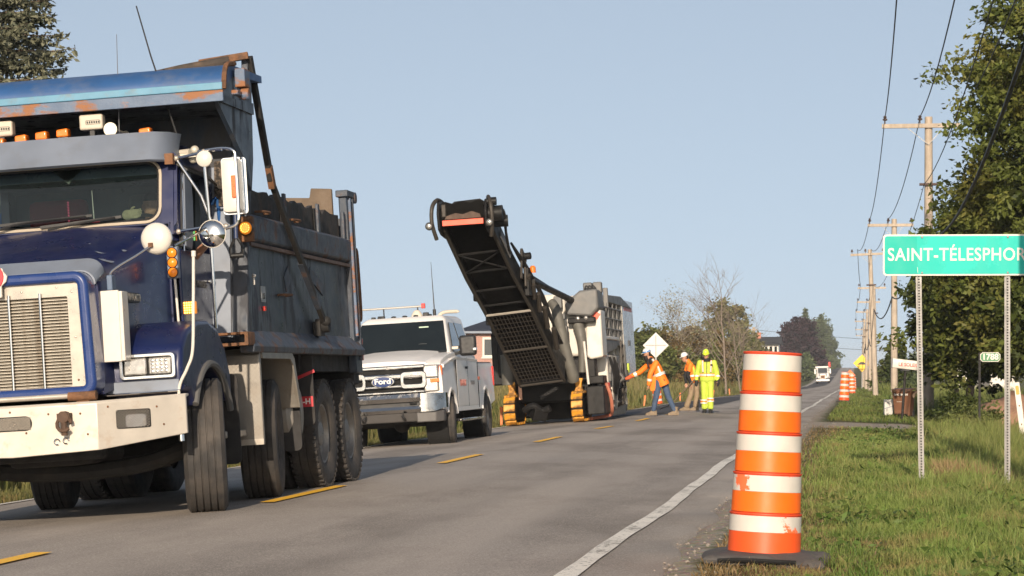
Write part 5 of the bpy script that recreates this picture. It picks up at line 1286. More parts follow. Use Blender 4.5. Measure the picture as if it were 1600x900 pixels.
part('extinguisher', pm('extinguisher_red', (.5, .03, .03), .35, coat=.4), K, lambda m: m.lathe([(.07, 0), (.07, .35), (.03, .42), (.03, .48)], (1.22, 3.5, 2.02), 'z', 14))
# suction and water hoses
part('suction_hose', M_HOSE, K, lambda m: m.tube(arc([(.30, -.5, 2.95), (.42, -.6, 2.75), (.50, -.6, 2.3), (.60, -.55, 1.7), (.70, -.45, 1.2), (.72, -.35, 1.02)], 6), [.11 + .03 * min(1, i / 15) for i in range(31)], 12))
part('leg_column', M_HOSE, K, lambda m: m.tube(arc([(.86, .1, 2.36), (.92, .0, 2.1), (.94, 0, 1.7), (.90, 0, 1.2)], 5), [.15 - .06 * i / 15 for i in range(16)], 12))
part('leg_column', M_HOSE, K, lambda m: m.cyl((-.92, 0, 1.0), (-.94, 0, 1.75), .17, .16, 14))
part('white_pipe', M_WHITEM, K, lambda m: m.cyl((1.05, -.1, .9), (1.0, -.1, 1.95), .032))
# tracks
for s, x_ in ((-1, -.85), (1, .80)):
    TRK = part('track_frame', M_MD, K, lambda m: m.prism([(-.62, .34), (-.4, .60), (.9, .60), (1.15, .34), (.9, .12), (-.4, .12)], 'x', x_ - .13, x_ + .13), bevel=.04)
    loop = []
    for k in range(11):
        a = R(90 + 180 * k / 10); loop.append((-.42 + .34 * math.cos(a), .38 + .34 * math.sin(a)))
    for k in range(1, 8): loop.append((-.42 + 1.4 * k / 8, .04))
    for k in range(11):
        a = R(-90 + 180 * k / 10); loop.append((.98 + .34 * math.cos(a), .38 + .34 * math.sin(a)))
    for k in range(1, 8): loop.append((.98 - 1.4 * k / 8, .72))
    part('track_chain', M_MD, TRK, lambda m: m.loft([[(x_ - .12, p, q) for p, q in loop], [(x_ + .12, p, q) for p, q in loop]]))
    nl = len(loop)
    pad = None
    for k in range(0, nl, 2):
        p, q = loop[k], loop[(k + 1) % nl]
        ang = math.atan2(q[1] - p[1], q[0] - p[0])
        if pad is None:
            o = MB().box(-.14, .14, -.084, .084, -.03, .034).build('track_pad', M_MY, TRK, bevel=.015)
            pad = o.data
        else:
            o = link('track_pad', pad, None, TRK, bevel=.015)
        mid = ((p[0] + q[0]) / 2, (p[1] + q[1]) / 2)
        o.location = (x_, mid[0] , mid[1])
        o.rotation_euler = (ang + math.pi, 0, 0)
    part('leg_fork', M_MY, K, lambda m: m.loft([[(x_ + a, y_, z) for a, y_ in ((-w_, -.12), (w_, -.12), (w_, .10), (-w_, .10))] for z, w_ in ((.68, .14), (.84, .07), (.95, .08), (1.06, .12))]), bevel=.015)
    # rear tracks
    TR2 = part('rear_track_frame', M_MD, K, lambda m: m.prism([(7.4, .36), (7.7, .66), (9.0, .66), (9.3, .36), (9.0, .10), (7.7, .10)], 'x', x_ * 1.2 - .17, x_ * 1.2 + .17), bevel=.04)
part('left_marker_plate', pm('marker_stripe', (.72, .30, .18), .5, var=.5, vs=9), K, lambda m: m.box(-.68, -.60, -.12, -.10, .62, .98))
part('side_plate', M_MG, K, lambda m: m.loft([[(x_, y_, z) for y_, z in ((1.2, .25), (1.2, .95), (1.6, 1.25), (6.4, 1.35), (6.6, .8), (6.2, .06), (1.5, .06))] for x_ in (1.26, 1.34)]), bevel=.02)
part('side_box', M_MD, K, lambda m: (m.box(.98, 1.42, -.1, 1.2, .15, .85), m.box(1.0, 1.4, .2, 1.0, .9, 1.1)), bevel=.03)
part('leg_housing', M_MW, K, lambda m: m.box(1.1, 1.40, 1.35, 1.9, .75, 1.62), bevel=.05)
part('leg_housing', M_MG, K, lambda m: m.box(1.1, 1.44, 2.2, 3.0, .2, 1.2), bevel=.05)
part('valve_block', M_MG, K, lambda m: m.box(1.3, 1.45, 3.3, 4.2, 1.15, 1.6), bevel=.04)
for k in range(5):
    part('hydraulic_hose', M_BLACKP, K, lambda m: m.tube(arc([(1.44, 1.4 + .35 * k, 1.55), (1.52, 1.6 + .35 * k, 1.15), (1.47, 1.9 + .3 * k, .75), (1.40, 2.2 + .25 * k, .45)], 4), .022, 5))
part('side_cylinder', M_STAIN, K, lambda m: (m.cyl((1.40, 2.0, .3), (1.40, 2.0, 1.5), .06), m.cyl((1.40, 5.6, .3), (1.40, 5.6, 1.7), .06)))
part('side_cylinder_sleeve', M_MG, K, lambda m: (m.cyl((1.40, 2.0, .8), (1.40, 2.0, 1.6), .09), m.cyl((1.40, 5.6, .9), (1.40, 5.6, 1.9), .09)))
part('water_hose', pm('hose_pinkish', (.45, .16, .10), .6), K, lambda m: m.tube(arc([(1.42, .5, .9), (1.50, .6, .6), (1.50, .8, .25), (1.40, 1.1, .10), (1.0, .4, .05)], 5), .045, 7))
part('hose_reel', pm('reel_red', (.38, .04, .04), .5), K, lambda m: m.lathe([(.16, -.05), (.17, 0), (.16, .05), (.06, .06)], (1.42, .9, .75), 'x', 16))
for k in range(12):
    part('side_machinery', (M_MD, M_MG, M_GRID)[k % 3], K, lambda m: (m.obox((1.38 + .03 * math.sin(k * 3), 1.2 + k * .42, .40 + .33 * (k * 2 % 4)), (.12, .22 + .1 * (k % 2), .20), (8 * k, 0, 10 * k)), m.cyl((1.40, 1.2 + k * .42, .3 + .33 * (k * 2 % 4)), (1.44, 1.3 + k * .42, .75 + .33 * (k * 2 % 4)), .04)), bevel=.02)
part('side_ladder', M_GRID, K, lambda m: (m.bar((1.44, 5.0, .4), (1.42, 5.0, 2.0), .04, .04, (0, 1, 0)), m.bar((1.44, 5.45, .4), (1.42, 5.45, 2.0), .04, .04, (0, 1, 0)), [m.cyl((1.43, 5.0, .5 + .28 * k), (1.43, 5.45, .5 + .28 * k), .02) for k in range(6)]))
part('control_box', pm('box_lime', (.45, .55, .05), .5), K, lambda m: m.box(1.36, 1.5, 6.2, 6.5, 1.15, 1.4), bevel=.02)
part('drum_gear', M_MD, K, lambda m: (m.tube(arc([(-.55, -.3, .35), (-.3, -.4, .45), (-.1, -.3, .32), (.1, -.35, .38)], 4), .09, 7), m.obox((-.2, -.25, .25), (.35, .3, .28), (20, 10, 30)), m.obox((.1, -.35, .75), (.5, .08, .1), (0, -28, 0))), bevel=.02)
part('left_side_gear', M_MD, K, lambda m: (m.box(-1.35, -1.05, .3, 1.0, 1.0, 2.3), m.box(-1.30, -1.1, .2, .6, 2.2, 2.6), m.cyl((-1.2, .1, 2.3), (-1.2, .1, 2.55), .1)), bevel=.04)
part('near_machinery', M_MG, K, lambda m: (m.obox((.42, -.2, 2.58), (.36, .3, .14)), m.obox((.48, -.15, 2.2), (.3, .3, .3)), m.cyl((.3, -.2, 1.9), (.6, -.2, 1.9), .1), m.obox((.40, .1, 2.95), (.2, .2, .3))), bevel=.02)
part('orange_bracket', M_RUST, K, lambda m: m.box(.36, .50, -.34, -.2, 2.05, 2.42), bevel=.03)
part('hopper_apron', M_MD, K, lambda m: m.box(-.75, .75, -.2, .1, .95, 1.32), bevel=.04)

# ------------------------------------------------------------------ far white truck coming on
ft = thing('oncoming_truck', 'small white conventional truck far down the road ahead', 'truck', (-6.2, 462, float(terr(-6.2, 462)) - .0), (0, R(-2), 0))
Q = ft
part('hood', M_WPAINT, Q, lambda m: m.loft([[(x_ * w_, y_, z) for x_, z in ((-1, .9), (-1, zt), (-.7, zt + .12), (.7, zt + .12), (1, zt), (1, .9))] for y_, w_, zt in ((-1.2, .55, 1.65), (.3, .8, 1.85))]), bevel=.05)
part('grille', M_STAIN, Q, lambda m: m.box(-.45, .45, -1.26, -1.2, .85, 1.65), bevel=.03)
part('grille_core', M_RUST, Q, lambda m: m.box(-.36, .36, -1.28, -1.26, .95, 1.5))
part('bumper', M_WPAINT, Q, lambda m: m.box(-1.2, 1.2, -1.45, -1.25, .45, .82), bevel=.05)
part('cab', M_WPAINT, Q, lambda m: m.box(-1.0, 1.0, .3, 2.0, 1.0, 3.0), bevel=.1)
part('windscreen', M_PGLASS, Q, lambda m: m.loft([[(x_, .10, 1.95), (x_, .30, 2.85), (x_, .40, 2.85), (x_, .40, 1.95)] for x_ in (-.85, .85)]))
part('visor', M_WPAINT, Q, lambda m: m.box(-1.3, 1.3, .15, .4, 2.92, 3.15), bevel=.03)
part('box', pm('box_cream', (.55, .5, .42), .6), Q, lambda m: m.box(-1.25, 1.25, 2.2, 7.5, 1.0, 2.9), bevel=.03)
part('beacon', M_RED, Q, lambda m: m.box(1.05, 1.45, .1, .4, 2.95, 3.9), bevel=.05)
for s in (-1, 1):
    part('fender', M_WPAINT, Q, lambda m: m.box(min(s * .6, s * 1.2), max(s * .6, s * 1.2), -.9, .6, .95, 1.3), bevel=.1)
    part('headlamp', M_LAMP, Q, lambda m: m.sphere((s * .95, -1.0, 1.12), .16))
    part('side_mirror', M_WPAINT, Q, lambda m: (m.box(min(s * 1.25, s * 1.5), max(s * 1.25, s * 1.5), .0, .15, 1.8, 2.7), m.cyl((s * .95, .3, 2.6), (s * 1.3, .1, 2.6), .04)), bevel=.03)
    tyre(Q, 'tyre', (s * 1.05, 0, .5), .5, .35, .28, 0, s, n=24)
    tyre(Q, 'tyre', (s * 1.05, 5.5, .5), .5, .35, .28, 0, s, n=24)
# ------------------------------------------------------------------ people
def limb(m, pts, rad, n=10):
    """tapered limb along joints, flattened sections allowed: rad entries are r or (rx, ry)"""
    pts = [Vector(p) for p in pts]
    out, rr = [], []
    for i in range(len(pts) - 1):
        for k in range(4):
            t = k / 4
            a, b = rad[i], rad[i + 1]
            out.append(pts[i].lerp(pts[i + 1], t)); rr.append(a + (b - a) * t)
    out.append(pts[-1]); rr.append(rad[-1])
    m.tube(out, rr, n)
    for p, r in zip(pts, rad):
        m.sphere(p, r, 10, 7)

def torso(m, pel, chest, rows, fwd):
    """elliptic sections between pelvis and chest; rows: (t, half width, half depth)"""
    pel, chest = Vector(pel), Vector(chest)
    up = (chest - pel).normalized()
    f = Vector(fwd); f = (f - up * f.dot(up)).normalized()
    sd = f.cross(up)
    m.loft([[pel.lerp(chest, t) + sd * (w * math.cos(a)) + f * (d * math.sin(a)) for a in np.linspace(0, 2 * math.pi, 18, endpoint=False)] for t, w, d in rows])

def fuse(o, voxel, it=4):
    """one continuous surface out of the overlapping limb volumes"""
    r = o.modifiers.new('fuse', 'REMESH'); r.mode = 'VOXEL'; r.voxel_size = voxel; r.use_smooth_shade = True
    s = o.modifiers.new('smooth', 'SMOOTH'); s.factor = .5; s.iterations = it
    return o

def hand(m, wrist, d, palm_n, L=.18, curl=.7):
    """palm, four bent fingers of unequal length and a thumb leaving the side of the palm"""
    w = Vector(wrist); d = Vector(d).normalized(); nrm = Vector(palm_n); nrm = (nrm - d * nrm.dot(d)).normalized(); sd = d.cross(nrm)
    m.loft([[w + d * t + sd * (a * ww) + nrm * (b * .013) for a, b in ((-1, -1), (0, -1.2), (1, -1), (1, 1), (0, 1.2), (-1, 1))] for t, ww in ((-.01, .028), (.03, .036), (.085, .042))])
    for k, (off, ln) in enumerate(((-.031, .062), (-.010, .078), (.011, .073), (.031, .055))):
        b0 = w + d * .082 + sd * off
        b1 = b0 + (d * math.cos(curl * .6) + nrm * math.sin(curl * .6)) * ln * .5
        b2 = b1 + (d * math.cos(curl * 1.7) + nrm * math.sin(curl * 1.7)) * ln * .5
        m.tube([b0, b1, b2], [.0095, .009, .007], 6)
    t0 = w + d * .03 - sd * .034
    t1 = t0 + (d * .6 - sd * .5 + nrm * .5).normalized() * .035
    t2 = t1 + (d * .9 + nrm * .4).normalized() * .03
    m.tube([t0, t1, t2], [.012, .011, .008], 6)

def head_on(m, c, look, up=(0, 0, 1), s=1.0):
    """skull, jaw, nose, ears; look = facing direction"""
    c = Vector(c); f = Vector(look).normalized(); u = Vector(up); u = (u - f * u.dot(f)).normalized(); r = f.cross(u)
    def P(a, b, d): return c + (r * a + f * b + u * d) * s
    rings = []
    for d, w, fr, bk in ((-.118, .028, .072, -.01), (-.105, .046, .088, -.035), (-.07, .060, .092, -.06), (-.03, .069, .090, -.085), (.01, .074, .088, -.098), (.05, .074, .086, -.098), (.085, .064, .068, -.085), (.108, .042, .040, -.055), (.118, .012, .01, -.02)):
        rings.append([P(w * math.cos(a), ((fr - bk) / 2) * math.sin(a) + (fr + bk) / 2, d) for a in np.linspace(0, 2 * math.pi, 16, endpoint=False)])
    m.loft(rings)
    m.loft([[P(a, b, d) for a, b in ((-w, .08), (0, .088 + dp), (w, .08))] for d, w, dp in ((.028, .006, .002), (.0, .011, .014), (-.022, .017, .026), (-.032, .012, .012))], True)
    m.tube([P(-.024, .088, -.058), P(0, .096, -.057), P(.024, .088, -.058)], .0065, 6)
    for sx in (-1, 1):
        m.sphere(tuple(P(sx * .076, -.005, -.005)), (.012, .02, .03), 8, 6)
    return P

HV_OR = pm('hivis_orange', (0.92, 0.20, 0.012), .7, 0, .10, 6, (.5, .10, .01), .35, 5, bump=.5, bs=22)
HV_YE = pm('hivis_yellow', (0.43, 0.54, 0.06), .7, 0, .10, 6, (.35, .5, .03), .3, 5, bump=.5, bs=22)
REFL = pm('reflective_tape', (0.72, 0.70, 0.64), .4, .2, .08, 20)
JEANS = pm('denim', (0.045, 0.075, 0.135), .85, 0, .25, 8, (.10, .12, .16), .5, 6, bump=.5, bs=40)
KHAKI = pm('khaki_cloth', (0.26, 0.19, 0.12), .85, 0, .2, 8, bump=.5, bs=30)
BLACKC = pm('black_cloth', (0.014, 0.014, 0.016), .85, 0, .3, 10)
BOOT = pm('boot_tan', (0.20, 0.15, 0.10), .8, 0, .25, 12)
HATW = pm('hat_white', (0.74, 0.73, 0.70), .3, coat=.4)
HATB = pm('hat_blue', (0.02, 0.16, 0.45), .3)
HATY = pm('hat_lime', (0.55, 0.72, 0.05), .3, coat=.3)
HAIR = pm('hair_dark', (0.012, 0.009, 0.008), .7, var=.5, vs=40)

def hat(parent, P, mat, band=None):
    def shell(m):
        rings = []
        for d, w, fr, bk in ((.045, .098, .125, -.115), (.05, .096, .115, -.115), (.055, .088, .102, -.112), (.09, .086, .098, -.108), (.13, .070, .078, -.088), (.155, .042, .045, -.055), (.163, .010, .0, -.012)):
            rings.append([P(w * math.cos(a), ((fr - bk) / 2) * math.sin(a) + (fr + bk) / 2, d) for a in np.linspace(0, 2 * math.pi, 18, endpoint=False)])
        m.loft(rings)
        m.loft([[P(-.06, .095, .048), P(0, .155, .036), P(.06, .095, .048)], [P(-.06, .095, .056), P(0, .155, .044), P(.06, .095, .056)]])
    H = part('hard_hat', mat, parent, shell, smooth=.8)
    if band:
        part('hat_band', band, H, lambda m: m.loft([[P(w * math.cos(a), ((fr - bk) / 2) * math.sin(a) + (fr + bk) / 2, d) for a in np.linspace(0, 2 * math.pi, 18, endpoint=False)] for d, w, fr, bk in ((.052, .100, .118, -.118), (.085, .091, .103, -.112))], True, False))

def ring_band(m, c, axis, f, w, d, h):
    """a band of tape round a torso or a limb"""
    c = Vector(c); up = Vector(axis).normalized(); f = Vector(f); f = (f - up * f.dot(up)).normalized(); sd = f.cross(up)
    m.loft([[c + up * q + sd * (w * math.cos(a)) + f * (d * math.sin(a)) for a in np.linspace(0, 2 * math.pi, 20, endpoint=False)] for q in (-h / 2, h / 2)], True, False)

def boots(parent, feet, mat):
    for (x, y, dx, dy, z0) in feet:
        f = Vector((dx, dy, 0)).normalized(); sd = Vector((-f.y, f.x, 0))
        def fn(m):
            c = Vector((x, y, z0))
            m.loft([[c + f * t + sd * (a * w) + Vector((0, 0, z)) for a, z in ((-1, 0), (-1, h_ * .6), (-.5, h_), (.5, h_), (1, h_ * .6), (1, 0))] for t, w, h_ in ((-.09, .04, .11), (-.05, .05, .15), (.04, .05, .12), (.12, .052, .08), (.18, .045, .06), (.205, .025, .035))])
            m.tube([c + Vector((0, 0, .05)) - f * .02, c + Vector((0, 0, .22)) - f * .02], [.058, .062], 10)
        part('boot', mat, parent, fn, smooth=.9)

def worker(label, loc, D):
    """D: joints in local metres (x right in the picture, y away, z up)"""
    W = thing('person', label, 'person', loc, group=None)
    fwd = D['fwd']; pel, ch, nk, hd = (Vector(D[k]) for k in ('pelvis', 'chest', 'neck', 'head'))
    look = Vector(D['look'])
    # one continuous body: head, neck, trunk, limbs, hands
    m = MB()
    Pf = head_on(m, hd, look)
    limb(m, [nk, hd + Vector((0, 0, -.08)) - look.normalized() * .02], [.062, .058])
    torso(m, pel, ch, ((0, .15, .10), (.5, .14, .095), (1, .17, .10), (1.12, .10, .07)), fwd)
    for A in D['arms']:
        limb(m, A[:3], [.05, .042, .030])
        dv = (Vector(A[2]) - Vector(A[1])).normalized()
        hand(m, Vector(A[2]) + dv * .01, dv, A[3])
    for Lg in D['legs']:
        limb(m, Lg, [.085, .058, .042])
        limb(m, [Lg[2], Vector(Lg[2]) + Vector((*D['footdir'], 0)).normalized() * .10 + Vector((0, 0, -.05))], [.04, .035])
    body = fuse(m.build('body', M_SKIN, W, smooth=0), .0085, 3)
    # jacket: trunk and sleeves in one garment
    m = MB()
    ax = (ch - pel).normalized()
    torso(m, pel + ax * D.get('hem', -.08), ch, D['jrows'], fwd)
    sh = D.get('sleeve', 1.0)
    for A in D['arms']:
        a, b, c = Vector(A[0]), Vector(A[1]), Vector(A[2])
        if sh >= 1: limb(m, [a, b, c - (c - b).normalized() * .02], [.085, .068, .055])
        else: limb(m, [a, a.lerp(b, sh)], [.08, .07])
    limb(m, [ch + ax * .02, nk + (nk - ch).normalized() * .02], [.085, .072])
    fuse(m.build('jacket', D['jacket'], W, smooth=0), .014, 4)
    # trousers
    m = MB()
    torso(m, pel + ax * -.10, pel + ax * .12, ((0, .155, .115), (.5, .165, .125), (1, .155, .115)), fwd)
    for Lg in D['legs']:
        a, b, c = (Vector(q) for q in Lg)
        limb(m, [a, b, c + (b - c).normalized() * .06], [.105, .080, D.get('cuff', .068)])
    fuse(m.build('trousers', D['pants'], W, smooth=0), .014, 3)
    boots(W, [(Lg[2][0], Lg[2][1], *D['footdir'], Lg[2][2] - .09) for Lg in D['legs']], D['boot'])
    hat(W, Pf, D['hat'], D.get('band'))
    # hair at the back, eyes
    part('hair', HAIR, W, lambda m: m.loft([[Pf(w * math.cos(a), ((fr - bk) / 2) * math.sin(a) + (fr + bk) / 2, d) for a in np.linspace(math.pi, 2 * math.pi, 12)] for d, w, fr, bk in ((-.06, .066, .03, -.07), (0, .08, .03, -.10), (.06, .081, .03, -.105))], False, False), smooth=1.2)
    for sx in (-1, 1):
        part('eye', BLACKC, W, lambda m: m.sphere(tuple(Pf(sx * .031, .083, .006)), (.010, .010, .006), 8, 5))
    return W, Pf, body

def zr(x, y): return float(terr(x, y)) + .012

# bearded man in the orange jacket, leaning to the left onto the machine
bx, by = -5.12, 65.6
W1, P1, _ = worker('bearded man in orange high visibility jacket and jeans reaching for the machine', (bx, by, zr(bx, by)), dict(
    fwd=(-1, -.35, 0), pelvis=(.06, 0, .92), chest=(-.12, -.02, 1.33), neck=(-.20, -.03, 1.46), head=(-.30, -.05, 1.60), look=(-1, -.25, -.28),
    arms=[((-.24, .16, 1.36), (-.52, .20, 1.12), (-.74, .16, 1.02), (0, 0, -1)), ((-.06, -.20, 1.36), (-.20, -.27, 1.08), (-.24, -.25, .80), (-1, 0, 0))],
    legs=[((.0, -.08, .88), (-.06, -.10, .48), (-.14, -.06, .10)), ((.13, .06, .88), (.24, .08, .50), (.42, .10, .10))], footdir=(-1, -.35),
    jrows=((0, .215, .17), (.25, .215, .165), (.55, .205, .155), (.85, .21, .15), (1.0, .195, .135), (1.12, .10, .08)), hem=-.16,
    jacket=HV_OR, pants=JEANS, boot=BOOT, hat=HATW, band=HATB))
part('beard', HAIR, W1, lambda m: m.loft([[P1(w * math.cos(a), .035 + .075 * math.sin(a) * q, d) for a in np.linspace(-.25, math.pi + .25, 12)] for d, w, q in ((-.03, .074, .95), (-.07, .072, 1.05), (-.12, .060, 1.05), (-.175, .035, .8), (-.20, .012, .5))], False, False), smooth=1.2)
part('glove', pm('glove_red_orange', (.62, .10, .03), .8), W1, lambda m: limb(m, [(-.70, .165, 1.035), (-.80, .15, .985), (-.86, .14, .96)], [.052, .050, .036]), smooth=1)
tape = lambda W, fn: part('reflective_band', REFL, W, fn, smooth=1)
tape(W1, lambda m: ring_band(m, (.0, -.01, 1.06), (-.40, 0, 1), (-1, -.35, 0), .222, .174, .075))
tape(W1, lambda m: ring_band(m, (-.63, .18, 1.07), (-.22, -.04, -.10), (0, 1, 0), .069, .069, .075))
tape(W1, lambda m: m.tube(arc([(.055, -.185, 1.10), (.0, -.195, 1.25), (-.09, -.19, 1.38), (-.15, -.14, 1.46)], 4), .030, 6))
tape(W1, lambda m: ring_band(m, (-.22, -.26, .93), (-.04, .02, -.28), (1, 0, 0), .067, .067, .06))
part('collar', BLACKC, W1, lambda m: limb(m, [(-.17, -.09, 1.40), (-.20, -.06, 1.46)], [.075, .065]), smooth=1)
part('shirt_front', BLACKC, W1, lambda m: m.tube(arc([(-.25, -.12, 1.46), (-.275, -.14, 1.34), (-.22, -.17, 1.22)], 4), [.03] * 5 + [.028, .022, .015, .01], 6), smooth=1)
part('jacket_flap', HV_OR, W1, lambda m: m.loft([[(-.16 + q, -.20 + .02 * q, 1.02), (-.06 + q * .5, -.23, 1.02), (-.08, -.20, .66), (-.19, -.18, .64), (-.24, -.17, .80)] for q in (0, .03)]), bevel=.01)
part('pocket_patch', BLACKC, W1, lambda m: m.obox((.13, -.185, .93), (.09, .02, .06), (0, 30, 0)))

# man in lime high-visibility suit walking towards the camera, head bowed
yx, yy_ = -4.15, 70.5
W2, P2, _ = worker('worker in lime yellow high visibility suit and lime hard hat standing on the lane', (yx, yy_, zr(yx, yy_)), dict(
    fwd=(0, -1, 0), pelvis=(0, 0, .95), chest=(-.01, -.01, 1.40), neck=(-.015, -.03, 1.50), head=(-.03, -.07, 1.625), look=(-.1, -1, -.45),
    arms=[((-.205, .0, 1.40), (-.285, .03, 1.13), (-.30, -.03, .90), (1, 0, 0)), ((.19, .0, 1.40), (.275, .03, 1.13), (.29, -.03, .90), (-1, 0, 0))],
    legs=[((-.09, 0, .90), (-.085, -.03, .50), (-.075, .0, .10)), ((.09, 0, .90), (.10, -.05, .50), (.095, -.04, .10))], footdir=(0, -1),
    jrows=((0, .215, .155), (.3, .21, .155), (.6, .215, .15), (.88, .215, .14), (1.0, .185, .125), (1.1, .10, .08)), hem=-.06, cuff=.085,
    jacket=HV_YE, pants=HV_YE, boot=BLACKC, hat=HATY))
tape(W2, lambda m: ring_band(m, (0, 0, 1.06), (0, 0, 1), (0, -1, 0), .222, .162, .05))
part('orange_band', HV_OR, W2, lambda m: ring_band(m, (0, 0, 1.06), (0, 0, 1), (0, -1, 0), .218, .158, .085), smooth=1)
for s in (-1, 1):
    part('orange_strap', HV_OR, W2, lambda m: m.tube([(s * .105, -.168, 1.14), (s * .115, -.166, 1.30), (s * .12, -.12, 1.46)], .032, 6), smooth=1)
    tape(W2, lambda m: m.tube([(s * .105, -.180, 1.14), (s * .115, -.178, 1.30), (s * .12, -.132, 1.46)], .023, 6))
    tape(W2, lambda m: ring_band(m, (s * .293, .0, 1.02), (0, -.06, -.23), (1, 0, 0), .070, .070, .045))
    part('glove', BLACKC, W2, lambda m: limb(m, [(s * .298, -.02, .93), (s * .30, -.05, .83), (s * .295, -.07, .77)], [.050, .052, .035]), smooth=1)
    for z_ in (.36, .28):
        tape(W2, lambda m: ring_band(m, (s * .088, -.03, z_ + (.05 if s > 0 else 0)), (0, 0, 1), (0, -1, 0), .103, .103, .035))
    part('orange_band', HV_OR, W2, lambda m: ring_band(m, (s * .088, -.03, .32 + (.05 if s > 0 else 0)), (0, 0, 1), (0, -1, 0), .1015, .1015, .05), smooth=1)
part('zip', BLACKC, W2, lambda m: m.box(-.012, .006, -.168, -.155, 1.0, 1.44))
part('scarf', BLACKC, W2, lambda m: m.lathe([(.12, 0), (.125, .03), (.10, .08), (.085, .11)], (-.015, -.02, 1.43), 'z', 14), smooth=1)
part('pocket_patch', BLACKC, W2, lambda m: m.box(.10, .16, -.195, -.17, 1.31, 1.36))

# third man half hidden behind, bent to the left with a shovel
tx, ty = -4.78, 73.6
W3, P3, _ = worker('worker in khaki trousers and white hard hat bending with a shovel', (tx, ty, zr(tx, ty)), dict(
    fwd=(-1, -.3, 0), pelvis=(.05, 0, .88), chest=(-.04, -.02, 1.30), neck=(-.10, -.03, 1.43), head=(-.20, -.05, 1.55), look=(-1, -.3, -.35),
    arms=[((-.12, .15, 1.34), (-.20, .12, 1.05), (-.16, -.05, .80), (0, 0, -1)), ((-.02, -.19, 1.34), (-.10, -.22, 1.04), (-.02, -.20, .78), (0, 0, -1))],
    legs=[((.0, -.08, .86), (-.02, -.10, .48), (-.16, -.06, .10)), ((.10, .08, .86), (.14, .09, .48), (.10, .12, .10))], footdir=(-1, -.3),
    jrows=((0, .19, .15), (.4, .19, .145), (.8, .20, .145), (1.0, .185, .13), (1.12, .10, .08)), hem=-.06, sleeve=.55, cuff=.085,
    jacket=HV_OR, pants=KHAKI, boot=BOOT, hat=HATW))
for A in (((-.16, .14, 1.20), (-.20, .12, 1.05), (-.16, -.04, .82)), ((-.06, -.205, 1.2), (-.10, -.22, 1.04), (-.02, -.20, .80))):
    part('undersleeve', BLACKC, W3, lambda m: limb(m, A, [.062, .056, .046]), smooth=1)
tape(W3, lambda m: ring_band(m, (.01, 0, 1.02), (-.15, 0, 1), (-1, -.3, 0), .20, .158, .05))
part('yellow_panel', HV_YE, W3, lambda m: m.tube([(.08, -.14, 1.0), (.06, -.16, 1.2), (.0, -.15, 1.36)], .05, 6), smooth=1)
SH = thing('shovel', 'long handled shovel held to the road by the worker in khaki', 'shovel', (tx, ty, zr(tx, ty)))
part('shaft', M_WOOD, SH, lambda m: m.cyl((.10, -.28, .92), (-.62, -.42, .14), .017))
part('blade', M_DARK, SH, lambda m: m.loft([[Vector((-.60, -.42, .16)) + Vector((-.9, -.15, -.35)).normalized() * t + Vector((0, w_ * a, abs(a) * .02)) for a in (-1, 0, 1)] for t, w_ in ((0, .03), (.05, .11), (.24, .12), (.32, .03))], False, False))

# driver in the dump truck, hand out of the window
def driver():
    W = thing('person', 'driver of the blue dump truck with one hand out of the window', 'person', (-6.37, 20.06, -.085), (0, R(-3.5), 0))
    m = MB()
    Pd = head_on(m, (.47, 1.22, 2.62), (.15, -1, -.05))
    limb(m, [(.46, 1.27, 2.42), (.46, 1.25, 2.55)], [.065, .06])
    torso(m, (.46, 1.30, 1.78), (.46, 1.29, 2.30), ((0, .17, .12), (.6, .18, .12), (1, .18, .11), (1.15, .10, .08)), (0, -1, 0))
    for A, pn in ((((.66, 1.27, 2.28), (.86, .98, 2.12), (1.06, .72, 2.22)), (0, 0, -1)), (((.26, 1.27, 2.28), (.22, 1.06, 2.05), (.36, .90, 2.28)), (0, 0, 1))):
        limb(m, A, [.055, .045, .033])
        dv = (Vector(A[2]) - Vector(A[1])).normalized()
        hand(m, Vector(A[2]) + dv * .01, dv, pn, curl=1.0)
    for s in (-1, 1):
        limb(m, [(.46 + s * .09, 1.22, 1.76), (.46 + s * .11, .80, 1.74), (.46 + s * .11, .66, 1.32)], [.09, .065, .05])
    fuse(m.build('body', M_SKIN, W, smooth=0), .0085, 3)
    m = MB()
    torso(m, (.46, 1.30, 1.76), (.46, 1.29, 2.30), ((0, .19, .14), (.6, .20, .14), (1, .20, .125), (1.12, .11, .09)), (0, -1, 0))
    limb(m, [(.66, 1.27, 2.28), (.80, 1.07, 2.16)], [.08, .07]); limb(m, [(.26, 1.27, 2.28), (.22, 1.06, 2.05)], [.08, .07])
    fuse(m.build('shirt', pm('shirt_dark', (.05, .045, .05), .9), W, smooth=0), .014, 3)
    m = MB()
    for s in (-1, 1):
        limb(m, [(.46 + s * .09, 1.22, 1.76), (.46 + s * .11, .80, 1.74), (.46 + s * .11, .66, 1.36)], [.105, .085, .075])
    fuse(m.build('trousers', JEANS, W, smooth=0), .014, 3)
    part('hair', HAIR, W, lambda m: m.loft([[Pd(w * math.cos(a), ((fr - bk) / 2) * math.sin(a) + (fr + bk) / 2, d) for a in np.linspace(0, 2 * math.pi, 16, endpoint=False)] for d, w, fr, bk in ((.045, .079, .088, -.105), (.09, .07, .074, -.092), (.125, .03, .03, -.05))]), smooth=1.2)
driver()
GL = thing('work_glove', 'pale work glove lying on the dump truck dashboard', 'glove', (-6.37, 20.06, -.085), (0, R(-3.5), 0))
m = MB(); hand(m, (.46, .50, 2.50), (1, -.1, .05), (0, -1, .2), curl=.5); m.sphere((.46, .50, 2.50), (.05, .03, .045))
fuse(m.build('palm_and_fingers', M_GLOVE, GL, smooth=0), .006, 2)
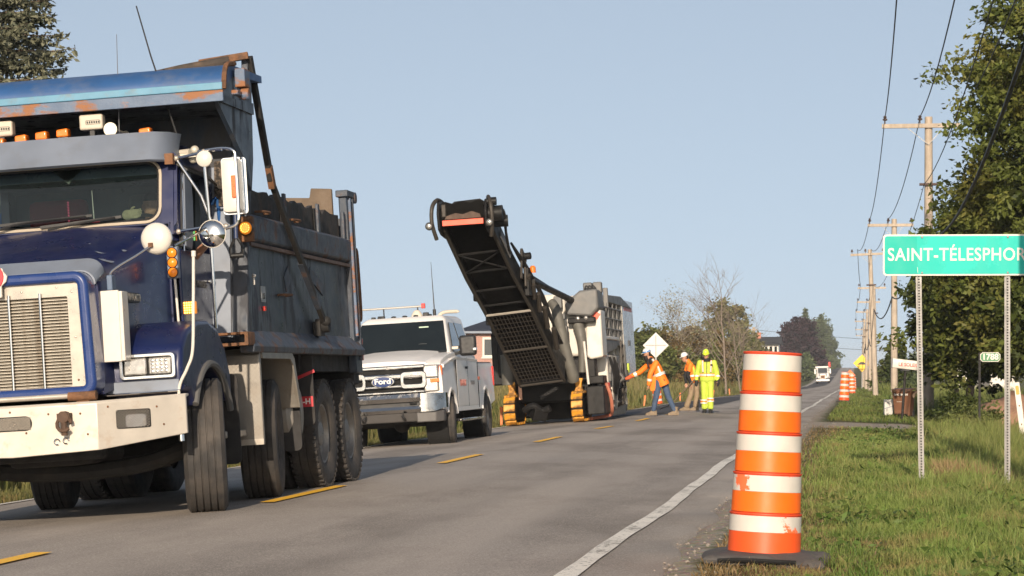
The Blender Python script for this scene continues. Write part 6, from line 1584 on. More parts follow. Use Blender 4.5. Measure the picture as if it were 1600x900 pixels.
# ------------------------------------------------------------------ traffic barrels
M_BOR = pm('barrel_orange', (0.72, 0.085, 0.012), .42, 0, .10, 4, (.55, .07, .01), .35, 4, .5, .72)
M_BOR2 = pm('barrel_sheeting_orange', (0.82, 0.135, 0.004), .42, 0, .08, 7, (.60, .09, .01), .5, 2.2, .52, .75)
M_BRED = pm('barrel_edge_red', (0.62, 0.06, 0.015), .5, 0, .1, 6)
def worn_white(name, lo, hi):
    m = pm(name, (0.54, 0.505, 0.45), .5, 0, .11, 8, (0.80, .12, .02), .95, 3.2, lo, hi)
    return m
M_BWH = worn_white('barrel_sheeting_white', .70, .71)
M_BWHW = worn_white('barrel_sheeting_torn', .535, .545)
M_BASE = pm('recycled_rubber', (0.060, 0.056, 0.054), .8, 0, .25, 5, (.14, .12, .10), .6, 4, bump=.4)
def barrel(label, loc, rot, group, H=1.29, first=False):
    B = thing('traffic_barrel', label, 'traffic barrel', loc, rot, group)
    r = lambda z: .226 - (.226 - .172) * z / H          # tapered
    n = 5; sh = H / n
    prof = [(r(0) - .004, .03)]
    for k in range(n):
        z0, z1 = .03 + k * (H - .03) / n, .03 + (k + 1) * (H - .03) / n
        step = .006 * (n - k) / n
        prof += [(r(z0) + .002, z0 + .002), (r(z1) + .008, z1 - .016), (r(z1) + .014, z1 - .012), (r(z1) + .014, z1 - .003), (r(z1) - .003, z1)]
    prof += [(.12, H), (.01, H + .004)]
    part('drum', M_BRED, B, lambda m: m.lathe(prof, n=36))
    for k in range(n):
        z0, z1 = .03 + k * (H - .03) / n, .03 + (k + 1) * (H - .03) / n
        zm = z0 + (z1 - z0) * .52
        rr = lambda z: r(z0) + .002 + (r(z1) + .008 - r(z0) - .002) * (z - z0) / (z1 - .016 - z0) + .0025
        part('orange_band', M_BOR2 if k else M_BOR, B, lambda m: m.loft([[(rr(z) * math.cos(a), rr(z) * math.sin(a), z) for a in np.linspace(0, 2 * math.pi, 36, endpoint=False)] for z in (z0 + .004, zm)], True, False), smooth=1)
        part('white_band', M_BWHW if k <= 1 and first else M_BWH, B, lambda m: m.loft([[(rr(z) * math.cos(a) * 1.001, rr(z) * math.sin(a) * 1.001, z) for a in np.linspace(0, 2 * math.pi, 36, endpoint=False)] for z in (zm + .001, z1 - .020)], True, False), smooth=1)
    return B
def barrel_base(B, mat=M_BASE):
    def fn(m):
        lo = []
        for q, z in ((.97, -.04), (1.0, -.015), (.97, .005), (.88, .018), (.64, .035), (.55, .04)):
            lo.append([(.40 * q * math.cos(a) * (1 if abs(math.cos(a)) > 1e-6 else 1) / max(abs(math.cos(a)), abs(math.sin(a))) ** .75 * (1 + .03 * math.sin(5 * a)), .36 * q * math.sin(a) / max(abs(math.cos(a)), abs(math.sin(a))) ** .75, z + (.016 * math.sin(3 * a + 1) + .008 * math.sin(7 * a) if q > .85 else 0)) for a in np.linspace(0, 2 * math.pi, 32, endpoint=False)])
        m.loft(lo)
    part('base', mat, B, fn, smooth=.9)
    part('base_slot', M_HOLE, B, lambda m: m.tube(arc([(-.28, -.345, -.008), (-.15, -.385, .004), (.05, -.392, .002), (.2, -.375, -.002)], 4), .014, 6))
bz = terr1(-.575, 16.0)
B1 = barrel('large orange and white striped barrel in the foreground leaning to the right', (-.585, 16.0, bz + .05), (R(0), R(2.7), R(25)), None, first=True)
BB = thing('barrel_base', 'black rubber base under the foreground striped barrel', 'barrel base', (-.575, 16.0, bz + .05), (0, R(1.5), 0))
barrel_base(BB)
for (x, y, lab, tilt) in ((-.60, 113, 'striped barrel on the right shoulder, nearer of the far pair', 3), (-.36, 172, 'striped barrel on the right shoulder, farther of the far pair', -2),
                          (-9.25, 118, 'small striped barrel behind the worker in khaki trousers', -6), (-.35, 262, 'distant striped barrel below the yellow bump sign', 0)):
    b = barrel(lab, (x, y, terr1(x, y) + .03), (0, R(tilt), R(40)), 'striped barrels along the road')
    part('base', M_BASE, b, lambda m: m.lathe([(.36, -.03), (.36, 0), (.24, .035), (.2, .04)], n=20))

# orange stakes along the left edge
STK = None
g = np.random.default_rng(4)
sp = [(66.0, -9.3), (80, -9.35), (95, -9.3), (112, -9.4), (135, -9.4), (150, -9.45), (168, -9.5), (190, -9.5), (72.5, -9.9), (104, -9.8)]
ords = ['nearest', 'second', 'third', 'fourth', 'fifth', 'sixth', 'seventh', 'eighth', 'ninth', 'farthest']
for k, (y, x) in enumerate(sorted(sp)):
    if STK is None:
        o = thing('marker_stake', '', 'stake', group='orange survey stakes along the left verge')
        part('stake', pm('stake_orange', (.62, .20, .07), .7, 0, .2, 8), o, lambda m: m.loft([[(a * w_, b * w_, z) for a, b in ((-1, -1), (1, -1), (1, 1), (-1, 1))] for z, w_ in ((-.1, .03), (.50, .035), (.53, .03))]))
        part('stake_tip', pm('stake_paint', (.85, .16, .02), .5), o, lambda m: m.box(-.038, .038, -.038, .038, .40, .545), bevel=.006)
        STK = o
    else:
        o = copy_tree(STK)
    o['label'] = ords[k] + ' orange wooden stake along the left verge, counted from the machine'
    o.location = (x, y, terr1(x, y) - .02)
    o.rotation_euler = (R(g.normal(0, 3)), R(g.normal(0, 4)), 0)
# a cone beside the oncoming truck
CN = thing('traffic_cone', 'orange traffic cone left of the oncoming white truck', 'traffic cone', (-12.2, 455, terr1(-12.2, 455)))
part('cone', M_BOR, CN, lambda m: m.lathe([(.55, 0), (.55, .08), (.36, .1), (.10, 1.9), (.02, 1.95)], n=18))
part('collar', M_BWH, CN, lambda m: m.lathe([(.262, .75), (.18, 1.35)], n=18, closed=True))

# ------------------------------------------------------------------ place-name sign
M_GALV = pm('galvanised', (0.21, 0.205, 0.20), .5, .45, .12, 8, (.25, .23, .2), .4, 6)
def u_post(parent, x, y, z0, z1, lean=(0, 0)):
    """perforated channel post"""
    def fn(m):
        sec = [(-.030, 0), (-.030, -.004), (-.014, -.004), (-.012, -.022), (.012, -.022), (.014, -.004), (.030, -.004), (.030, 0), (.016, 0), (.014, -.018), (-.014, -.018), (-.016, 0)]
        m.loft([[(x + a + lean[0] * (z - z0), y + b + lean[1] * (z - z0), z) for a, b in sec] for z in (z0, z1)])
    p = part('post', M_GALV, parent, fn)
    n = int((z1 - z0) / .030)
    hm = part('post_holes', M_HOLE, p, lambda m: [m.box(x - .0085 + lean[0] * (q * .030), x + .0085 + lean[0] * (q * .030), y - .0235 + lean[1] * (q * .030), y - .0221 + lean[1] * (q * .030), z0 + q * .030, z0 + q * .030 + .015) for q in range(n)])
    hm['kind'] = 'stuff'
    return p
SX, SY = .26, 27.0
SG = thing('place_name_sign', 'green place name sign with white letters on two perforated metal posts', 'sign', (SX, SY, 0), (0, 0, R(4)))
u_post(SG, .415, .035, terr1(.675, 27.0) - .1, 2.52, (-.014, 0))
u_post(SG, 1.31, .035, terr1(1.57, 27.0) - .1, 2.55, (.0, 0))
M_GREEN = pm('sign_green_sheeting', (0.008, 0.42, 0.35), .5, 0, .05, 2, (.045, .49, .42), .8, .8, .49, .515, spec=.25)
M_GREEND = pm('sign_green_deep', (0.0, 0.37, 0.295), .5, 0, .04, 2, spec=.25)
M_SWH = pm('sign_white_sheeting', (0.58, 0.545, 0.475), .4, 0, .04, 6)
z0s, z1s, xe = 2.135, 2.57, 1.70
pan = part('panel', M_SWH, SG, lambda m: m.prism(rrect(.005, xe, z0s, z1s, .035), 'y', .0, .006), bevel=.001)
part('green_field', M_GREEN, SG, lambda m: m.prism(rrect(.022, xe - .017, z0s + .017, z1s - .017, .028), 'y', -.003, -.0005))
part('green_overlay', M_GREEND, SG, lambda m: m.prism([(.024, z0s + .04), (.05, z0s + .019), (.372, z0s + .019), (.360, z1s - .019), (.05, z1s - .019), (.024, z1s - .04)], 'y', -.005, -.0032))
part('overlay_scratch', M_SWH, SG, lambda m: m.bar((.371, -.0055, z0s + .03), (.366, -.0055, z0s + .09), .001, .004, (1, 0, 0)))
tx_ = text('letters', 'SAINT-TÉLESPHORE', .205, M_SWH, SG, (.052, -.0065, 2.352), (R(90), 0, 0), .0026, 1.0, 'LEFT', .0008, 1.07)
bb = [v.co.x for v in tx_.data.vertices]
tx_.scale = (1.525 / (max(bb) - min(bb)), .92, 1)
for x_ in (.415, 1.31):
    for z_ in (z0s + .03, z1s - .03):
        part('bolt', M_GALV, SG, lambda m: m.sphere((x_, -.006, z_), (.012, .006, .012), 8, 5))

# ------------------------------------------------------------------ house number, mailbox, bin, marker posts
HN = thing('house_number_sign', 'small green house number sign reading 1788 on a dark post', 'sign', (2.96, 57.9, terr1(2.96, 57.9)), (0, 0, R(4)))
zt = 1.43 - terr1(2.96, 57.9)
part('post', M_DARK, HN, lambda m: m.box(-.26, -.21, .0, .04, -.2, zt + .10))
oct_ = lambda a, b, c: [(-a, -b + c), (-a + c, -b), (a - c, -b), (a, -b + c), (a, b - c), (a - c, b), (-a + c, b), (-a, b - c)]
part('plate_edge', M_SWH, HN, lambda m: m.prism([(x, z + zt) for x, z in oct_(.225, .105, .05)], 'y', -.012, -.004))
part('plate', pm('plate_green', (.03, .16, .06), .4), HN, lambda m: m.prism([(x, z + zt) for x, z in oct_(.212, .092, .045)], 'y', -.017, -.0125))
text('digits', '1788', .185, M_SWH, HN, (0, -.020, zt), (R(90), 0, 0), .005, 1.0, 'CENTER', .001)
MBX = thing('mailbox', 'white newspaper box with red letters on a dark post', 'mailbox', (1.15, 68.0, terr1(1.15, 68.0)), (0, R(4), R(8)))
mz = 1.28 - terr1(1.15, 68.0)
part('post', M_DARK, MBX, lambda m: m.cyl((.02, 0, -.2), (.02, 0, mz - .12), .035))
part('bracket', M_BLACKP, MBX, lambda m: m.box(-.10, .12, -.10, .10, mz - .17, mz - .11), bevel=.01)
part('box', M_WHITEM, MBX, lambda m: m.loft([[(x, y, mz + z + (.03 if x < -.3 else 0)) for y, z in ((-.11, -.13), (-.13, .0), (-.10, .12), (.10, .12), (.13, 0), (.11, -.13))] for x in (-.35, -.31, .33)]), bevel=.012)
text('box_letters', 'LE SOLEIL', .12, pm('letter_red', (.6, .07, .05), .5), MBX, (.06, -.133, mz + .0), (R(88), 0, 0), .003, 1.0)
bx_, by_ = 1.30, 72.8
BN = thing('refuse_bin', 'brown wheeled refuse bin standing on the mown grass', 'bin', (bx_, by_, terr1(bx_, by_)), (0, 0, R(-12)))
M_BIN = pm('bin_brown', (0.17, 0.075, 0.04), .5, 0, .12, 4, (.16, .10, .06), .4, 4)
part('bin_body', M_BIN, BN, lambda m: m.loft([[(a * w_, b * d_, z) for a, b in ((-1, -1), (1, -1), (1, 1), (-1, 1))] for z, w_, d_ in ((.04, .215, .24), (.70, .27, .30), (.72, .285, .315), (.75, .285, .315))]), bevel=.02)
part('lid', M_BIN, BN, lambda m: m.loft([[(a * .295, b, z) for a, b, z in ((-1, -.33, .755), (-1, .28, .79), (-1, .28, .83), (-1, -.30, .80))], [(a * .295, b, z) for a, b, z in ((1, -.33, .755), (1, .28, .79), (1, .28, .83), (1, -.30, .80))]]), bevel=.02)
part('bin_handle', M_WOOD, BN, lambda m: m.loft([[(.25, -.05 + q, .62), (.40, -.05 + q, .86), (.46, -.05 + q, .88), (.44, -.05 + q, .80), (.29, -.05 + q, .52)] for q in (0, .08)]), bevel=.01)
part('bin_label', M_SWH, BN, lambda m: m.box(-.15, .06, -.277, -.272, .44, .49))
text('bin_letters', 'BAC BRUN', .075, M_SWH, BN, (-.02, -.315, .645), (R(85), 0, 0), .003, 1.1)
for s in (-1, 1):
    part('wheel', M_RUBBER, BN, lambda m: m.cyl((s * .20, .22, .10), (s * .25, .22, .10), .10, n=16))
part('foot_notch', M_HOLE, BN, lambda m: m.box(.02, .16, -.246, -.238, .0, .09))
WB = thing('white_block', 'low pale concrete block beside the brown refuse bin', 'block', (.88, 73.2, terr1(.88, 73.2)), (0, 0, R(6)))
part('block', pm('concrete_pale', (.52, .51, .48), .8, 0, .1, 6), WB, lambda m: m.box(-.13, .13, -.12, .12, 0, .46), bevel=.015)
part('block_strap', M_GREYP, WB, lambda m: m.bar((-.135, -.124, .20), (.135, -.124, .28), .01, .02))
LP = thing('leaning_marker_post', 'white marker post with orange reflector leaning at the right edge', 'marker post', (2.98, 45.8, terr1(2.98, 45.8)), (0, R(-7), 0))
lz = .93 - terr1(2.98, 45.8)
part('post', M_WHITEM, LP, lambda m: m.box(-.05, .05, -.012, .012, -.1, lz), bevel=.006)
part('reflector', pm('reflector_orange', (.85, .25, .02), .3), LP, lambda m: m.prism([(x, z + lz - .14) for x, z in rrect(-.03, .03, -.08, .08, .02)], 'y', -.018, -.0125))
for z_ in (lz - .42, lz - .75):
    part('bolt', M_RUST, LP, lambda m: m.sphere((.0, -.014, z_), (.014, .006, .014), 8, 5))

# warning sign with a bump pictogram, and the back of another sign on the left
def diamond(label, loc, half, mat, rot, pic=None, post_h=None):
    D = thing('diamond_sign', label, 'sign', loc, rot)
    zc = post_h
    d = [(0, -half), (half, 0), (0, half), (-half, 0)]
    part('panel', mat, D, lambda m: m.prism([(x, z + zc) for x, z in d], 'y', -.006, .006), bevel=.002)
    part('post', M_GALV, D, lambda m: m.box(-.04, .04, .010, .06, -.2, zc + half * .85))
    if pic: pic(D, zc)
    return D
def bump_pic(D, zc):
    part('bump_symbol', M_BLACKP, D, lambda m: m.prism([(-.62, zc - .16)] + [(-.5 + 1.0 * k / 10, zc - .10 + .26 * math.sin(math.pi * k / 10)) for k in range(11)] + [(.62, zc - .16)], 'y', -.012, -.0065))
dx, dy = .50, 290.0
diamond('yellow diamond bump warning sign on the right verge', (dx, dy, terr1(dx, dy)), 1.0, pm('sign_yellow', (.85, .52, .01), .4), (0, 0, R(5)), bump_pic, 578 and 1.9 - terr1(dx, dy))
OW = thing('small_warning_sign', 'small orange work sign on a stand left of the yellow diamond', 'sign', (-.75, 255, terr1(-.75, 255)), (0, 0, R(5)))
part('panel', M_BOR2, OW, lambda m: m.prism([(0, .9), (.55, 1.45), (0, 2.0), (-.55, 1.45)], 'y', -.01, .01))
part('panel_mark', M_SWH, OW, lambda m: m.box(-.28, .28, -.02, -.012, 1.3, 1.6))
part('stand', M_RUST, OW, lambda m: (m.cyl((0, .05, 0), (0, .05, 1.8), .04), m.cyl((-.4, .05, 0), (.4, .05, 0), .04)))
def back_pic(D, zc):
    part('brace', M_GALV, D, lambda m: m.box(-.5, .5, -.03, -.0065, zc - .02, zc + .02))
    part('upright', M_GALV, D, lambda m: m.box(-.022, .022, -.055, -.0315, -.2, zc + .5))
lx, ly = -9.9, 125.0
diamond('pale bare back of a diamond sign behind the bearded man', (lx, ly, terr1(lx, ly)), .64, pm('sign_back_alu', (.42, .41, .40), .45, .2, .05), (0, 0, R(5)), back_pic, 2.36 - terr1(lx, ly))

# ------------------------------------------------------------------ utility poles and wires
M_POLE = pm('pole_wood', (0.40, 0.335, 0.265), .85, 0, .18, 3, (.20, .15, .11), .5, 3, .45, .65, stretch=(4, 4, .25), bump=.4, bs=30)
M_INS = pm('insulator', (0.10, 0.07, 0.06), .2, coat=.5)
M_WIRE = pm('wire_black', (0.02, 0.02, 0.022), .6)
poles = []
def pole(label, x, y, top, arm=(-1.4, 1.0), lean=0.0, r=.15):
    z0 = terr1(x, y)
    Pn = thing('utility_pole', label, 'utility pole', (x, y, z0), (0, R(lean), 0), 'utility poles along the right side')
    h = top - z0
    part('shaft', M_POLE, Pn, lambda m: m.tube([(0, 0, -.3), (0, 0, h * .5), (0, 0, h)], [r * 1.15, r, r * .82], 12))
    ins = []
    if arm:
        za = h - .30
        part('crossarm', M_POLE, Pn, lambda m: m.box(arm[0], arm[1], -.20, -.10, za - .07, za + .07), bevel=.01)
        for s, e in ((-1, arm[0]), (1, arm[1])):
            part('arm_brace', M_GALV, Pn, lambda m: m.bar((0, -.16, za - .62), (e * .45, -.16, za - .07), .02, .035, (0, 1, 0)))
        for xi, zi in ((arm[0] + .10, za + .07), (-.28, za + .07), (arm[1] - .10, za + .07)):
            part('insulator', M_INS, Pn, lambda m: m.lathe([(.02, 0), (.02, .10), (.075, .12), (.08, .16), (.04, .19), (.06, .23), (.03, .27)], (xi, -.15, zi), 'z', 12))
            ins.append((x + xi + lean * 0, y - .15, z0 + zi + .22))
    part('spool', M_INS, Pn, lambda m: m.cyl((-.30, -.2, h - 2.2), (.30, -.2, h - 2.2), .045, n=8))
    ins.append((x - .15, y - .2, z0 + h - 2.2))
    ins.append((x - .10, y - .2, z0 + h - 3.7))
    poles.append(ins)
    return Pn
pole('utility pole just outside the right edge of the view, carrying the wires overhead', 2.05, 23.0, 9.2, (-1.5, 1.0))
pole('utility pole with crossarm rising between the sign and the tree, tallest in view', 2.28, 83.0, 9.34, (-1.5, 1.0))
pole('utility pole directly left of the place name sign with its crossarm above it', 1.72, 121.3, 8.3, (-1.25, .9))
pole('leaning utility pole behind the second crossarm pole', 1.10, 158, 8.6, (-1.2, .9), -2.2)
fars = ['fifth', 'sixth', 'seventh', 'eighth', 'ninth', 'tenth']
for k, (y, x, t_) in enumerate(((192, 1.32, 7.6), (232, 1.12, 7.6), (272, .9, 7.6), (318, .95, 7.5), (370, .85, 7.3), (430, .8, 7.2))):
    pole(fars[k] + ' utility pole of the right-hand row counted from the front', x, y, t_, (-1.2, .9), (k % 3 - 1) * .8)
def wire(label, a, b, r, sag, n=14):
    a, b = Vector(a), Vector(b)
    pts = [a.lerp(b, k / n) - Vector((0, 0, sag * 4 * (k / n) * (1 - k / n))) for k in range(n + 1)]
    m = MB().tube(pts, r, 5)
    tag(m.build('wire', M_WIRE), label, 'wire', 'wires strung between the utility poles')
names = ['outer crossarm', 'inner crossarm', 'right crossarm', 'neutral', 'thick telephone']
span = ['first', 'second', 'third', 'fourth', 'fifth', 'sixth', 'seventh', 'eighth', 'ninth']
for i in range(len(poles) - 1):
    for k in range(5):
        if k == 2 and i > 0: continue
        r = (.016, .016, .016, .012, .032)[k] * (1 if i < 3 else 1.2)
        wire('%s wire in the %s span of the right-hand pole row' % (names[k], span[i]), poles[i][k], poles[i + 1][k], r, (.55, .6, .55, .5, .8)[k] if i else (.9, .9, .9, .7, 1.2)[k])
LPl = thing('utility_pole', 'single pale utility pole beside the far white house on the left', 'utility pole', (-15.6, 385, terr1(-15.6, 385)))
part('shaft', M_POLE, LPl, lambda m: m.tube([(0, 0, -.3), (0, 0, 9.4)], [.28, .22], 10))
part('crossarm', M_POLE, LPl, lambda m: m.box(-1.1, .5, -.3, -.15, 8.9, 9.1))
for zz, nm in ((9.0, 'upper'), (7.3, 'lower')):
    wire('%s wire crossing the road in the distance' % nm, (-15.6, 385, terr1(-15.6, 385) + zz), (40, 430, terr1(40, 430) + zz - 1.0), .03, 1.2)

# ------------------------------------------------------------------ houses
M_BRICK = None
def brick_mat():
    m, t, b = newmat('brick_pinkish')
    v = objvec(t)
    br = nn(t, 'ShaderNodeTexBrick')
    br.inputs['Scale'].default_value = 4.5
    br.inputs['Color1'].default_value = (.40, .20, .16, 1); br.inputs['Color2'].default_value = (.31, .145, .115, 1); br.inputs['Mortar'].default_value = (.42, .36, .32, 1)
    mp = nn(t, 'ShaderNodeMapping'); mp.inputs['Rotation'].default_value = (R(90), 0, 0); t.links.new(v, mp.inputs[0]); t.links.new(mp.outputs[0], br.inputs['Vector'])
    t.links.new(br.outputs['Color'], b.inputs['Base Color']); b.inputs['Roughness'].default_value = .9
    return m
hx, hy = -31.3, 200.0
HB = thing('brick_house', 'pink brick bungalow with dark roof behind the milling machine', 'house', (hx, hy, 1.2))
part('wall', brick_mat(), HB, lambda m: m.box(0, 9.5, 0, 8, -2.0, 3.0))
RF = part('roof', pm('roof_shingle', (.016, .022, .04), .8, 0, .3, 8), HB, lambda m: m.loft([[(x_, y_, z) for x_, y_ in ((x0, y0), (x1, y0), (x1, y1), (x0, y1))] for z, x0, x1, y0, y1 in ((2.92, -.6, 10.1, -.6, 8.6), (3.05, -.6, 10.1, -.6, 8.6), (4.7, 3.6, 6.2, 3.6, 4.4))]))
part('chimney', brick_mat(), RF, lambda m: m.box(5.6, 6.3, 3.8, 4.4, 4.0, 5.6))
part('fascia', M_GREYP, RF, lambda m: m.box(-.55, 10.05, -.66, -.605, 2.86, 3.03))
for x_ in (2.1, 6.4):
    WN = part('window', M_WHITEM, HB, lambda m: m.ring_prism(rrect(x_ - .52, x_ + .52, .95, 2.55, .01, 2), rrect(x_ - .36, x_ + .36, 1.12, 2.38, .01, 2), 'y', -.08, .02))
    part('pane', M_PGLASS, WN, lambda m: m.box(x_ - .37, x_ + .37, -.03, -.012, 1.11, 2.39))
    part('sill', M_WHITEM, WN, lambda m: m.box(x_ - .6, x_ + .6, -.14, -.002, .85, .945))
    part('shutter', M_DARK, HB, lambda m: m.box(x_ + .60, x_ + .92, -.05, -.003, .95, 2.55))
part('door', pm('door_cream', (.5, .46, .4), .5), HB, lambda m: m.box(7.8, 8.7, -.05, -.003, 0, 2.1), bevel=.01)
HW = thing('white_house', 'small white house far off beside the purple maple', 'house', (-15.2, 405, terr1(-15.2, 405)))
part('wall', M_WHITEM, HW, lambda m: m.box(-1.0, 2.7, 0, 8, -.3, 7.1))
part('roof', pm('roof_grey_far', (.05, .05, .052), .8), HW, lambda m: m.prism([(-.8, 7.0), (4.0, 8.3), (8.8, 7.0)], 'x', -1.4, 3.2))
for x_ in (-.2, .55, 1.3, 2.05):
    WN = part('window', M_PGLASS, HW, lambda m: m.box(x_, x_ + .42, -.04, -.003, 5.7, 6.7))
    part('frame', M_GREYP, WN, lambda m: m.box(x_ - .08, x_ + .5, -.06, -.041, 5.5, 5.66))
part('chimney', pm('chimney_red', (.4, .16, .11), .8), HW, lambda m: m.box(-.9, -.2, 3, 4, 7.6, 9.0))
# red barn seen far off behind the number sign
BRN = thing('red_shed', 'distant shed with red roof and white wall behind the number sign', 'shed', (9.3, 190, -.4))
part('wall', M_WHITEM, BRN, lambda m: m.box(-2, 2.2, 0, 5, 0, 2.0))
part('roof', pm('roof_red', (.35, .07, .05), .7), BRN, lambda m: m.prism([(-.4, 1.95), (2.5, 3.3), (5.4, 1.95)], 'x', -2.3, 2.5))
part('door', M_BLACKP, BRN, lambda m: m.box(-.6, .4, -.03, -.003, 0, 1.6))
# ------------------------------------------------------------------ trees
M_BARK = pm('bark_brown', (0.12, 0.085, 0.06), .95, 0, .3, 5, (.05, .035, .025), .6, 6, bump=.8, bs=18, stretch=(3, 3, .5))
M_BARKP = pm('bark_pale', (0.30, 0.22, 0.155), .9, 0, .2, 5, (.16, .11, .08), .6, 6, bump=.5, bs=18, stretch=(3, 3, .5))
M_DEADW = pm('dead_wood', (0.19, 0.15, 0.12), .9, 0, .2, 4)

def leaves(name, C, size, mat, parent, g, droop=.3, asp=.5, hz=(0, 10), quad=True):
    """C: leaf positions (n,3). each leaf a bent diamond of two triangles"""
    n = len(C)
    d = g.normal(0, 1, (n, 3)); d[:, 2] = d[:, 2] * .6 - droop; d /= np.linalg.norm(d, axis=1)[:, None]
    r = g.normal(0, 1, (n, 3)); sd = np.cross(d, r); sd /= np.linalg.norm(sd, axis=1)[:, None] + 1e-9
    nr = np.cross(sd, d)
    L = size * g.uniform(.45, 1.6, n)[:, None]
    p = np.empty((n, 4, 3))
    p[:, 0] = C
    p[:, 1] = C + d * L * .5 + sd * L * asp * .5 + nr * L * .08
    p[:, 2] = C + d * L
    p[:, 3] = C + d * L * .5 - sd * L * asp * .5 + nr * L * .08
    f = np.arange(n * 4)
    rnd = np.repeat(g.uniform(0, 1, n) ** 1.2, 4)
    hg = np.zeros(n * 4)
    return np_mesh(name, p.reshape(-1, 3), f, np.full(n, 4), mat, parent, {'rnd': rnd, 'hgt': hg})

def broad_tree(label, loc, H, prof, mat, g, nclu=90, nleaf=220, leaf=.16, trunk=.18, bark=M_BARK, name='tree', stems=1, clu=.55, flat=.75, limbs=26, asym=(0, 0), group=None, droop=.35, sub=5):
    """prof: list of (z, radius): crown outline; clumps of leaves sit on twigs grown from limbs"""
    T_ = thing(name, label, 'tree', loc, group=group)
    zs, rs = np.array([p[0] for p in prof]), np.array([p[1] for p in prof])
    zc0, zc1 = zs[0], zs[-1]
    # clump centres, more of them towards the outside of the crown
    cz = []
    while len(cz) < nclu:
        z = g.uniform(zc0, zc1); R_ = np.interp(z, zs, rs)
        if g.uniform() < R_ / rs.max():
            a = g.uniform(0, 2 * np.pi); q = R_ * math.sqrt(g.uniform(.12, 1.0)) * g.uniform(.80, 1.06)
            cz.append((q * math.cos(a) + asym[0] * (z / H), q * math.sin(a) + asym[1] * (z / H), z))
    cz = np.array(cz)
    m = MB()
    tops = []
    for s in range(stems):
        ox, oy = (g.normal(0, trunk * 2), g.normal(0, trunk * 2)) if stems > 1 else (0, 0)
        tx_, ty_ = ox + g.normal(0, .25) + asym[0] * .8, oy + g.normal(0, .25)
        path = arc([(ox * .4, oy * .4, -.3), (ox * .7 + g.normal(0, .05), oy * .7, H * .2), (ox + g.normal(0, .12), oy + g.normal(0, .12), H * .5), (tx_, ty_, H * .9)], 4)
        m.tube(path, [trunk / math.sqrt(stems) * (1.25 if i == 0 else 1) * (1 - .85 * i / (len(path) - 1)) for i in range(len(path))], 9)
        tops.append(path)
    idx = g.choice(len(cz), min(limbs, len(cz)), replace=False)
    for i in idx:
        c = Vector(cz[i]); path = tops[int(g.integers(0, stems))]
        zb = max(H * .12, c.z - (.5 + .5 * g.uniform()) * math.hypot(c.x, c.y))
        b = min(path, key=lambda p: abs(p.z - zb))
        mid = b.lerp(c, .5) + Vector((g.normal(0, .12), g.normal(0, .12), -.08 * (c - b).length + .1))
        r0 = trunk * .32
        m.tube(arc([b, mid, c], 3), [r0, r0 * .8, r0 * .66, r0 * .5, r0 * .38, r0 * .26, r0 * .12], 5, False)
    m.build('trunk', bark, T_, smooth=.9)
    P_ = []
    for c in cz:
        cr = clu * g.uniform(.55, 1.35)
        for k in range(sub):
            sc = c + g.normal(0, .62, 3) * cr * np.array([1, 1, flat])
            n = int(nleaf / sub * g.uniform(.6, 1.4))
            P_.append(sc + g.normal(0, .34, (n, 3)) * cr * np.array([1, 1, flat * .8]))
    leaves('crown', np.concatenate(P_), leaf, mat, T_, g, droop)
    return T_

def spruce(label, loc, H, base_r, mat, g, name='spruce_tree', z0=.08, layers=26, per=11, nn_=150, leaf=.13, lmax=1.0, group=None):
    T_ = thing(name, label, 'tree', loc, group=group)
    m = MB()
    m.tube([(0, 0, -.3), (0, 0, H * .5), (0, 0, H)], [.022 * H * .9, .013 * H, .01], 9)
    P_ = []
    for i in range(layers):
        t = (i + .5) / layers
        z = H * (z0 + (1 - z0) * t * lmax)
        L = base_r * (1 - t * lmax) ** .85 * g.uniform(.85, 1.1) + .12
        for k in range(per):
            a = 2 * math.pi * (k + .5 * (i % 2)) / per + g.normal(0, .15)
            l = L * g.uniform(.72, 1.12)
            d = np.array([math.cos(a), math.sin(a)])
            tt = np.linspace(0, 1, 6)
            br = np.stack([d[0] * l * tt, d[1] * l * tt, z - l * .30 * tt + l * .22 * tt ** 2.2], 1)
            m.tube([tuple(q) for q in br[::2]] + [tuple(br[-1])], [.03, .022, .014, .006], 4, False)
            n = int(nn_ * (.35 + .65 * l / base_r))
            u = g.uniform(.12, 1.0, n) ** .8
            c = np.stack([np.interp(u, tt, br[:, j]) for j in range(3)], 1)
            w = .26 * l * (1.05 - u) + .05
            c[:, 0] += -d[1] * g.normal(0, .55, n) * w; c[:, 1] += d[0] * g.normal(0, .55, n) * w
            c[:, 2] += -np.abs(g.normal(0, .5, n)) * (.10 + .12 * l * .5) + .03
            P_.append(c)
    m.build('trunk', M_BARK, T_, smooth=.9)
    leaves('crown', np.concatenate(P_), leaf, mat, T_, g, .25, .42)
    return T_

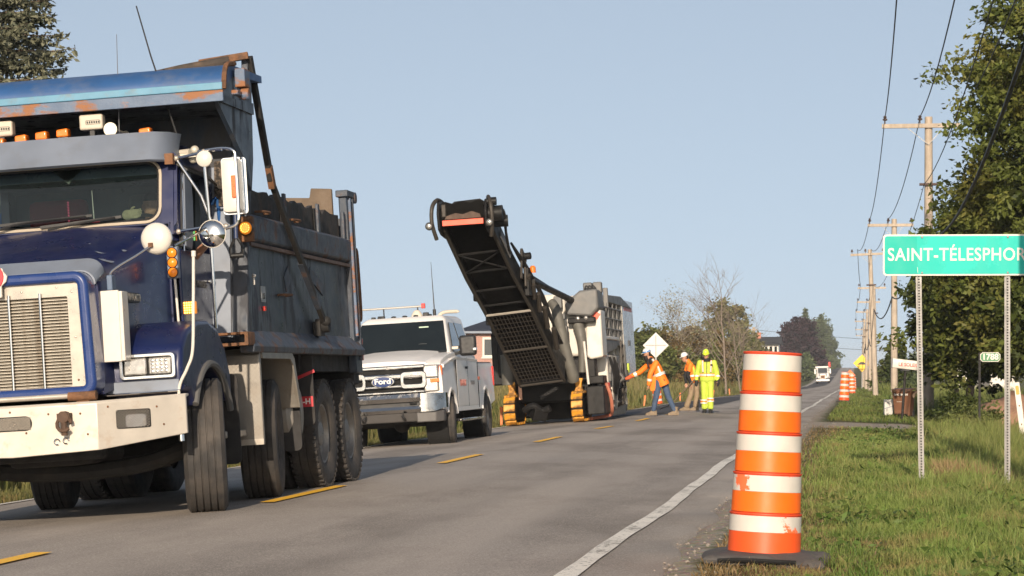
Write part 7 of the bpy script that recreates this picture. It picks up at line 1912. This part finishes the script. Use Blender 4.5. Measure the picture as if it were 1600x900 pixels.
def bare_tree(label, loc, H, g, name='bare_tree', spread=.3, mat=None, group=None, lv=None):
    T_ = thing(name, label, 'tree', loc, group=group)
    m = MB()
    twigs = []
    def grow(p, d, L, r, depth):
        pts, q, dd = [p], p, d.copy()
        for k in range(4):
            dd = (dd + Vector((g.normal(0, .10), g.normal(0, .10), .03))).normalized()
            q = q + dd * (L / 4); pts.append(q)
        m.tube(pts, [r, r * .9, r * .78, r * .66, r * .5], 5 if depth > 0 else 8, False)
        if depth >= 4 or L < .35:
            twigs.append(q); return
        nb = 3 if depth > 0 else 8
        for k in range(nb):
            t = g.uniform(.35, 1.0) if depth > 0 else .28 + .72 * k / nb
            i = min(3, int(t * 4)); b = pts[i].lerp(pts[i + 1], t * 4 - i)
            a = g.uniform(0, 2 * math.pi)
            up = .75 if depth == 0 else .45
            nd = (dd * up + Vector((math.cos(a), math.sin(a), g.uniform(-.05, .5))) * (.6 + spread)).normalized()
            grow(b, nd, L * g.uniform(.34, .55) if depth == 0 else L * g.uniform(.5, .72), r * (.38 if depth == 0 else .55), depth + 1)
        grow(q, dd, L * (.42 if depth == 0 else .6), r * .5, depth + 1)
    grow(Vector((0, 0, -.3)), Vector((.02, 0, 1)), H * .68, H * .0100, 0)
    m.build('trunk', mat or M_DEADW, T_, smooth=.9)
    if lv:
        P_ = np.array([tuple(t) for t in twigs])
        P_ = np.repeat(P_, lv[1], 0) + g.normal(0, .28, (len(P_) * lv[1], 3))
        leaves('crown', P_, lv[2], lv[0], T_, g)
    return T_

G = np.random.default_rng
L_ASH = leaf_mat('leaf_ash', (0.026, 0.04, 0.009), (0.13, 0.155, 0.033), (.1, .11, .03), .30, .35, (0.23, 0.19, 0.045), .5)
L_DEEP = leaf_mat('leaf_deep', (0.018, 0.03, 0.008), (0.07, 0.092, 0.022), (.1, .11, .03), .25, .35, (0.10, 0.09, 0.025), .35)
L_BUSH = leaf_mat('leaf_bush', (0.05, 0.07, 0.02), (0.165, 0.185, 0.055), (.1, .11, .03), .28, .25, (0.15, 0.10, 0.045), .6)
L_RUSTY = leaf_mat('leaf_rusty', (0.07, 0.06, 0.022), (0.20, 0.145, 0.055), (.1, .11, .03), .28, .3, (0.17, 0.085, 0.04), .6)
L_OLIVE = leaf_mat('leaf_olive', (0.07, 0.075, 0.03), (0.20, 0.19, 0.08), (.1, .11, .03), .28, .3, (0.17, 0.13, 0.06), .5)
L_PURP = leaf_mat('leaf_purple', (0.016, 0.010, 0.014), (0.055, 0.030, 0.038), (.05, .03, .03), .2, .3, (0.05, 0.03, 0.03), .4)
L_SPR = leaf_mat('needles_blue', (0.04, 0.05, 0.03), (0.20, 0.20, 0.135), (.1, .11, .08), .15, .9)
L_FARG = leaf_mat('leaf_far_green', (0.045, 0.065, 0.028), (0.11, 0.14, 0.06), (.1, .1, .05), .25, .12, (.11, .11, .045), .4)

# big ash-leaved tree on the right, and its companions
broad_tree('tall leafy tree towering over the place name sign at the right edge', (5.5, 70.0, terr1(5.5, 70)), 14.2,
           [(1.9, 3.1), (3.0, 3.9), (5.0, 3.75), (7.0, 3.2), (9.0, 2.55), (11, 2.0), (13, 1.3), (14.2, .4)], L_ASH, G(31), 310, 560, .155, .26, clu=.60, flat=.8, limbs=60, name='ash_tree', droop=.45)
broad_tree('low multi-stemmed tree with pale stems below the place name sign', (3.35, 80.0, terr1(3.35, 80)), 6.6,
           [(1.8, 1.1), (2.6, 1.85), (3.8, 2.0), (5.2, 1.5), (6.6, .4)], L_DEEP, G(32), 80, 330, .17, .2, M_BARKP, 'young_tree', 3, .42, .8, 24, droop=.4)
broad_tree('dark spreading tree filling the shade at the right edge', (8.2, 66.0, terr1(8.2, 66)), 9.0,
           [(.3, 3.0), (1.5, 3.9), (3.5, 4.0), (6, 3.4), (9, 1.0)], L_DEEP, G(33), 150, 260, .24, .24, clu=.7, limbs=40, name='shade_tree')
broad_tree('dark tree standing behind the tall leafy tree', (7.0, 84.0, terr1(7.0, 84)), 10.0,
           [(.8, 2.6), (2.5, 3.4), (5, 3.4), (8, 2.6), (10, .8)], L_DEEP, G(34), 110, 220, .26, .24, clu=.75, limbs=30, name='shade_tree')
# shrubs under them
for k, (x, y, h, r, mt, lab) in enumerate(((2.75, 69.8, 1.0, .75, L_DEEP, 'low leafy shrub at the foot of the pale-stemmed young tree'),
                                           (2.9, 64.6, .55, .55, L_BUSH, 'low leafy shrub left of the house number sign'),
                                           (5.2, 64.5, 1.3, 1.0, L_DEEP, 'dark shrub under the tall tree at the right edge'),
                                           (3.55, 30.2, .75, .5, leaf_mat('leaf_yellowing', (.06, .06, .012), (.22, .17, .03), (.2, .2, .05), .3, .9, (.3, .2, .02), .7), 'small yellowing plant in the grass at the bottom right corner'))):
    broad_tree(lab, (x, y, terr1(x, y)), h, [(.05, r * .7), (h * .4, r), (h * .8, r * .7), (h, r * .2)], mt, G(60 + k), 26, 190, .10 if k < 3 else .07, .03, clu=.28 if k < 3 else .16, limbs=14, name='shrub')
SP = thing('soil_mound', 'mound of bare reddish earth behind the house number sign', 'mound', (3.9, 67.0, terr1(3.9, 67.0)))
part('earth', pm('earth_reddish', (.26, .15, .10), .95, 0, .3, 3, (.12, .07, .05), .6, 4, bump=.8, bs=8), SP, lambda m: m.loft([[(-1.2 + 2.6 * i / 10, -.8 + 2.4 * j / 8, (1.30 + .12 * math.sin(i * 1.9 + j)) * math.sin(math.pi * i / 10) ** .6 * math.sin(math.pi * j / 8) ** .7 - .1) for i in range(11)] for j in range(9)], False, False), smooth=1.2)
spruce('dark spruce between the utility poles left of the sign', (3.05, 205, terr1(3.05, 205)), 5.2, 2.3, L_DEEP, G(35), layers=15, per=9, nn_=60, leaf=.34)
broad_tree('low bush right of the spruce between the poles', (4.6, 200, terr1(4.6, 200)), 3.0, [(.2, .9), (1.2, 1.2), (3.0, .3)], L_FARG, G(36), 24, 120, .22, .07, clu=.4, limbs=6, name='bush')
broad_tree('low bush between the leaning pole and the spruce', (2.2, 215, terr1(2.2, 215)), 2.9, [(.2, .8), (1.2, 1.0), (2.9, .3)], L_BUSH, G(37), 20, 120, .22, .07, clu=.4, limbs=6, name='bush')
# broad-leaved weeds low in the verge and ditch
g_ = G(77)
n_ = 26000
wy = 13 * (52 / 13) ** (g_.uniform(0, 1, n_)); wx = -.3 + 5.2 * g_.uniform(0, 1, n_) ** 1.2
pc = np.sin(wx * 2.3 + 1.7 * np.sin(wy * .7)) * np.sin(wy * 1.3 + wx) + g_.normal(0, .25, n_)
k_ = pc > .35
wx, wy = wx[k_], wy[k_]
wz = terr(wx, wy) + g_.uniform(.02, .16, len(wx)) * np.clip(.6 + wx * .5, .5, 2.2)
tag(leaves('verge_weeds', np.stack([wx, wy, wz], 1), .065, leaf_mat('leaf_weed', (.045, .085, .016), (.13, .20, .045), (.2, .2, .06), .35, .8, (.26, .17, .07), .4), None, g_, .1, .45), 'broad-leaved weeds low in the verge grass', 'weeds', kind='stuff')
# blue spruce behind the dump truck
spruce('tall blue-grey spruce behind the dump truck in the top left corner', (-21.2, 58.5, -.3), 15.5, 4.4, L_SPR, G(41), layers=36, per=14, nn_=330, leaf=.16)

# tree line on the left, from near to far
row = [
    (-17.0, 203, 5.0, 2.6, L_BUSH, 'round green bush at the near end of the left tree line'),
    (-16.4, 214, 5.2, 2.5, L_RUSTY, 'rust tinged bush behind the diamond sign back'),
    (-17.4, 232, 5.9, 2.8, L_BUSH, 'green bush behind the bearded man in the left tree line'),
    (-16.4, 246, 5.9, 2.6, L_RUSTY, 'brownish bush between the bearded man and the other workers'),
    (-17.2, 268, 7.0, 3.0, L_BUSH, 'leafy green bush left of the bare tree'),
    (-16.0, 282, 6.8, 2.8, L_RUSTY, 'rusty brown bush behind the lime yellow worker'),
    (-17.0, 304, 7.8, 3.4, L_BUSH, 'tall green bush at the foot of the bare tree'),
    (-16.0, 336, 8.2, 3.4, L_BUSH, 'green bush right of the bare tree'),
    (-16.0, 372, 8.0, 3.6, L_OLIVE, 'olive bush right of the bare tree and below the tall olive tree'),
    (-15.0, 320, 6.0, 2.8, L_BUSH, 'green bush just left of the foreground barrel top'),
]
for k, (x, y, h, r, mt, lab) in enumerate(row):
    broad_tree(lab, (x, y, terr1(x, y)), h, [(.1, r * .85), (h * .3, r), (h * .65, r * .82), (h * .9, r * .4), (h, r * .12)], mt, G(70 + k), 75, 170, .32, .09, clu=.65, limbs=16, name='bush', group='bushes of the left tree line')
bare_tree('tall bare dead tree above the left tree line', (-11.9, 232, terr1(-11.9, 232)), 11.0, G(144), spread=-.15)
bare_tree('second bare dead tree leaning right beside the tall one', (-10.9, 240, terr1(-10.9, 240)), 7.6, G(147), spread=-.2)
bare_tree('pale thin tree with sparse leaves left of the bare tree', (-14.6, 214, terr1(-14.6, 214)), 7.6, G(46), spread=-.05, mat=pm('pale_twigs', (.24, .20, .165), .9), lv=(leaf_mat('leaf_pale', (.16, .15, .09), (.34, .31, .2), (.2, .2, .1), .3), 3, .16))
broad_tree('tall olive tree with loose crown behind the white house', (-17.5, 345, terr1(-17.5, 345)), 12.0, [(1.5, 3.6), (4, 4.4), (8, 3.8), (11, 2.2), (12, .6)], L_OLIVE, G(47), 110, 130, .42, .2, clu=.9, limbs=34, name='olive_tree')
broad_tree('olive tree with thin top left of the white house', (-14.2, 318, terr1(-14.2, 318)), 8.2, [(1, 2.4), (3, 2.8), (6, 2.3), (8.2, .6)], L_OLIVE, G(48), 60, 130, .38, .15, clu=.8, limbs=20, name='olive_tree')
broad_tree('big dark purple maple left of the oncoming truck', (-14.4, 640, terr1(-14.4, 640)), 14.2, [(.8, 4.4), (2.5, 5.8), (6, 6.2), (10, 5.0), (13, 2.8), (14.2, .8)], L_PURP, G(49), 190, 190, .65, .42, clu=1.15, limbs=40, name='purple_maple')
broad_tree('green tree right of the purple maple', (-13.6, 980, terr1(-13.6, 980)), 21.5, [(.6, 5.0), (5, 6.0), (11, 5.0), (17, 2.8), (21.5, .5)], L_FARG, G(50), 150, 170, .9, .5, clu=1.5, limbs=26, name='green_tree')
spruce('spruce rising behind the purple maple', (-15.4, 760, terr1(-15.4, 760)), 18.5, 3.6, L_FARG, G(51), layers=20, per=9, nn_=60, leaf=.6)
spruce('spruce behind the green tree right of the purple maple', (-12.6, 880, terr1(-12.6, 880)), 19.5, 3.8, L_FARG, G(52), layers=20, per=9, nn_=60, leaf=.65)
broad_tree('small rounded tree low beside the far road', (-11.8, 560, terr1(-11.8, 560)), 6.0, [(.3, 2.2), (2.5, 2.6), (6, .6)], L_FARG, G(53), 40, 110, .6, .2, clu=.9, limbs=10, name='green_tree')
broad_tree('smaller tree where the far road meets the sky', (-11.0, 690, terr1(-11.0, 690)), 6.2, [(.3, 2.4), (2.5, 2.8), (6.2, .6)], L_FARG, G(54), 40, 100, .8, .2, clu=1.0, limbs=10, name='green_tree')
# a far wood along the horizon
def far_wood(label, x0, x1, y, hmin, hmax, seed, n):
    g = G(seed)
    P_ = []
    for k in range(n):
        x = x0 + (x1 - x0) * (k + g.uniform()) / n; yy = y + g.uniform(-40, 40); h = g.uniform(hmin, hmax); z = terr1(x, yy)
        c = np.array([x, yy, z + h * .5])
        P_.append(c + g.normal(0, .42, (420, 3)) * np.array([h * .55, h * .5, h * .52]))
    P_ = np.concatenate(P_)
    P_ = P_[P_[:, 2] > -4]
    o = leaves('far_wood', P_, 1.1, L_FARG, None, g)
    tag(o, label, 'wood', kind='stuff')
# thin morning haze over the whole place
HZ = MB().box(-1000, 1000, -120, 4200, -8, 30).build('haze', None, None, smooth=0)
hm_ = bpy.data.materials.new('haze_air'); hm_.use_nodes = True
ht = hm_.node_tree; ht.nodes.remove(ht.nodes['Principled BSDF'])
pv = ht.nodes.new('ShaderNodeVolumePrincipled')
pv.inputs['Color'].default_value = (0.86, 0.90, 0.95, 1)
pv.inputs['Density'].default_value = 0.00018
pv.inputs['Anisotropy'].default_value = 0.0
ht.links.new(pv.outputs[0], ht.nodes['Material Output'].inputs['Volume'])
HZ.data.materials.append(hm_)
tag(HZ, 'thin pale haze in the morning air', 'haze', kind='stuff')
far_wood('far wood along the horizon left of the road', -330, -24, 820, 6, 10, 91, 60)
far_wood('far wood along the horizon right of the road', 9, 160, 640, 4, 7, 92, 40)
